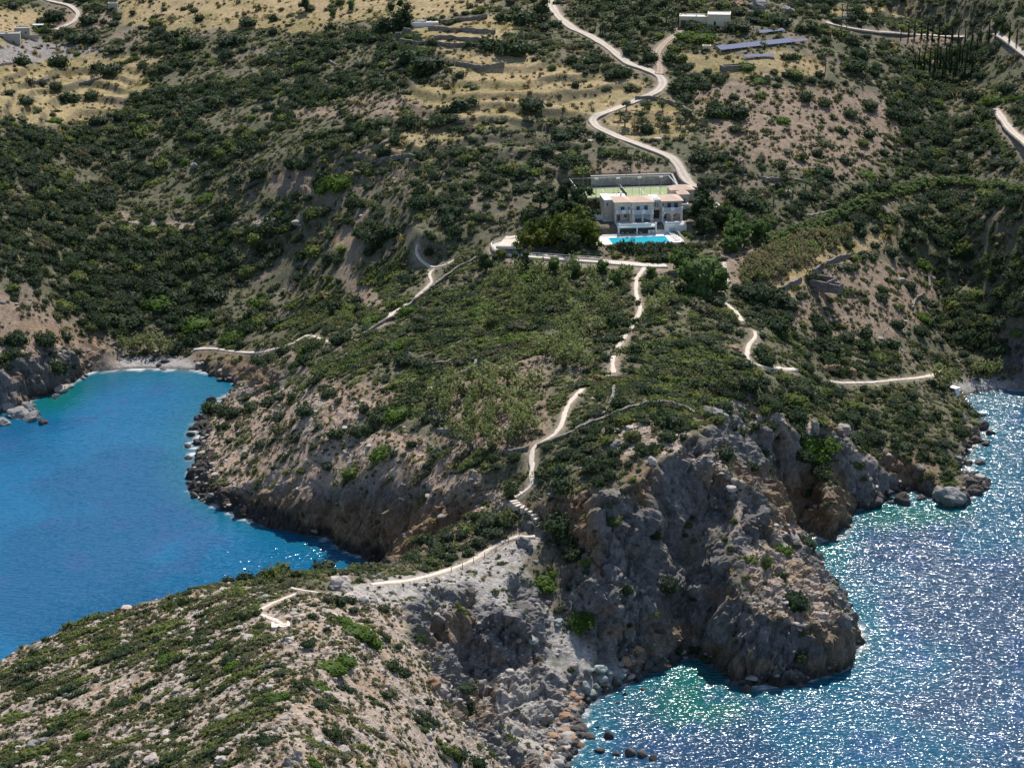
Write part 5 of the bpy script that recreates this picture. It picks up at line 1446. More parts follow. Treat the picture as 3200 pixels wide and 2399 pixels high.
class MB:
    """collects boxes, bars and walls; build() links them as one mesh"""
    def __init__(self):
        self.v, self.f = [], []
    def hexa(self, p):
        n = len(self.v); self.v += [tuple(q) for q in p]
        self.f += [tuple(n + i for i in q) for q in ((0, 3, 2, 1), (4, 5, 6, 7), (0, 1, 5, 4), (1, 2, 6, 5), (2, 3, 7, 6), (3, 0, 4, 7))]
        return self
    def box(self, x0, x1, y0, y1, z0, z1):
        return self.hexa([(x0, y0, z0), (x1, y0, z0), (x1, y1, z0), (x0, y1, z0), (x0, y0, z1), (x1, y0, z1), (x1, y1, z1), (x0, y1, z1)])
    def bar(self, a, c, w, h=None):
        a, c = Vector(a), Vector(c); h = h or w
        d = (c - a).normalized(); s = d.cross(Vector((0, 0, 1)))
        s = s.normalized() if s.length > 1e-4 else Vector((1, 0, 0)); u = s.cross(d)
        s, u = s * w / 2, u * h / 2
        return self.hexa([a - s - u, a + s - u, c + s - u, c - s - u, a - s + u, a + s + u, c + s + u, c - s + u])
    def hip(self, x0, x1, y0, y1, z, rise, over=0.35, inset=None):
        x0, x1, y0, y1 = x0 - over, x1 + over, y0 - over, y1 + over
        k = inset if inset is not None else (y1 - y0) / 2
        k = min(k, (x1 - x0) / 2 - 0.02)
        ym, n = (y0 + y1) / 2, len(self.v)
        self.v += [(x0, y0, z), (x1, y0, z), (x1, y1, z), (x0, y1, z), (x0 + k, ym, z + rise), (x1 - k, ym, z + rise), (x0, y0, z - 0.18), (x1, y0, z - 0.18), (x1, y1, z - 0.18), (x0, y1, z - 0.18)]
        self.f += [tuple(n + i for i in q) for q in ((0, 1, 5, 4), (1, 2, 5), (2, 3, 4, 5), (3, 0, 4), (9, 8, 7, 6), (0, 6, 7, 1), (1, 7, 8, 2), (2, 8, 9, 3), (3, 9, 6, 0))]
        return self
    def arch_wall(self, x0, x1, y0, y1, z0, z1, arches, n=12):
        xs = {x0, x1}
        for cx, r, sp in arches:
            xs |= {cx + r * math.sin(math.pi * (k / n - 0.5)) for k in range(n + 1)}
        xs = sorted(xs)
        def low(x, e):
            for cx, r, sp in arches:
                if abs(x + e - cx) < r - 1e-6:
                    return sp + math.sqrt(max(r * r - (x - cx) ** 2, 0))
            return z0
        for a, c in zip(xs[:-1], xs[1:]):
            e = (c - a) * 0.01
            za, zc = low(a, e), low(c, -e)
            if min(za, zc) < z1 - 1e-3:
                self.hexa([(a, y0, za), (c, y0, zc), (c, y1, zc), (a, y1, za), (a, y0, z1), (c, y0, z1), (c, y1, z1), (a, y1, z1)])
        return self
    def build(self, name, mat, parent=None):
        return mesh_obj(name, self.v, self.f, mat, parent)

def thing(name, label, cat, loc, rz=0.0, group=None):
    o = link(bpy.data.objects.new(name, None))
    o.location, o.rotation_euler = loc, (0, 0, rz)
    o.empty_display_size = 0.3
    return tag(o, label, cat, group, 'thing')

def copy_part(o, parent, loc=None, name=None):
    c = o.copy(); COL.objects.link(c); c.parent = parent
    if loc is not None: c.location = loc
    for ch in o.children:
        copy_part(ch, c)
    return c

# ------------------------------------------------------------------ roads and paths draped on the ground
def strip(name, w, width, mat, lift=0.14, across=8, ragged=0.12, label=None):
    t = np.gradient(w, axis=0); t /= np.linalg.norm(t, axis=1)[:, None]
    nrm = np.stack([-t[:, 1], t[:, 0]], 1)
    n = len(w)
    wid = width * (1 + (vnoise2(np.arange(n) / 5.0, np.zeros(n), len(name) + int(width * 7)) - 0.5) * ragged * 3)
    V = []
    for k in range(across + 1):
        u = k / across - 0.5
        p = w + nrm * (wid * u)[:, None] + (rng.normal(0, ragged * 0.4, (n, 1)) * nrm if k in (0, across) else 0)
        x, y, z = ground(p[:, 0], p[:, 1])
        V.append(np.stack([p[:, 0], p[:, 1], z], 1))
    V = np.array(V)
    zc = V[1:-1, :, 2].max(0)
    zc = np.convolve(np.pad(zc, 3, mode='edge'), np.ones(7) / 7, 'valid')
    V[:, :, 2] = np.maximum(V[:, :, 2], zc[None, :] - 0.05) + lift
    edge0, edge1 = V[0].copy(), V[-1].copy()
    edge0[:, 2] -= 0.7; edge1[:, 2] -= 0.7
    edge0[:, :2] += nrm * -0.12; edge1[:, :2] += nrm * 0.12
    V = np.concatenate([edge0[None], V, edge1[None]])
    m = len(V)
    F = [((k + 1) * n + i, (k + 1) * n + i + 1, k * n + i + 1, k * n + i) for k in range(m - 1) for i in range(n - 1)]
    o = mesh_obj(name, V.reshape(-1, 3), F, mat, smooth=True)
    a = o.data.attributes.new('across', 'FLOAT', 'POINT')
    a.data.foreach_set('value', np.repeat(np.concatenate([[0], np.linspace(0, 1, across + 1), [1]]), n).astype(np.float32))
    return tag(o, label, kind='structure')
RL = {'dirt_road': ('pale dusty road winding down the hill to the villa', 'road'), 'farm_track': ('brown earth track forking off the dusty road', 'earth'), 'hill_road': ('narrow pale road cut into the far hillside', 'road'),
      'corner_road': ('pale road at the top corner by the cypresses', 'road'), 'edge_road': ('pale walled road at the east edge', 'road'), 'farm_lane': ('pale lane past the ruined farm', 'road')}
for nm, (lab, mt) in RL.items():
    strip(nm, route_w[nm][1], route_w[nm][0], M[mt], label=lab)
for nm in PATHS:
    strip('footpath', route_w[nm][1], route_w[nm][0] * 0.8, M['path'], lift=0.13, across=3, ragged=0.2, label='pale stone footpath')

def stair(pts, width, tread, label, rail=False, z_ends=None, base=0.5, group='stone stairs on the paths'):
    """separate stone treads along a chain of photograph points"""
    if z_ends is not None:
        p = np.array([[float(v) for v in at_z(px, py, zz)] + [zz] for (px, py), zz in zip(pts, z_ends)])
        n = max(4, int(np.hypot(*np.diff(p[:, :2], axis=0).T).sum() / tread))
        s = np.concatenate([[0], np.cumsum(np.linalg.norm(np.diff(p, axis=0), axis=1))])
        p = np.stack([np.interp(np.linspace(0, s[-1], n), s, p[:, k]) for k in range(3)], 1)
        w, z = p[:, :2], p[:, 2]
    else:
        w = chain_world(pts, tread)
        x, y, z = ground(w[:, 0], w[:, 1])
        z = np.convolve(np.pad(z, 2, mode='edge'), np.ones(5) / 5, 'valid') + 0.12
    root = thing('stone_stair', label, 'stairs', (w[0, 0], w[0, 1], z[0]), group=group)
    t = np.gradient(w, axis=0); t /= np.linalg.norm(t, axis=1)[:, None]
    for k in range(len(w)):
        ang = math.atan2(t[k, 1], t[k, 0])
        m = MB().box(-tread * 0.46, tread * 0.46, -width / 2, width / 2, -base, 0)
        o = m.build('step', M['path'], root)
        o.location = (w[k, 0] - w[0, 0], w[k, 1] - w[0, 1], z[k] - z[0])
        o.rotation_euler = (0, 0, ang + rng.normal(0, 0.04))
    return root, w, z
stair([(1110, 1081), (1121, 1091), (1135, 1096), (1150, 1104), (1160, 1119), (1173, 1133)], 1.9, 0.85, 'zigzag stair of pale slabs climbing the cliff above the isthmus', z_ends=[29.2, 28.9, 28.4, 27.8, 26.6, 25.0], base=1.6)
stair([(1173, 1133), (1166, 1146), (1156, 1160)], 1.8, 0.75, 'short lower flight of pale slabs at the isthmus end', z_ends=[24.9, 24.2, 23.4], base=1.8)
stair([(1152, 1046), (1140, 1056), (1128, 1066), (1114, 1076)], 1.7, 0.9, 'steps of pale slabs at the top of the cliff stair')
stair([(935, 608), (918, 627), (877, 660)], 1.5, 0.9, 'long flight of pale steps beside the stone wall above the west bay')
stair([(846, 677), (844, 688), (829, 701), (808, 711)], 1.5, 0.9, 'bottom flight of pale steps in the scrub above the west bay')
stair([(1394, 577), (1384, 590), (1374, 604)], 1.4, 0.8, 'steps below the driveway at the top of the villa path')
stair([(1385, 668), (1375, 692)], 1.7, 0.9, 'steps halfway down the villa path')
stair([(1563, 567), (1567, 590), (1571, 611)], 1.5, 0.8, 'steep flight of pale steps beside the big fresh green tree')
stair([(1588, 672), (1602, 694)], 1.5, 0.8, 'short flight of pale steps in the dark shrubs of the east path')
stair([(2073, 842), (2080, 848), (2083, 857), (2082, 864)], 1.1, 0.42, 'white steps beside the beach hut', z_ends=[4.4, 3.6, 2.4, 1.5], base=0.8)

def railing(chain, h, gap, label, group=None, mat='post'):
    w = chain_world(chain, gap)
    x, y, z = ground(w[:, 0], w[:, 1])
    root = thing('rope_railing', label, 'railing', (w[0, 0], w[0, 1], z[0]), group=group)
    r = MB()
    for k in range(len(w)):
        o = MB().box(-0.07, 0.07, -0.07, 0.07, -0.4, h).build('post', M[mat], root)
        o.location = (w[k, 0] - w[0, 0], w[k, 1] - w[0, 1], z[k] - z[0])
        if k:
            a = Vector((w[k - 1, 0] - w[0, 0], w[k - 1, 1] - w[0, 1], z[k - 1] - z[0] + h - 0.05))
            c = Vector((w[k, 0] - w[0, 0], w[k, 1] - w[0, 1], z[k] - z[0] + h - 0.05))
            mid = (a + c) / 2 - Vector((0, 0, 0.12))
            r.bar(a, mid, 0.05).bar(mid, c, 0.05)
    r.build('rope', M[mat], root)
railing([(1122, 1154), (1110, 1156), (1094, 1162), (1064, 1176), (1040, 1188)], 1.2, 2.6, 'post and rope railing on the bay side of the isthmus path')
railing([(1098, 1172), (1072, 1186), (1038, 1208), (1000, 1224), (975, 1235)], 1.2, 3.6, 'post and rope railing on the cliff side of the isthmus path')
railing([(1146, 1034), (1130, 1058), (1106, 1080), (1112, 1092), (1140, 1106)], 1.0, 2.4, 'thin posts and rope beside the cliff stair')

# ------------------------------------------------------------------ dry stone walls
def dry_wall(pts, h, label, th=0.7, mat='drystone'):
    w = chain_world(pts, 0.8)
    n = len(w)
    x, y, z = ground(w[:, 0], w[:, 1])
    z = np.minimum(z, np.convolve(np.pad(z, 3, mode='edge'), np.ones(7) / 7, 'valid') + 0.2)
    t = np.gradient(w, axis=0); t /= np.linalg.norm(t, axis=1)[:, None]
    nr = np.stack([-t[:, 1], t[:, 0]], 1)
    hh = h * (0.82 + 0.4 * vnoise2(np.arange(n) / 3.0, np.full(n, h), 401)) + rng.normal(0, 0.07, n)
    V = []
    for u, top in ((-0.62, 0), (-0.5, 1), (0, 1.04), (0.5, 1), (0.62, 0)):
        p = w + nr * (u * th * (1 + rng.normal(0, 0.12, n)))[:, None]
        V.append(np.stack([p[:, 0], p[:, 1], z + (hh * top if top else -0.8) + rng.normal(0, 0.05, n)], 1))
    V = np.array(V)
    F = [((k + 1) * n + i, (k + 1) * n + i + 1, k * n + i + 1, k * n + i) for k in range(4) for i in range(n - 1)]
    F += [tuple(k * n for k in range(5)), tuple(k * n + n - 1 for k in range(4, -1, -1))]
    return tag(mesh_obj('dry_stone_wall', V.reshape(-1, 3), F, M[mat]), label, 'wall', 'dry stone walls', 'thing')
for pts, h, lab in [
    ([(1243, 934), (1275, 921), (1310, 907), (1361, 886), (1396, 878), (1447, 876), (1486, 888), (1500, 897)], 1.3, 'long curved dry stone wall along the brow of the headland'),
    ([(1272, 917), (1306, 897), (1325, 862), (1326, 838)], 1.0, 'dry stone wall climbing from the long curved wall to the villa path'),
    ([(908, 790), (966, 787), (1000, 776), (1028, 782), (1031, 790), (997, 811)], 1.0, 'hooked dry stone wall in the middle of the headland scrub'),
    ([(946, 931), (987, 941), (1011, 945), (1028, 976)], 0.9, 'broken dry stone wall on the west side of the feathery grove'),
    ([(1090, 979), (1120, 976), (1142, 971)], 0.9, 'short dry stone wall meeting the headland path'),
    ([(1160, 966), (1200, 950), (1243, 934)], 0.9, 'dry stone wall just below the bend of the headland path'),
    ([(877, 668), (939, 620), (990, 582), (1028, 562)], 1.2, 'stone wall following the stepped path down to the west bay'),
    ([(784, 725), (846, 689), (873, 674)], 1.1, 'dry stone wall below the foot of the stepped path'),
    ([(409, 230), (481, 206), (550, 188)], 1.2, 'lower dry stone wall on the scrub slope over the gully'),
    ([(612, 168), (687, 134), (749, 110)], 1.2, 'upper dry stone wall on the scrub slope over the gully'),
    ([(1686, 631), (1712, 615), (1730, 606)], 1.3, 'dry stone wall running downhill from the roofless ruin'),
    ([(1756, 590), (1790, 571), (1823, 558), (1860, 549)], 1.3, 'dry stone wall running uphill from the roofless ruin'),
    ([(1372, 215), (1410, 215), (1447, 223), (1486, 240), (1500, 260)], 1.2, 'arched dry stone wall round the olive plot'),
    ([(951, 52), (993, 46), (1053, 40)], 1.5, 'top terrace wall beside the white ruin'),
    ([(926, 67), (970, 67), (1009, 72), (1070, 73)], 1.6, 'second terrace wall under the white ruin'),
    ([(939, 86), (993, 87), (1043, 92)], 1.5, 'third terrace wall, shortest of the stepped terraces'),
    ([(865, 92), (904, 97), (970, 100), (1037, 102)], 1.4, 'lowest terrace wall of the stepped golden terraces'),
    ([(1999, 570), (2006, 598), (2008, 625)], 1.2, 'ruined wall along the upper east valley side'),
    ([(1994, 639), (1973, 653), (1972, 670)], 1.1, 'ruined wall along the lower east valley side'),
    ([(237, 754), (258, 743)], 1.1, 'short stone wall at the back of the pebble beach'),
    ([(65, 182), (106, 173)], 0.9, 'field wall under the dark trees of the golden terraces'),
    ([(172, 183), (217, 172)], 0.9, 'field wall at the inner end of the golden terraces'),
    ([(0, 143), (29, 137)], 0.9, 'field wall at the edge of the ploughed strip'),
    ([(705, 130), (730, 141), (735, 143)], 0.7, 'stub of dry stone wall at the top of the scrub slope'),
    ([(800, 352), (860, 340), (925, 340)], 0.9, 'dry stone wall holding the curved grass terraces'),
    ([(735, 352), (800, 326), (860, 300)], 0.8, 'low bank wall over the curved grass terraces'),
    ([(905, 262), (960, 262), (1005, 264)], 0.8, 'low wall under the oval thicket on the meadow'),
    ([(985, 140), (1040, 146), (1090, 146)], 1.2, 'dark terrace wall at the head of the pale meadow'),
    ([(1750, 470), (1800, 455), (1838, 452)], 0.8, 'dry stone wall beside the oleander hedge'),
    ([(1640, 385), (1700, 392), (1790, 392)], 0.8, 'old field wall above the palms on the slope')]:
    dry_wall(pts, h, lab)

# ------------------------------------------------------------------ the villa (local metres: x along the front, y into the hill, z over the pool deck)
VL = (VO[0], VO[1], 44.0)
villa = thing('villa', 'two storey stone villa with terracotta roofs and blue shutters above the pool', 'villa', vworld(1.2, 0, 44.0), VA)
def vp(name, mat, fn, parent=None):
    m = MB(); fn(m)
    return m.build(name, M[mat], parent or villa)
T, F2, EV = 2.4, 5.5, 8.6           # terrace level, upper floor, eaves
vp('wall', 'stone', lambda m: m.box(-6.4, -1.15, 19.6, 26, T, EV).box(-6.4, -5.9, 17.6, 19.6, T, EV).box(-1.65, -1.15, 17.6, 19.6, T, EV).box(-5.9, -1.65, 17.6, 19.6, F2 - 0.3, EV))
vp('wall', 'stone', lambda m: m.box(-9.0, -6.41, 21.5, 29.5, T, EV - 0.1))
vp('wall', 'stone', lambda m: m.box(-1.14, 5.8, 17.0, 25, T, EV))
vp('wall', 'stone', lambda m: m.box(5.81, 8.49, 19.5, 26, T, EV - 0.3))
vp('wall', 'stone', lambda m: m.box(8.5, 15.1, 19.8, 25.5, T, EV))
vp('wall', 'stone', lambda m: m.box(8.5, 15.1, 18.9, 19.78, F2 + 0.15, EV))
vp('arcade', 'stone', lambda m: m.arch_wall(8.5, 15.1, 17.0, 17.55, T, F2 - 0.02, [(10.25, 1.2, T + 1.35), (13.2, 1.2, T + 1.35)]))
vp('balcony', 'stone', lambda m: m.box(8.5, 15.1, 17.56, 18.88, F2 - 0.2, F2 + 0.14))
vp('wall', 'stone', lambda m: m.box(15.12, 17.6, 20.5, 27, T, F2 + 1.0))
vp('wall', 'stone', lambda m: m.box(15.2, 18.6, 24.2, 28.4, F2 - 2.5, EV + 0.3))
vp('wall', 'stone', lambda m: m.box(13.6, 21.2, 28.5, 34.2, T + 1, EV + 0.7))
vp('parapet', 'white', lambda m: m.box(15.1, 17.7, 20.4, 20.7, F2 + 1.0, F2 + 1.35).box(17.45, 17.7, 20.7, 27, F2 + 1.0, F2 + 1.35))
vp('roof', 'terracotta', lambda m: m.hip(-6.3, -1.3, 17.7, 25.0, EV + 0.19, 1.1))
vp('roof', 'terracotta', lambda m: m.hip(-1.1, 5.7, 17.1, 24.8, EV + 0.19, 1.25))
vp('roof', 'terracotta', lambda m: m.hip(8.6, 15.0, 17.3, 25.2, EV + 0.19, 1.25))
vp('roof', 'terracotta', lambda m: m.hip(15.3, 18.5, 24.3, 28.3, EV + 0.49, 0.9))
vp('roof', 'terracotta', lambda m: m.hip(13.7, 21.1, 28.6, 34.1, EV + 0.89, 1.1))
vp('roof', 'white', lambda m: m.box(5.75, 8.55, 19.4, 26.1, EV - 0.3, EV + 0.25).box(6.2, 8.1, 20.5, 25, EV + 0.25, EV + 0.55))
vp('roof', 'white', lambda m: m.box(-9.1, -6.45, 21.4, 29.6, EV - 0.1, EV + 0.2).box(-6.4, -1.3, 26.05, 29.4, EV - 0.2, EV + 0.12))
vp('chimney', 'white', lambda m: m.box(-2.9, -2.4, 27, 27.5, EV + 0.1, EV + 1.3))
def window(x, y, z, w, h, shutters=True, axis=0, arch=False):
    """frame on the wall face, with panes and open shutters as pieces of their own"""
    m = MB().box(-w / 2 - 0.08, w / 2 + 0.08, -0.07, 0.0, 0, h + 0.08)
    f = m.build('window', M['shutter'], villa)
    f.location = (x, y, z)
    for s in (-1, 1):
        MB().box(min(0.03 * s, s * (w / 2 - 0.02)), max(0.03 * s, s * (w / 2 - 0.02)), -0.10, -0.072, 0.06, h).build('pane', M['glass'], f)
        if shutters:
            a, c = s * (w / 2 + 0.10), s * (w / 2 + 0.10 + w * 0.48)
            MB().box(min(a, c), max(a, c), -0.12, -0.02, 0.0, h + 0.05).build('shutter', M['shutter'], f)
    return f
for x, y, z, w, h, s in [(-3.9, 17.6, F2 + 0.1, 1.15, 1.75, True), (-1.95, 17.6, F2 + 1.0, 0.5, 0.7, False), (0.85, 17.0, F2 + 0.7, 1.1, 1.3, True), (3.35, 17.0, F2 + 0.3, 1.15, 1.8, True), (-2.6, 19.6, T + 1.0, 1.0, 1.2, False), (-4.7, 19.6, T + 0.05, 0.9, 2.0, False),
                         (9.15, 18.9, F2 + 1.3, 0.45, 0.8, False), (11.1, 18.9, F2 + 0.8, 1.05, 1.4, True), (13.3, 18.9, F2 + 0.5, 1.15, 1.7, True), (10.0, 19.8, T + 0.1, 1.0, 1.9, False), (13.0, 19.8, T + 0.9, 1.0, 1.1, False), (16.9, 24.2, F2 + 0.7, 0.9, 1.5, True),
                         (6.3, 19.5, F2 + 0.9, 0.35, 1.4, False), (6.95, 19.5, F2 + 0.9, 0.35, 1.6, False), (7.6, 19.5, F2 + 0.9, 0.35, 1.4, False), (-8.0, 21.5, F2 + 1.2, 0.5, 1.1, False), (16.3, 20.5, T + 0.4, 1.5, 2.3, False)]:
    window(x, y, z, w, h, s)
for x in (1.05, 3.75):              # tall glazed doors under blinds, with a round light above
    d = MB().box(x - 1.05, x + 1.05, 16.93, 16.999, T, T + 2.3).build('glazed_door', M['glass'], villa)
    MB().box(x - 1.1, x + 1.1, 16.80, 16.92, T + 1.25, T + 2.35).build('blind', M['awning'], d)
    MB().box(x - 0.5, x + 0.5, 16.90, 16.999, T + 2.45, T + 2.8).build('fanlight', M['glass'], d)
vp('doorway', 'tint', lambda m: m.box(6.2, 8.2, 19.44, 19.499, T + 0.4, T + 3.1))
def balustrade(x0, x1, y, z, h=0.95, solid=False):
    n = max(2, int((x1 - x0) / 0.32))
    o = MB().box(x0, x1, y - 0.12, y + 0.12, z + h - 0.14, z + h).box(x0, x1, y - 0.12, y + 0.12, z, z + 0.12).build('balustrade', M['white'], villa)
    bal = MB()
    if solid:
        bal.box(x0 + 0.02, x1 - 0.02, y - 0.05, y + 0.05, z + 0.125, z + h - 0.145)
        bal.build('railing_panel', M['shutter'], o)
    else:
        for k in range(n):
            c = x0 + (k + 0.5) * (x1 - x0) / n
            bal.box(c - 0.07, c + 0.07, y - 0.07, y + 0.07, z + 0.125, z + h - 0.145)
        tag(bal.build('balusters', M['white'], o), kind='stuff')
    for c in (x0 - 0.02, x1 + 0.02):
        MB().box(c - 0.27, c + 0.27, y - 0.27, y + 0.27, z - 0.05, z + h + 0.18).build('pier', M['white'], o)
balustrade(-6.0, -1.6, 11.2, T); balustrade(-0.9, 2.2, 11.2, T); balustrade(2.8, 5.4, 11.2, T)
balustrade(8.8, 11.7, 11.6, T); balustrade(12.3, 14.7, 11.6, T)
balustrade(-5.7, -3.9, 17.3, F2 - 0.25, solid=True); balustrade(-3.3, -1.7, 17.3, F2 - 0.25, solid=True); balustrade(-0.7, 2.2, 16.7, F2 - 0.2, solid=True); balustrade(2.8, 5.4, 16.7, F2 - 0.2, solid=True)
balustrade(8.9, 11.6, 17.2, F2 + 0.13, solid=True); balustrade(12.2, 14.8, 17.2, F2 + 0.13, solid=True)
vp('balcony', 'stone', lambda m: m.box(-1.13, 5.79, 16.4, 16.995, F2 - 0.55, F2 - 0.26))
vp('terrace', 'white', lambda m: m.box(-6.35, 5.7, 11.0, 19.4, T - 0.32, T - 0.02).box(-6.35, -6.0, 11.0, 17, -0.3, T - 0.325).box(-0.65, -0.25, 11.0, 11.5, -0.3, T - 0.325).box(5.3, 5.7, 11.0, 19.4, -0.3, T - 0.325).box(-6.0, 5.3, 14.6, 15.0, -0.3, T - 0.325))
vp('terrace', 'white', lambda m: m.box(8.4, 15.2, 11.3, 19.7, -0.3, T - 0.02))
vp('terrace', 'white', lambda m: m.box(-9.5, 16.5, 19.9, 31, 1.2, T - 0.05))
vp('bar_counter', 'white', lambda m: m.box(3.1, 5.2, 11.4, 12.0, -0.05, 1.15))
vp('lifebuoy', 'rust', lambda m: [m.bar((4.15 + 0.3 * math.cos(a), 11.33, 0.6 + 0.3 * math.sin(a)), (4.15 + 0.3 * math.cos(a + 0.7), 11.33, 0.6 + 0.3 * math.sin(a + 0.7)), 0.12) for a in np.arange(0, 6.28, 0.7)])
vp('store_door', 'shutter', lambda m: m.box(9.7, 11.6, 11.22, 11.299, 0, 1.75))
for k in range(14):
    o = vp('step', 'deck', lambda m: m.box(5.72, 8.38, 10.2 + k * 0.55, 19.3 if k == 13 else 10.2 + (k + 1) * 0.55 + 0.02 * (k % 2), -0.2 + k * 0.001, 0.172 * (k + 1)))
vp('garden_wall', 'white', lambda m: m.box(-13.5, -9.1, 22.0, 22.3, 1.8, 4.3).box(-13.5, -13.2, 22.3, 27, 1.8, 4.3))
for k, (x, y) in enumerate([(17.7, 17.0), (18.6, 15.6), (19.0, 13.8), (18.8, 12.0)]):
    if k:
        vp('garden_wall', 'white', lambda m: m.bar((px0, py0, 1.2), (x, y, 1.2), 0.25, 2.6))
    px0, py0 = x, y
vp('garden_wall', 'white', lambda m: [m.bar((22.0 + 3.4 * math.cos(a), 26.5 + 3.2 * math.sin(a), 5.4), (22.0 + 3.4 * math.cos(a + 0.25), 26.5 + 3.2 * math.sin(a + 0.25), 5.4), 0.3, 1.3) for a in np.arange(-1.5, 1.2, 0.25)])
vp('garden_wall', 'white', lambda m: [m.bar((22.0 + 6.4 * math.cos(a), 25.0 + 5.2 * math.sin(a), 4.6), (22.0 + 6.4 * math.cos(a + 0.2), 25.0 + 5.2 * math.sin(a + 0.2), 4.6), 0.3, 1.6) for a in np.arange(-1.0, 0.7, 0.2)])
gate = thing('gate_pillar', 'white gate pillar where the dusty road reaches the villa', 'pillar', vworld(27.5, 35.5, 49.8), VA)
MB().box(-0.5, 0.5, -0.5, 0.5, -0.5, 2.4).build('shaft', M['grey_render'], gate); MB().box(-0.65, 0.65, -0.65, 0.65, 2.4, 2.65).build('cap_stone', M['white'], gate)

# pool, deck and furniture
deck = link(bpy.data.objects.new('pool_pavement', None)); deck.location, deck.rotation_euler = VL, (0, 0, VA); tag(deck, 'white paving round the swimming pool', kind='structure')
m = MB().box(-13.8, -9.0, 0.0, 10.9, -1.4, 0).box(9.0, 13.4, 0.0, 10.9, -1.4, 0).box(-8.99, 8.99, 8.05, 10.9, -1.4, 0).box(-6.0, 5.28, 10.92, 14.58, -1.4, -0.012)
m.build('paving_slab', M['deck'], deck)
MB().box(-14.2, 13.8, -1.1, -0.42, -3.4, -0.55).build('retaining_wall', M['retain'], deck)
for k in range(3):
    MB().box(-10.5 + k * 0.1, -6.6 + k * 1.1, 9.6 + k * 0.45, 10.88, 0.0, 0.12 * (k + 1)).build('step', M['deck'], deck)
pool = thing('swimming_pool', 'turquoise rectangular swimming pool with a white overflow edge in front of the villa', 'pool', VL, VA)
MB().box(-8.98, 8.98, 0.02, 8.03, -1.5, -1.3).box(-8.98, 8.98, 7.8, 8.03, -1.3, -0.02).box(-8.98, -8.75, 0.3, 7.8, -1.3, -0.02).box(8.75, 8.98, 0.3, 7.8, -1.3, -0.02).build('basin', M['pool'], pool)
MB().box(-8.98, 8.98, -0.38, 0.30, -1.3, -0.10).build('overflow_edge', M['deck'], pool)
MB().box(-8.74, 8.74, 0.31, 7.79, -1.29, -0.14).build('water', pw, pool)
def lounger(x, y, rz, z, frame, label, n):
    t = thing('sun_lounger', label, 'sun lounger', vworld(x, y, 44.0 + z), VA + rz, 'sun loungers by the pool')
    MB().box(-0.32, 0.32, -1.0, 0.35, 0.28, 0.36).build('frame', M[frame], t)
    MB().box(-0.31, 0.31, -0.98, 0.33, 0.365, 0.46).build('cushion', M['cushion'], t)
    MB().hexa([(-0.31, 0.36, 0.34), (0.31, 0.36, 0.34), (0.31, 0.95, 0.80), (-0.31, 0.95, 0.80), (-0.31, 0.32, 0.44), (0.31, 0.32, 0.44), (0.31, 0.91, 0.90), (-0.31, 0.91, 0.90)]).build('backrest', M['cushion'], t)
    for sx in (-1, 1):
        for sy in (-0.9, 0.3):
            MB().box(sx * 0.27 - 0.03, sx * 0.27 + 0.03, sy - 0.03, sy + 0.03, 0, 0.275).build('leg', M[frame], t)
for k, x in enumerate([-5.2, -3.9, -2.3, -0.6 + 0.9, 1.9]):
    lounger(x, 12.2 + (0.5 if k in (1, 2) else 0), 0.25, 0.0, 'shutter', ['white lounger at the west end of the shaded loggia', 'raised pale lounger beside the west loggia pier', 'raised pale lounger just before the middle loggia pier', 'white lounger right behind the middle loggia pier', 'white lounger next to the bar counter'][k], k)
for k in range(5):
    lounger(11.3, 2.2 + k * 1.7, 1.5, 0.0, 'wood', ['red-brown lounger at the outer edge of the sunny deck', 'second red-brown lounger from the outer deck edge', 'middle red-brown lounger of the sunny deck row', 'second red-brown lounger from the terrace steps', 'red-brown lounger closest to the terrace steps'][k], k)
rail = thing('deck_railing', 'white metal railing at the east end of the pool deck', 'railing', VL, VA)
for k in range(6):
    MB().box(13.25, 13.33, 0.3 + k * 2.0, 0.38 + k * 2.0, 0.0, 1.0).build('post', M['lamp'], rail)
MB().box(13.25, 13.33, 0.2, 10.5, 1.003, 1.07).box(13.27, 13.31, 0.39, 10.3, 0.50, 0.55).build('handrail', M['lamp'], rail)

# tennis court (local metres, level 50.9)
CZ = 51.0 - 44.0
court = thing('tennis_court', 'green tennis court with white lines behind the villa', 'tennis court', VL, VA)
MB().box(-14.4, 17.6, 32.2, 46.4, CZ - 0.2, CZ).build('surface', M['court'], court)
lines = [(-10.4, 13.6, 34.0, 34.1), (-10.4, 13.6, 44.6, 44.7), (-10.4, -10.3, 34.1, 44.6), (13.5, 13.6, 34.1, 44.6), (-4.6, -4.5, 35.5, 43.2), (7.6, 7.7, 35.5, 43.2), (-10.29, 13.49, 35.4, 35.49), (-10.29, 13.49, 43.21, 43.3)]
for a in lines:
    MB().box(*a, CZ + 0.002, CZ + 0.008).build('white_line', M['lamp'], court)
net = MB().box(1.5, 1.58, 33.6, 45.0, CZ + 0.85, CZ + 1.0).build('net', M['cushion'], court)
MB().box(1.52, 1.56, 33.6, 45.0, CZ + 0.05, CZ + 0.849).build('net_cloth', M['tint'], net)
for y in (33.4, 45.1):
    MB().box(1.45, 1.63, y - 0.05, y + 0.05, CZ, CZ + 1.1).build('net_post', M['metal'], net)
fence = thing('court_fence', 'tall mesh fence with pale top rails round the tennis court', 'fence', VL, VA)
for x in np.linspace(-14.6, 17.8, 12):
    for y in (32.0, 46.6):
        MB().box(x - 0.04, x + 0.04, y - 0.04, y + 0.04, CZ - 0.3, CZ + 3.0).build('post', M['metal'], fence)
for y in np.linspace(35, 43.6, 3):
    for x in (-14.6, 17.8):
        MB().box(x - 0.04, x + 0.04, y - 0.04, y + 0.04, CZ - 0.3, CZ + 3.0).build('post', M['metal'], fence)
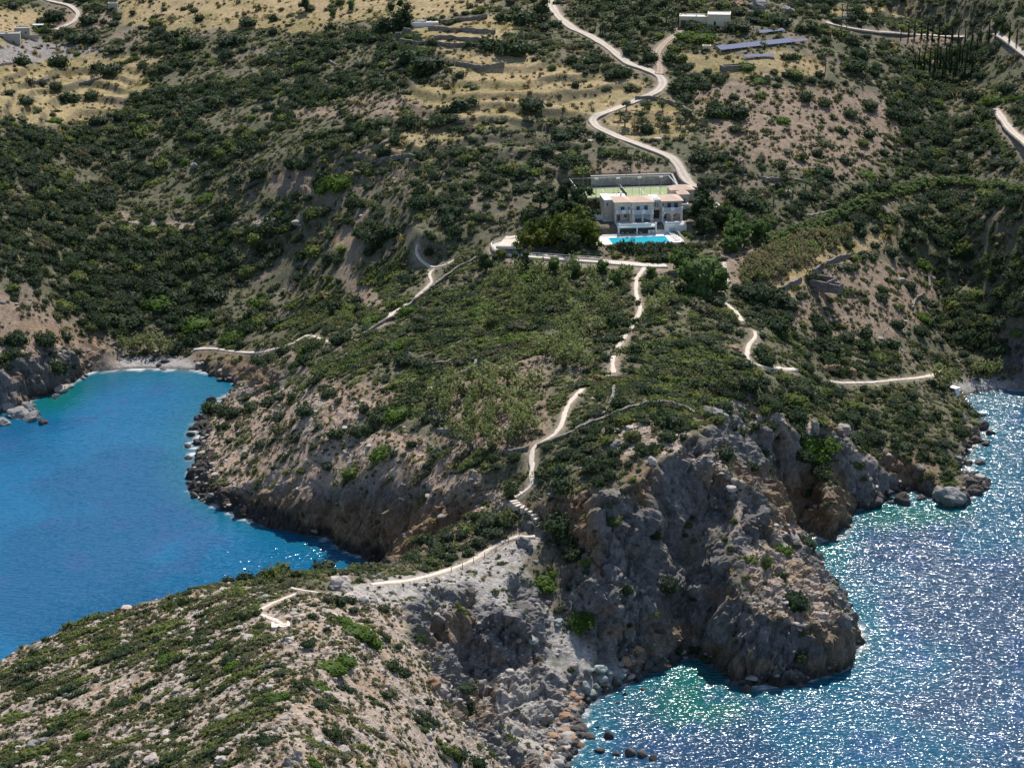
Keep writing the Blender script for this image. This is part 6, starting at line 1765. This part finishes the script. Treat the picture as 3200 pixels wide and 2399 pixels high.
for a in ((-14.7, 17.9, 31.94, 32.06), (-14.7, 17.9, 46.54, 46.66), (-14.7, -14.55, 32.07, 46.53), (17.75, 17.9, 32.07, 46.53)):
    MB().box(*a, CZ + 3.0, CZ + 3.1).build('top_rail', M['alu'], fence)
for k, x in enumerate((-8.6, -1.6, 5.2, 12.2)):
    t = thing('floodlight', ['floodlight mast by the west end of the court', 'floodlight mast just west of the net', 'floodlight mast just east of the net', 'floodlight mast by the east end of the court'][k], 'floodlight', vworld(x, 31.4, 51.0), VA, 'floodlights of the tennis court')
    MB().box(-0.06, 0.06, -0.06, 0.06, -1.2, 6.0).build('pole', M['metal'], t)
    for s in (-1, 1):
        MB().box(s * 0.32 - 0.24, s * 0.32 + 0.24, -0.15, 0.2, 6.02, 6.42).build('lamp_head', M['lamp'], t)
for k, x in enumerate((-10.0, 4.0, 10.6)):
    t = thing('floodlight', ['dark mast behind the west half of the retaining wall', 'dark mast behind the middle of the retaining wall', 'dark mast behind the east half of the retaining wall'][k], 'floodlight', vworld(x, 46.9, 51.0), VA, 'floodlights of the tennis court')
    MB().box(-0.06, 0.06, -0.06, 0.06, -0.6, 6.0).build('pole', M['metal'], t); MB().box(-0.4, 0.4, -0.1, 0.1, 6.02, 6.2).build('lamp_head', M['metal'], t)
rw = thing('retaining_wall', 'long grey stone retaining wall behind the tennis court', 'wall', VL, VA)
MB().box(-7.5, 18.6, 47.3, 48.0, CZ - 1, CZ + 3.4).build('wall_face', M['retain'], rw); MB().box(-7.6, 18.7, 47.2, 48.1, CZ + 3.4, CZ + 3.55).build('coping', M['grey_render'], rw)
rw2 = thing('retaining_wall', 'sloping stone wall between the court and the dusty road', 'wall', VL, VA)
MB().hexa([(18.9, 33, CZ - 1.5), (19.5, 33, CZ - 1.5), (19.5, 48, CZ - 1), (18.9, 48, CZ - 1), (18.9, 33, CZ + 0.6), (19.5, 33, CZ + 0.6), (19.5, 48, CZ + 3.4), (18.9, 48, CZ + 3.4)]).build('wall_face', M['retain'], rw2)

# looped driveway below the hedge trees
loop = [(1300, 563), (1240, 559), (1180, 555), (1120, 552), (1088, 549), (1064, 543), (1055, 533), (1066, 524), (1090, 518), (1125, 513)]
lw = chain_world(loop, 1.5)
lx_, ly_, lz_ = ground(lw[:, 0], lw[:, 1])
inner = chain_world([(1112, 518), (1112, 544)], 4.0)
gx, gy, gz = ground(np.array([inner[:, 0].mean()]), np.array([inner[:, 1].mean()]))
strip('driveway_road', chain_world([(1440, 575), (1400, 574), (1385, 573), (1300, 566), (1240, 562), (1180, 557), (1120, 553), (1080, 545), (1068, 534), (1085, 524), (1130, 517)], 1.5), 3.6, M['path'], label='pale paved driveway curving under the hedge trees')
strip('forecourt_pavement', chain_world([(1082, 533), (1100, 532), (1125, 531)], 2.0), 11.0, M['path'], lift=0.2, label='pale paved loop at the end of the driveway')
kw = thing('kerb_wall', 'low white wall and rail round the outer side of the driveway loop', 'wall', (lw[0, 0], lw[0, 1], lz_[0]))
m1, m2 = MB(), MB()
zz = np.convolve(np.pad(lz_, 4, mode='edge'), np.ones(9) / 9, 'valid') - lz_[0]
L3 = [Vector((lw[k, 0] - lw[0, 0], lw[k, 1] - lw[0, 1], zz[k])) for k in range(len(lw))]
for k in range(len(L3) - 1):
    m1.bar(L3[k] + Vector((0, 0, -0.4)), L3[k + 1] + Vector((0, 0, -0.4)), 0.4, 1.7)
    m2.bar(L3[k] + Vector((0, 0, 1.05)), L3[k + 1] + Vector((0, 0, 1.05)), 0.09)
m1.build('wall_base', M['grey_render'], kw); m2.build('handrail', M['alu'], kw)
for k in range(0, len(L3), 3):
    MB().box(-0.05, 0.05, -0.05, 0.05, 0, 1.05).build('post', M['alu'], kw).location = L3[k]

# ------------------------------------------------------------------ far buildings
def seat(px, py):
    x, y, z = hit(px, py)
    return float(x[0]), float(y[0]), float(z[0])
def flat_house(px, py, rz, blocks, label, mat='cream', name='flat_house', cat='house', roof='white'):
    x, y, z = seat(px, py)
    t = thing(name, label, cat, (x, y, z), rz)
    for (x0, x1, y0, y1, h) in blocks:
        MB().box(x0, x1, y0, y1, -1.5, h).build('wall', M[mat], t)
        r = MB().box(x0 + 0.3, x1 - 0.3, y0 + 0.3, y1 - 0.3, h, h + 0.06).build('roof', M[roof], t)
        MB().box(x0 - 0.05, x1 + 0.05, y0 - 0.05, y0 + 0.28, h + 0.003, h + 0.4).box(x0 - 0.05, x1 + 0.05, y1 - 0.28, y1 + 0.05, h + 0.003, h + 0.4).box(x0 - 0.05, x0 + 0.28, y0 + 0.285, y1 - 0.285, h + 0.003, h + 0.4).box(x1 - 0.28, x1 + 0.05, y0 + 0.285, y1 - 0.285, h + 0.003, h + 0.4).build('parapet', M[mat], r)
    return t
ch = flat_house(1528, 60, math.radians(-6), [(-10.5, -0.02, 1.0, 7.5, 3.5), (0, 8.4, -0.4, 7.0, 4.6)], 'cream flat-roofed house on the hill above the solar panels')
MB().box(2.3, 3.1, -0.46, -0.405, 1.0, 2.4).build('window', M['glass'], ch); MB().box(7.2, 7.8, -0.46, -0.405, 0, 2.1).build('door', M['post'], ch)
MB().box(-10.0, -8.0, 0.94, 0.995, 0.0, 2.4).build('door', M['post'], ch); MB().box(-4.6, -4.0, 3, 3.6, 3.56, 4.3).build('chimney', M['cream'], ch)
flat_house(1527, 113, 0.0, [(-1.5, 1.5, 0, 2.2, 1.9)], 'small cream pump house beside the long solar array', name='pump_house', cat='hut')
hut = flat_house(244, 25, 0.1, [(-1.9, 1.9, 0, 3.2, 3.0)], 'small square grey hut at the corner of the golden field', 'grey_render', 'square_hut', 'hut')
f1 = flat_house(20, 89, 0.12, [(-5.5, 4.3, 0, 5, 2.6)], 'lower grey farm building with a flat roof', 'grey_render', 'farm_building', 'building', 'grey_render')
MB().box(-3.6, -2.4, -0.06, -0.002, 0.1, 2.0).build('door', M['tint'], f1); MB().box(-1.6, -0.4, 1.0, 2.2, 2.67, 3.4).build('chimney', M['grey_render'], f1)
f2 = flat_house(46, 79, 0.12, [(-2.6, 3.4, 0, 4.5, 3.0)], 'upper grey farm building behind the lower one', 'grey_render', 'farm_building', 'building', 'grey_render')
MB().box(1.6, 2.2, -0.06, -0.002, 1.1, 1.8).build('window', M['tint'], f2)
cn = thing('farm_canopy', 'low open farm canopy with a pale sheet roof', 'shelter', seat(84, 64))
MB().box(-2.4, 2.0, -1.2, 1.6, 1.9, 2.05).build('roof', M['alu'], cn)
for sx in (-2.2, 1.8):
    for sy in (-1.0, 1.4):
        MB().box(sx - 0.08, sx + 0.08, sy - 0.08, sy + 0.08, -0.5, 1.895).build('post', M['post'], cn)
yw = thing('yard_wall', 'cream yard wall in front of the farm buildings', 'wall', seat(62, 84), 0.12)
MB().box(-3.0, 4.0, -0.15, 0.15, -0.5, 1.5).build('wall_face', M['grey_render'], yw); MB().box(-7.0, -3.02, -1.4, -1.1, -0.5, 0.7).build('low_wall', M['drystone'], yw)
wr = thing('white_ruin', 'whitewashed ruin with a broken roof at the end of the top terrace', 'ruin', seat(918, 57), 0.05)
MB().box(-5.5, 5.2, 0, 0.5, -0.5, 1.4).box(-5.5, -5.0, 0.51, 3.4, -0.5, 1.9).box(4.7, 5.2, 0.51, 3.4, -0.5, 1.5).box(-5.5, 5.2, 3.41, 3.9, -0.5, 1.8).build('wall', M['white'], wr)
m = MB()
for k in range(14):
    x = -4.8 + rng.uniform(0, 6); y = rng.uniform(0.8, 3.0)
    m.bar((x, y, 1.5 + rng.uniform(0, 0.5)), (x + rng.uniform(-1.4, 1.4), y + rng.uniform(-0.6, 0.6), 1.6 + rng.uniform(0, 0.5)), 0.35, 0.12)
tag(m.build('roof_debris', M['grey_render'], wr), kind='stuff')
MB().box(0.6, 5.0, 0.55, 3.35, 1.45, 1.55).build('roof', M['white'], wr)
br = thing('gable_ruin', 'grey stone ruin with a stepped gable under the dark thicket', 'ruin', seat(880, 81), 0.05)
MB().hexa([(-3.0, 0, -1), (3.4, 0, -1), (3.4, 0.7, -1), (-3.0, 0.7, -1), (-1.4, 0, 3.6), (1.2, 0, 3.2), (1.2, 0.7, 3.2), (-1.4, 0.7, 3.6)]).box(1.5, 5.2, 0.0, 0.6, -1, 1.4).build('wall', M['drystone'], br)
MB().box(-4.6, -3.02, 0.1, 0.7, -1, 1.8).build('wall', M['drystone'], br)
rn = thing('stone_ruin', 'roofless grey stone ruin with two cells on the bare slope', 'ruin', seat(1752, 619), math.radians(-38))
for a in ((-0.3, 5.6, -0.25, 0.25), (-0.3, 5.6, 5.2, 5.7), (-0.3, 0.2, 0.27, 5.18), (5.1, 5.6, 0.27, 5.18)):
    MB().box(*a, -1, 2.3 + rng.uniform(-0.2, 0.3)).build('wall', M['drystone'], rn)
for a in ((5.62, 8.8, 0.6, 1.0), (5.62, 8.8, 3.6, 4.0), (8.4, 8.8, 1.02, 3.58)):
    MB().box(*a, -1, 1.6 + rng.uniform(-0.15, 0.2)).build('wall', M['drystone'], rn)
en = thing('stone_enclosure', 'low roofless stone enclosure downhill from the small solar row', 'ruin', seat(1604, 151), math.radians(20))
for a in ((-7.5, 0.3, -0.25, 0.25), (0.32, 4.6, -0.25, 0.25), (-7.5, -7.0, 0.27, 3.2), (4.1, 4.6, 0.27, 3.2), (-7.0, 4.08, 2.9, 3.3)):
    MB().box(*a, -1, 1.7).build('wall', M['drystone'], en)
bh = thing('beach_hut', 'small beach hut with a blue door and white roof above the east beach', 'hut', seat(2063, 856), math.radians(42))
MB().box(0, 2.0, 0, 2.4, -1.5, 2.3).build('wall', M['white'], bh); MB().box(-0.06, -0.003, 0.25, 2.15, 0.0, 2.1).build('door', M['blue'], bh); MB().box(-0.25, 2.25, -0.25, 2.65, 2.303, 2.45).build('roof', M['white'], bh)
jx, jy = at_z(2101, 890, 1.0)
jt = thing('jetty', 'white concrete jetty standing out over the blue water', 'jetty', (float(jx), float(jy), 0))
MB().box(-0.6, 4.3, -0.75, 0.75, 0.55, 1.0).build('deck_slab', M['white'], jt)
MB().hexa([(-2.0, 0.7, 0.4), (-0.6, -0.7, 0.5), (0.6, 0.6, 0.5), (-0.8, 2.4, 0.4), (-2.0, 0.7, 1.4), (-0.62, -0.7, 1.02), (0.6, 0.78, 1.02), (-0.8, 2.4, 1.4)]).build('ramp', M['white'], jt)
for x in (0.6, 2.2, 3.9):
    MB().box(x - 0.15, x + 0.15, -0.15, 0.15, -2.0, 0.545).build('pile', M['grey_render'], jt)
bp_ = thing('bench_platform', 'white U-shaped stone bench on the crest of the near hill', 'bench', seat(606, 1358), math.radians(4))
MB().box(-1.75, 1.75, 0, 0.5, -0.6, 0.45).build('seat', M['deck'], bp_)
for s in (-1, 1):
    MB().box(s * 1.5 - 0.25, s * 1.5 + 0.25, 0.51, 2.6, -0.6, 0.45).build('arm', M['deck'], bp_)
MB().box(-1.24, 1.24, 0.52, 2.6, -0.6, 0.03).build('paving', M['path'], bp_)

# solar arrays: every panel its own piece
def solar(p0, p1, n, rows, label, tilt=16, pw_=1.05, ph=1.75, drop=0):
    a, c = Vector(seat(*p0)), Vector(seat(*p1))
    d = c - a; L = math.hypot(d.x, d.y)
    t = thing('solar_array', label, 'solar panels', tuple(a), math.atan2(d.y, d.x), 'solar arrays on the hill')
    q = np.linspace(0, 1, 20)
    gq = ground(a.x + d.x * q, a.y + d.y * q)[2] - (a.z + d.z * q)
    a.z += max(0.0, float(gq.max())); t.location = tuple(a)
    slope_ = d.z / L
    me = None; step = L / n
    for i in range(n):
        for j in range(rows - (1 if i >= n - drop else 0)):
            if me is None:
                o = MB().box(0.02, step - 0.05, 0, ph - 0.05, -0.03, 0.03).build('panel', M['solar'], t); me = o
                MB().box(0.0, step, -0.02, ph, -0.08, -0.035).build('panel_frame', M['alu'], o)
            else:
                o = copy_part(me, t)
            cy, cz = math.cos(math.radians(tilt)), math.sin(math.radians(tilt))
            o.location = (i * step, j * ph * cy, 0.7 + slope_ * i * step + j * ph * cz)
            o.rotation_euler = (math.radians(tilt), -math.atan(slope_), 0)
    for i in range(0, n + 1, 3):
        for y, h in ((0.2, 0.6), (rows * ph * 0.9, 0.6 + rows * ph * 0.25)):
            MB().box(-0.05, 0.05, y - 0.05, y + 0.05, -2.2, h).build('leg', M['alu'], t).location = (i * step, 0, slope_ * i * step)
    return t
solar((1557, 118), (1746, 97), 26, 2, 'long solar array of paired blue panels on the golden slope', drop=4)
solar((1640, 76), (1696, 70), 10, 1, 'short solar row behind the long array', ph=2.0)
solar((1610, 129), (1676, 127), 11, 1, 'short solar row in front of the long array', ph=2.0)

# utility poles
for px, py, h, lab in [(1604, 394, 7.5, 'wooden utility pole on the slope by the dark trees'), (1733, 224, 8.5, 'wooden utility pole in the middle of the stony hill'), (1829, 63, 10.0, 'taller pole of the transformer pair'), (1818, 63, 9.5, 'shorter pole of the transformer pair'), (191, 22, 7.0, 'wooden utility pole by the ruined farm'), (1783, 156, 7.0, 'wooden utility pole under the small cypresses')]:
    t = thing('utility_pole', lab, 'pole', seat(px, py), 0.2, 'wooden utility poles')
    MB().box(-0.13, 0.13, -0.13, 0.13, -0.6, h).build('pole', M['post'], t); MB().box(-0.9, 0.9, -0.07, 0.07, h - 0.5, h - 0.35).build('crossarm', M['post'], t)
tr = thing('transformer', 'grey transformer box hung between the twin poles', 'transformer', seat(1823, 63), 0.2)
MB().box(-0.9, 0.9, -0.4, 0.4, 4.0, 5.2).build('tank', M['metal'], tr); MB().box(-1.6, 1.6, -0.3, 0.3, 3.7, 3.99).build('platform', M['post'], tr)

# palms on the slope
for k, (px, py, h) in enumerate([(1671, 440, 3.2), (1712, 428, 3.6), (1740, 412, 4.2), (1755, 414, 3.6), (1702, 420, 3.0), (1686, 424, 2.8)]):
    x, y, z = seat(px, py)
    t = thing('palm_tree', None, None, (x, y, z))
    g = Geo(); tube_mesh(g, [(0, 0, -0.4), (0.05, 0, h * 0.5), (0.1, 0.05, h * 0.72)], [0.26, 0.22, 0.2], 7)
    link(bpy.data.objects.new('trunk', g.mesh('trunk', bark_m)), t)
    g = Geo()
    for i in range(22):
        a = i * 2.4; el = rng.uniform(-0.1, 1.2); l = h * 0.48
        p = np.array([0.1, 0.05, h * 0.72]); d = np.array([math.cos(a) * math.cos(el), math.sin(a) * math.cos(el), math.sin(el)]); sdv = np.array([-math.sin(a), math.cos(a), 0]) * 0.16
        p1 = p + d * l * 0.55; p2 = p + d * l + np.array([0, 0, -0.35 * l * math.cos(el)])
        g.add([p - sdv * 0.2, p + sdv * 0.2, p1 + sdv, p2, p1 - sdv], [[0, 1, 2, 4], [4, 2, 3]])
    link(bpy.data.objects.new('crown', g.mesh('crown', LM['willow'])), t)
    labelled.append((t, 'palm_tree', 'green', ['squat', 'spiky', 'tall', 'leaning', 'short', 'small'][k], h, px, py))
# ------------------------------------------------------------------ rocks
def rock_mat(name, lo, hi):
    m, nt, b = new_mat(name)
    L = nt.links.new
    geo = nd(nt, 'ShaderNodeNewGeometry')
    n1 = nd(nt, 'ShaderNodeTexNoise', i_Scale=1.1, i_Detail=6.0, i_Roughness=0.7)
    L(geo.outputs['Position'], n1.inputs['Vector'])
    r = ramp(nt, [(0.3, lo), (0.7, hi)]); L(n1.outputs[0], r.inputs[0])
    oi = nd(nt, 'ShaderNodeObjectInfo'); rr = ramp(nt, [(0, 0.75), (1, 1.25)]); L(oi.outputs['Random'], rr.inputs[0])
    L(mixc(nt, 'MULTIPLY', 1.0, r.outputs[0], rr.outputs[0]), b.inputs['Base Color'])
    bp = nd(nt, 'ShaderNodeBump', i_Strength=0.7, i_Distance=0.25); L(n1.outputs[0], bp.inputs['Height']); L(bp.outputs[0], b.inputs['Normal'])
    b.inputs['Roughness'].default_value = 0.9
    return m
RM = {'grey': rock_mat('rock_grey', (0.14, 0.135, 0.13), (0.30, 0.285, 0.265)), 'green': rock_mat('rock_greenish', (0.20, 0.235, 0.215), (0.34, 0.37, 0.34)), 'orange': rock_mat('rock_orange', (0.24, 0.135, 0.08), (0.36, 0.225, 0.14)),
      'dark': rock_mat('rock_wet_dark', (0.045, 0.04, 0.036), (0.095, 0.085, 0.078)), 'pale': rock_mat('rock_pale', (0.30, 0.255, 0.22), (0.47, 0.41, 0.36))}
def rock_shape(seed, cuts=14, sub=3, rough=0.10, tall=1.0):
    q = np.random.default_rng(seed)
    bm = bmesh.new(); bmesh.ops.create_icosphere(bm, subdivisions=sub, radius=1.0)
    v = np.array([p.co[:] for p in bm.verts]); f = [[p.index for p in t.verts] for t in bm.faces]; bm.free()
    nrm = q.normal(size=(cuts, 3)); nrm /= np.linalg.norm(nrm, axis=1)[:, None]
    d = q.uniform(0.62, 0.95, cuts)
    dots = np.maximum(v @ nrm.T, 1e-3)
    r = np.minimum(1.15, (d / dots).min(1))
    r = r * (1 + (vnoise3(v[:, 0] * 3 + seed, v[:, 1] * 3, v[:, 2] * 3, seed) - 0.5) * rough * 2)
    return v * r[:, None] * np.array([1, 1, tall]), f
def rock_me(name, seed, mat, **kw):
    v, f = rock_shape(seed, **kw)
    me = bpy.data.meshes.new(name); me.from_pydata(v.tolist(), [], f); me.materials.append(mat); me.update()
    return me
RK = {c: [rock_me('boulder', 10 * i + k, RM[c], tall=[0.8, 0.62, 0.95][k]) for k in range(3)] for i, c in enumerate(RM)}
COLW = {'grey': 'grey', 'green': 'greenish grey', 'orange': 'rust orange', 'dark': 'wet black', 'pale': 'pale'}
SHW = ['angular', 'slab-like', 'blocky']
BOULDERS = [(1241, 1441, 20, 'pale'), (1272, 1450, 24, 'green'), (1296, 1446, 28, 'green'), (1300, 1467, 24, 'green'), (1265, 1487, 30, 'green'), (1275, 1499, 26, 'green'), (1289, 1484, 19, 'green'), (1317, 1453, 20, 'green'), (1341, 1460, 18, 'green'), (1380, 1406, 30, 'orange'), (1351, 1429, 26, 'orange'),
            (1380, 1430, 24, 'orange'), (1399, 1439, 24, 'dark'), (1430, 1441, 34, 'dark'), (1415, 1426, 22, 'dark'), (1452, 1424, 26, 'dark'), (1366, 1444, 20, 'dark'), (1330, 1474, 18, 'dark'), (1310, 1488, 20, 'dark'), (1360, 1460, 16, 'dark'), (1256, 1500, 16, 'grey'), (1246, 1514, 15, 'orange'), (1262, 1526, 18, 'dark'),
            (1250, 1560, 24, 'dark'), (1262, 1575, 26, 'dark'), (1240, 1548, 20, 'dark'), (1275, 1590, 24, 'dark'), (1252, 1612, 20, 'orange'), (1228, 1600, 18, 'orange'), (1212, 1618, 18, 'orange'), (1200, 1636, 20, 'pale'), (1226, 1636, 18, 'dark'), (1242, 1626, 16, 'dark'), (1180, 1640, 18, 'orange'), (1190, 1620, 15, 'pale'),
            (1315, 1590, 24, 'dark'), (1294, 1621, 22, 'dark'), (1330, 1628, 16, 'dark'), (1360, 1626, 26, 'dark'), (1389, 1631, 22, 'dark'), (1414, 1638, 22, 'dark'), (1289, 1570, 9, 'dark'), (1336, 1517, 9, 'dark'), (1388, 1488, 12, 'dark'), (1350, 1500, 10, 'dark'),
            (1882, 1088, 40, 'dark'), (1850, 1082, 24, 'dark'), (1952, 1086, 36, 'dark'), (1870, 1066, 20, 'grey'), (1900, 1074, 22, 'dark'), (1918, 1064, 20, 'dark'), (1842, 1060, 18, 'grey'), (1860, 1050, 16, 'grey'), (1830, 1092, 18, 'dark'), (1925, 1085, 14, 'dark'), (1990, 1078, 18, 'dark'),
            (1712, 1149, 16, 'dark'), (1730, 1160, 18, 'dark'), (1745, 1172, 18, 'dark'), (1700, 1168, 24, 'dark'), (1720, 1178, 22, 'dark'), (1767, 1196, 15, 'dark'), (1690, 1150, 14, 'orange'), (1686, 1136, 14, 'pale'), (1755, 1158, 14, 'dark'), (1696, 1186, 26, 'pale'),
            (2055, 1075, 52, 'grey'), (2082, 1086, 36, 'dark'), (2030, 1070, 40, 'grey'), (2110, 1066, 22, 'dark'), (2125, 1054, 20, 'dark'), (2096, 1040, 26, 'dark'), (2118, 1000, 22, 'dark'), (2128, 960, 20, 'dark'), (2138, 936, 18, 'dark'), (2074, 905, 26, 'grey'),
            (1568, 1455, 18, 'dark'), (1590, 1478, 20, 'dark'), (1610, 1490, 22, 'dark'), (1536, 1440, 14, 'dark'),
            (40, 898, 52, 'grey'), (70, 905, 40, 'grey'), (20, 880, 36, 'grey'), (58, 884, 34, 'grey'), (5, 915, 34, 'grey'), (94, 914, 20, 'dark'), (134, 845, 30, 'pale'), (120, 858, 20, 'grey'), (186, 812, 12, 'grey'), (180, 818, 12, 'grey'), (150, 836, 18, 'grey'),
            (474, 822, 18, 'dark'), (486, 820, 14, 'grey'), (510, 832, 16, 'dark'), (524, 826, 20, 'dark'), (456, 868, 22, 'dark'), (412, 940, 16, 'dark'), (406, 965, 14, 'dark'), (408, 990, 15, 'dark'), (412, 1016, 16, 'dark'), (410, 1044, 16, 'dark'), (420, 1072, 18, 'dark'), (430, 905, 18, 'dark'), (440, 890, 14, 'dark')]
for px, py, w, c in BOULDERS:
    x, y, z = hit(px, py)
    x, y, z = float(x[0]), float(y[0]), max(float(z[0]), 0.0)
    m = math.hypot(x, y, z - CAM_H) / FPX
    k = int(rng.integers(0, 3))
    o = link(bpy.data.objects.new('boulder', RK[c][k]))
    s = w * m / 1.8
    o.location = (x, y, z + s * 0.12); o.scale = (s, s * rng.uniform(0.8, 1.1), s * rng.uniform(0.75, 1.0)); o.rotation_euler = (rng.normal(0, 0.2), rng.normal(0, 0.2), rng.uniform(0, 6.28))
    labelled.append((o, 'boulder', COLW[c], SHW[k], 2 * s, px, py))
OUTC = [(736, 1268, 64, 'pale', 0.95), (752, 1276, 40, 'pale', 0.7), (722, 1272, 36, 'grey', 0.8), (765, 1292, 56, 'pale', 0.6), (785, 1302, 36, 'grey', 0.6), (561, 1298, 30, 'grey', 0.7), (577, 1292, 26, 'grey', 0.75), (545, 1303, 22, 'grey', 0.6), (566, 1286, 18, 'orange', 0.7), (628, 1384, 36, 'pale', 0.6), (645, 1378, 24, 'orange', 0.6), (640, 1640, 40, 'pale', 0.9),
        (622, 1652, 30, 'grey', 1.0), (700, 1500, 34, 'pale', 0.5), (690, 1602, 40, 'pale', 0.7), (740, 1626, 44, 'pale', 0.6), (770, 1600, 30, 'grey', 0.6), (930, 1478, 50, 'orange', 0.6), (948, 1490, 40, 'pale', 0.6), (100, 1600, 44, 'grey', 0.5), (75, 1612, 36, 'grey', 0.5), (480, 1640, 40, 'pale', 0.4), (330, 1640, 44, 'pale', 0.4), (420, 1470, 30, 'pale', 0.4), (820, 1590, 30, 'grey', 0.6), (440, 1360, 20, 'grey', 0.6), (430, 1345, 16, 'orange', 0.7),
        (1640, 905, 20, 'pale', 1.3), (1762, 925, 22, 'pale', 1.6), (1790, 920, 30, 'orange', 0.7), (1820, 930, 34, 'pale', 0.8), (1545, 900, 60, 'grey', 0.7), (1600, 905, 44, 'pale', 0.8), (1795, 800, 56, 'orange', 0.6), (1835, 806, 30, 'orange', 0.7), (1810, 870, 14, 'pale', 0.9), (1590, 755, 36, 'orange', 0.6), (1580, 1360, 0, 'pale', 1), (1360, 925, 26, 'pale', 0.5), (1330, 960, 30, 'grey', 0.5), (1410, 1000, 30, 'pale', 0.7),
        (480, 470, 26, 'pale', 0.7), (590, 478, 30, 'pale', 0.6), (560, 488, 24, 'grey', 0.6), (640, 482, 26, 'pale', 0.6), (330, 490, 26, 'pale', 0.6), (420, 360, 24, 'grey', 0.7), (1700, 26, 40, 'grey', 0.7), (1640, 16, 50, 'grey', 0.6), (1590, 12, 40, 'orange', 0.6), (1750, 32, 24, 'orange', 0.7), (1150, 1385, 30, 'green', 0.6), (1205, 1345, 34, 'green', 0.6), (1135, 1180, 40, 'grey', 0.9), (1180, 1345, 24, 'grey', 0.7), (830, 72, 36, 'pale', 0.6), (1780, 480, 20, 'grey', 0.5)]
for px, py, w, c, tall in OUTC:
    if not w: continue
    x, y, z = hit(px, py)
    x, y, z = float(x[0]), float(y[0]), float(z[0])
    s = w * math.hypot(x, y, z - CAM_H) / FPX / 1.9
    me = rock_me('outcrop', int(px * 7 + py) % 997, RM[c], cuts=20, sub=4, rough=0.16, tall=tall)
    o = link(bpy.data.objects.new('rock_outcrop', me))
    o.location = (x, y, z + 0.05 * s); o.scale = (s, s * 0.8, s); o.rotation_euler = (0, 0, rng.uniform(0, 6.28))
    labelled.append((o, 'outcrop', COLW[c], 'jagged' if tall > 0.75 else 'low', 2 * s, px, py))
# loose stones: shore rubble, scree, stony slopes
st = []
for sp, a, bnd in ((0.62, 330, 520), (1.2, 520, 760)):
    ys = np.arange(a, bnd, sp)
    P = np.concatenate([np.stack([np.arange(-0.235 * (yy + 40), 0.235 * (yy + 40), sp), np.full(len(np.arange(-0.235 * (yy + 40), 0.235 * (yy + 40), sp)), yy)], 1) for yy in ys])
    P += rng.uniform(-0.5, 0.5, P.shape) * sp
    x, y, z = ground(P[:, 0], P[:, 1])
    sl = bil(slope, x, y)
    pz, cz_, bz = zmask(x, y, 'pale'), zmask(x, y, 'chalk'), zmask(x, y, 'pebble')
    sh = smoothstep(3.0, 1.0, z) * (z > -0.3)
    pr = np.clip(0.13 * pz + 0.12 * cz_ + 0.02 + 0.40 * sh * (1 - bz) + 0.75 * bz * (y < 560), 0, 0.9) * (1 - bil(calm, x, y)) * (z > -0.3)
    pr *= 0.25 + 1.3 * smoothstep(0.4, 0.6, fbm2(x / 6, y / 6, 3, 501))
    k = rng.random(len(x)) < pr
    x, y, z, sh, bz, pz = x[k], y[k], z[k], sh[k], bz[k], pz[k]
    s = np.exp(rng.normal(-1.35, 0.5, len(x))) * (1 + 0.7 * sh) * (1 + 0.6 * bz) * (1.0 if sp < 1 else 1.5)
    idx = np.where(z < 1.0, 0, np.where(bz > 0.4, rng.choice([1, 2, 3, 0], len(x)), np.where(pz > 0.3, rng.choice([3, 4], len(x), p=[.8, .2]), rng.choice([1, 3, 4], len(x)))))
    st.append(np.stack([x, y, z, np.clip(s, 0.08, 1.3), idx, rng.uniform(0, 6.28, len(x)), np.zeros(len(x)), np.zeros(len(x)), rng.uniform(0.5, 0.9, len(x)), rng.uniform(0.8, 1.4, len(x))], 1))
st = np.concatenate(st)
st = st[in_sight(st[:, 0], st[:, 1], st[:, 2], 1.5)]
scatter('rubble', st, [rock_me('stone', 300 + i, RM[c], cuts=9, sub=2, tall=0.8) for i, c in enumerate(['dark', 'grey', 'orange', 'pale', 'grey'])], 'loose stones on the shores, scree and stony slopes')
print('STONES', len(st))
label_all(labelled)
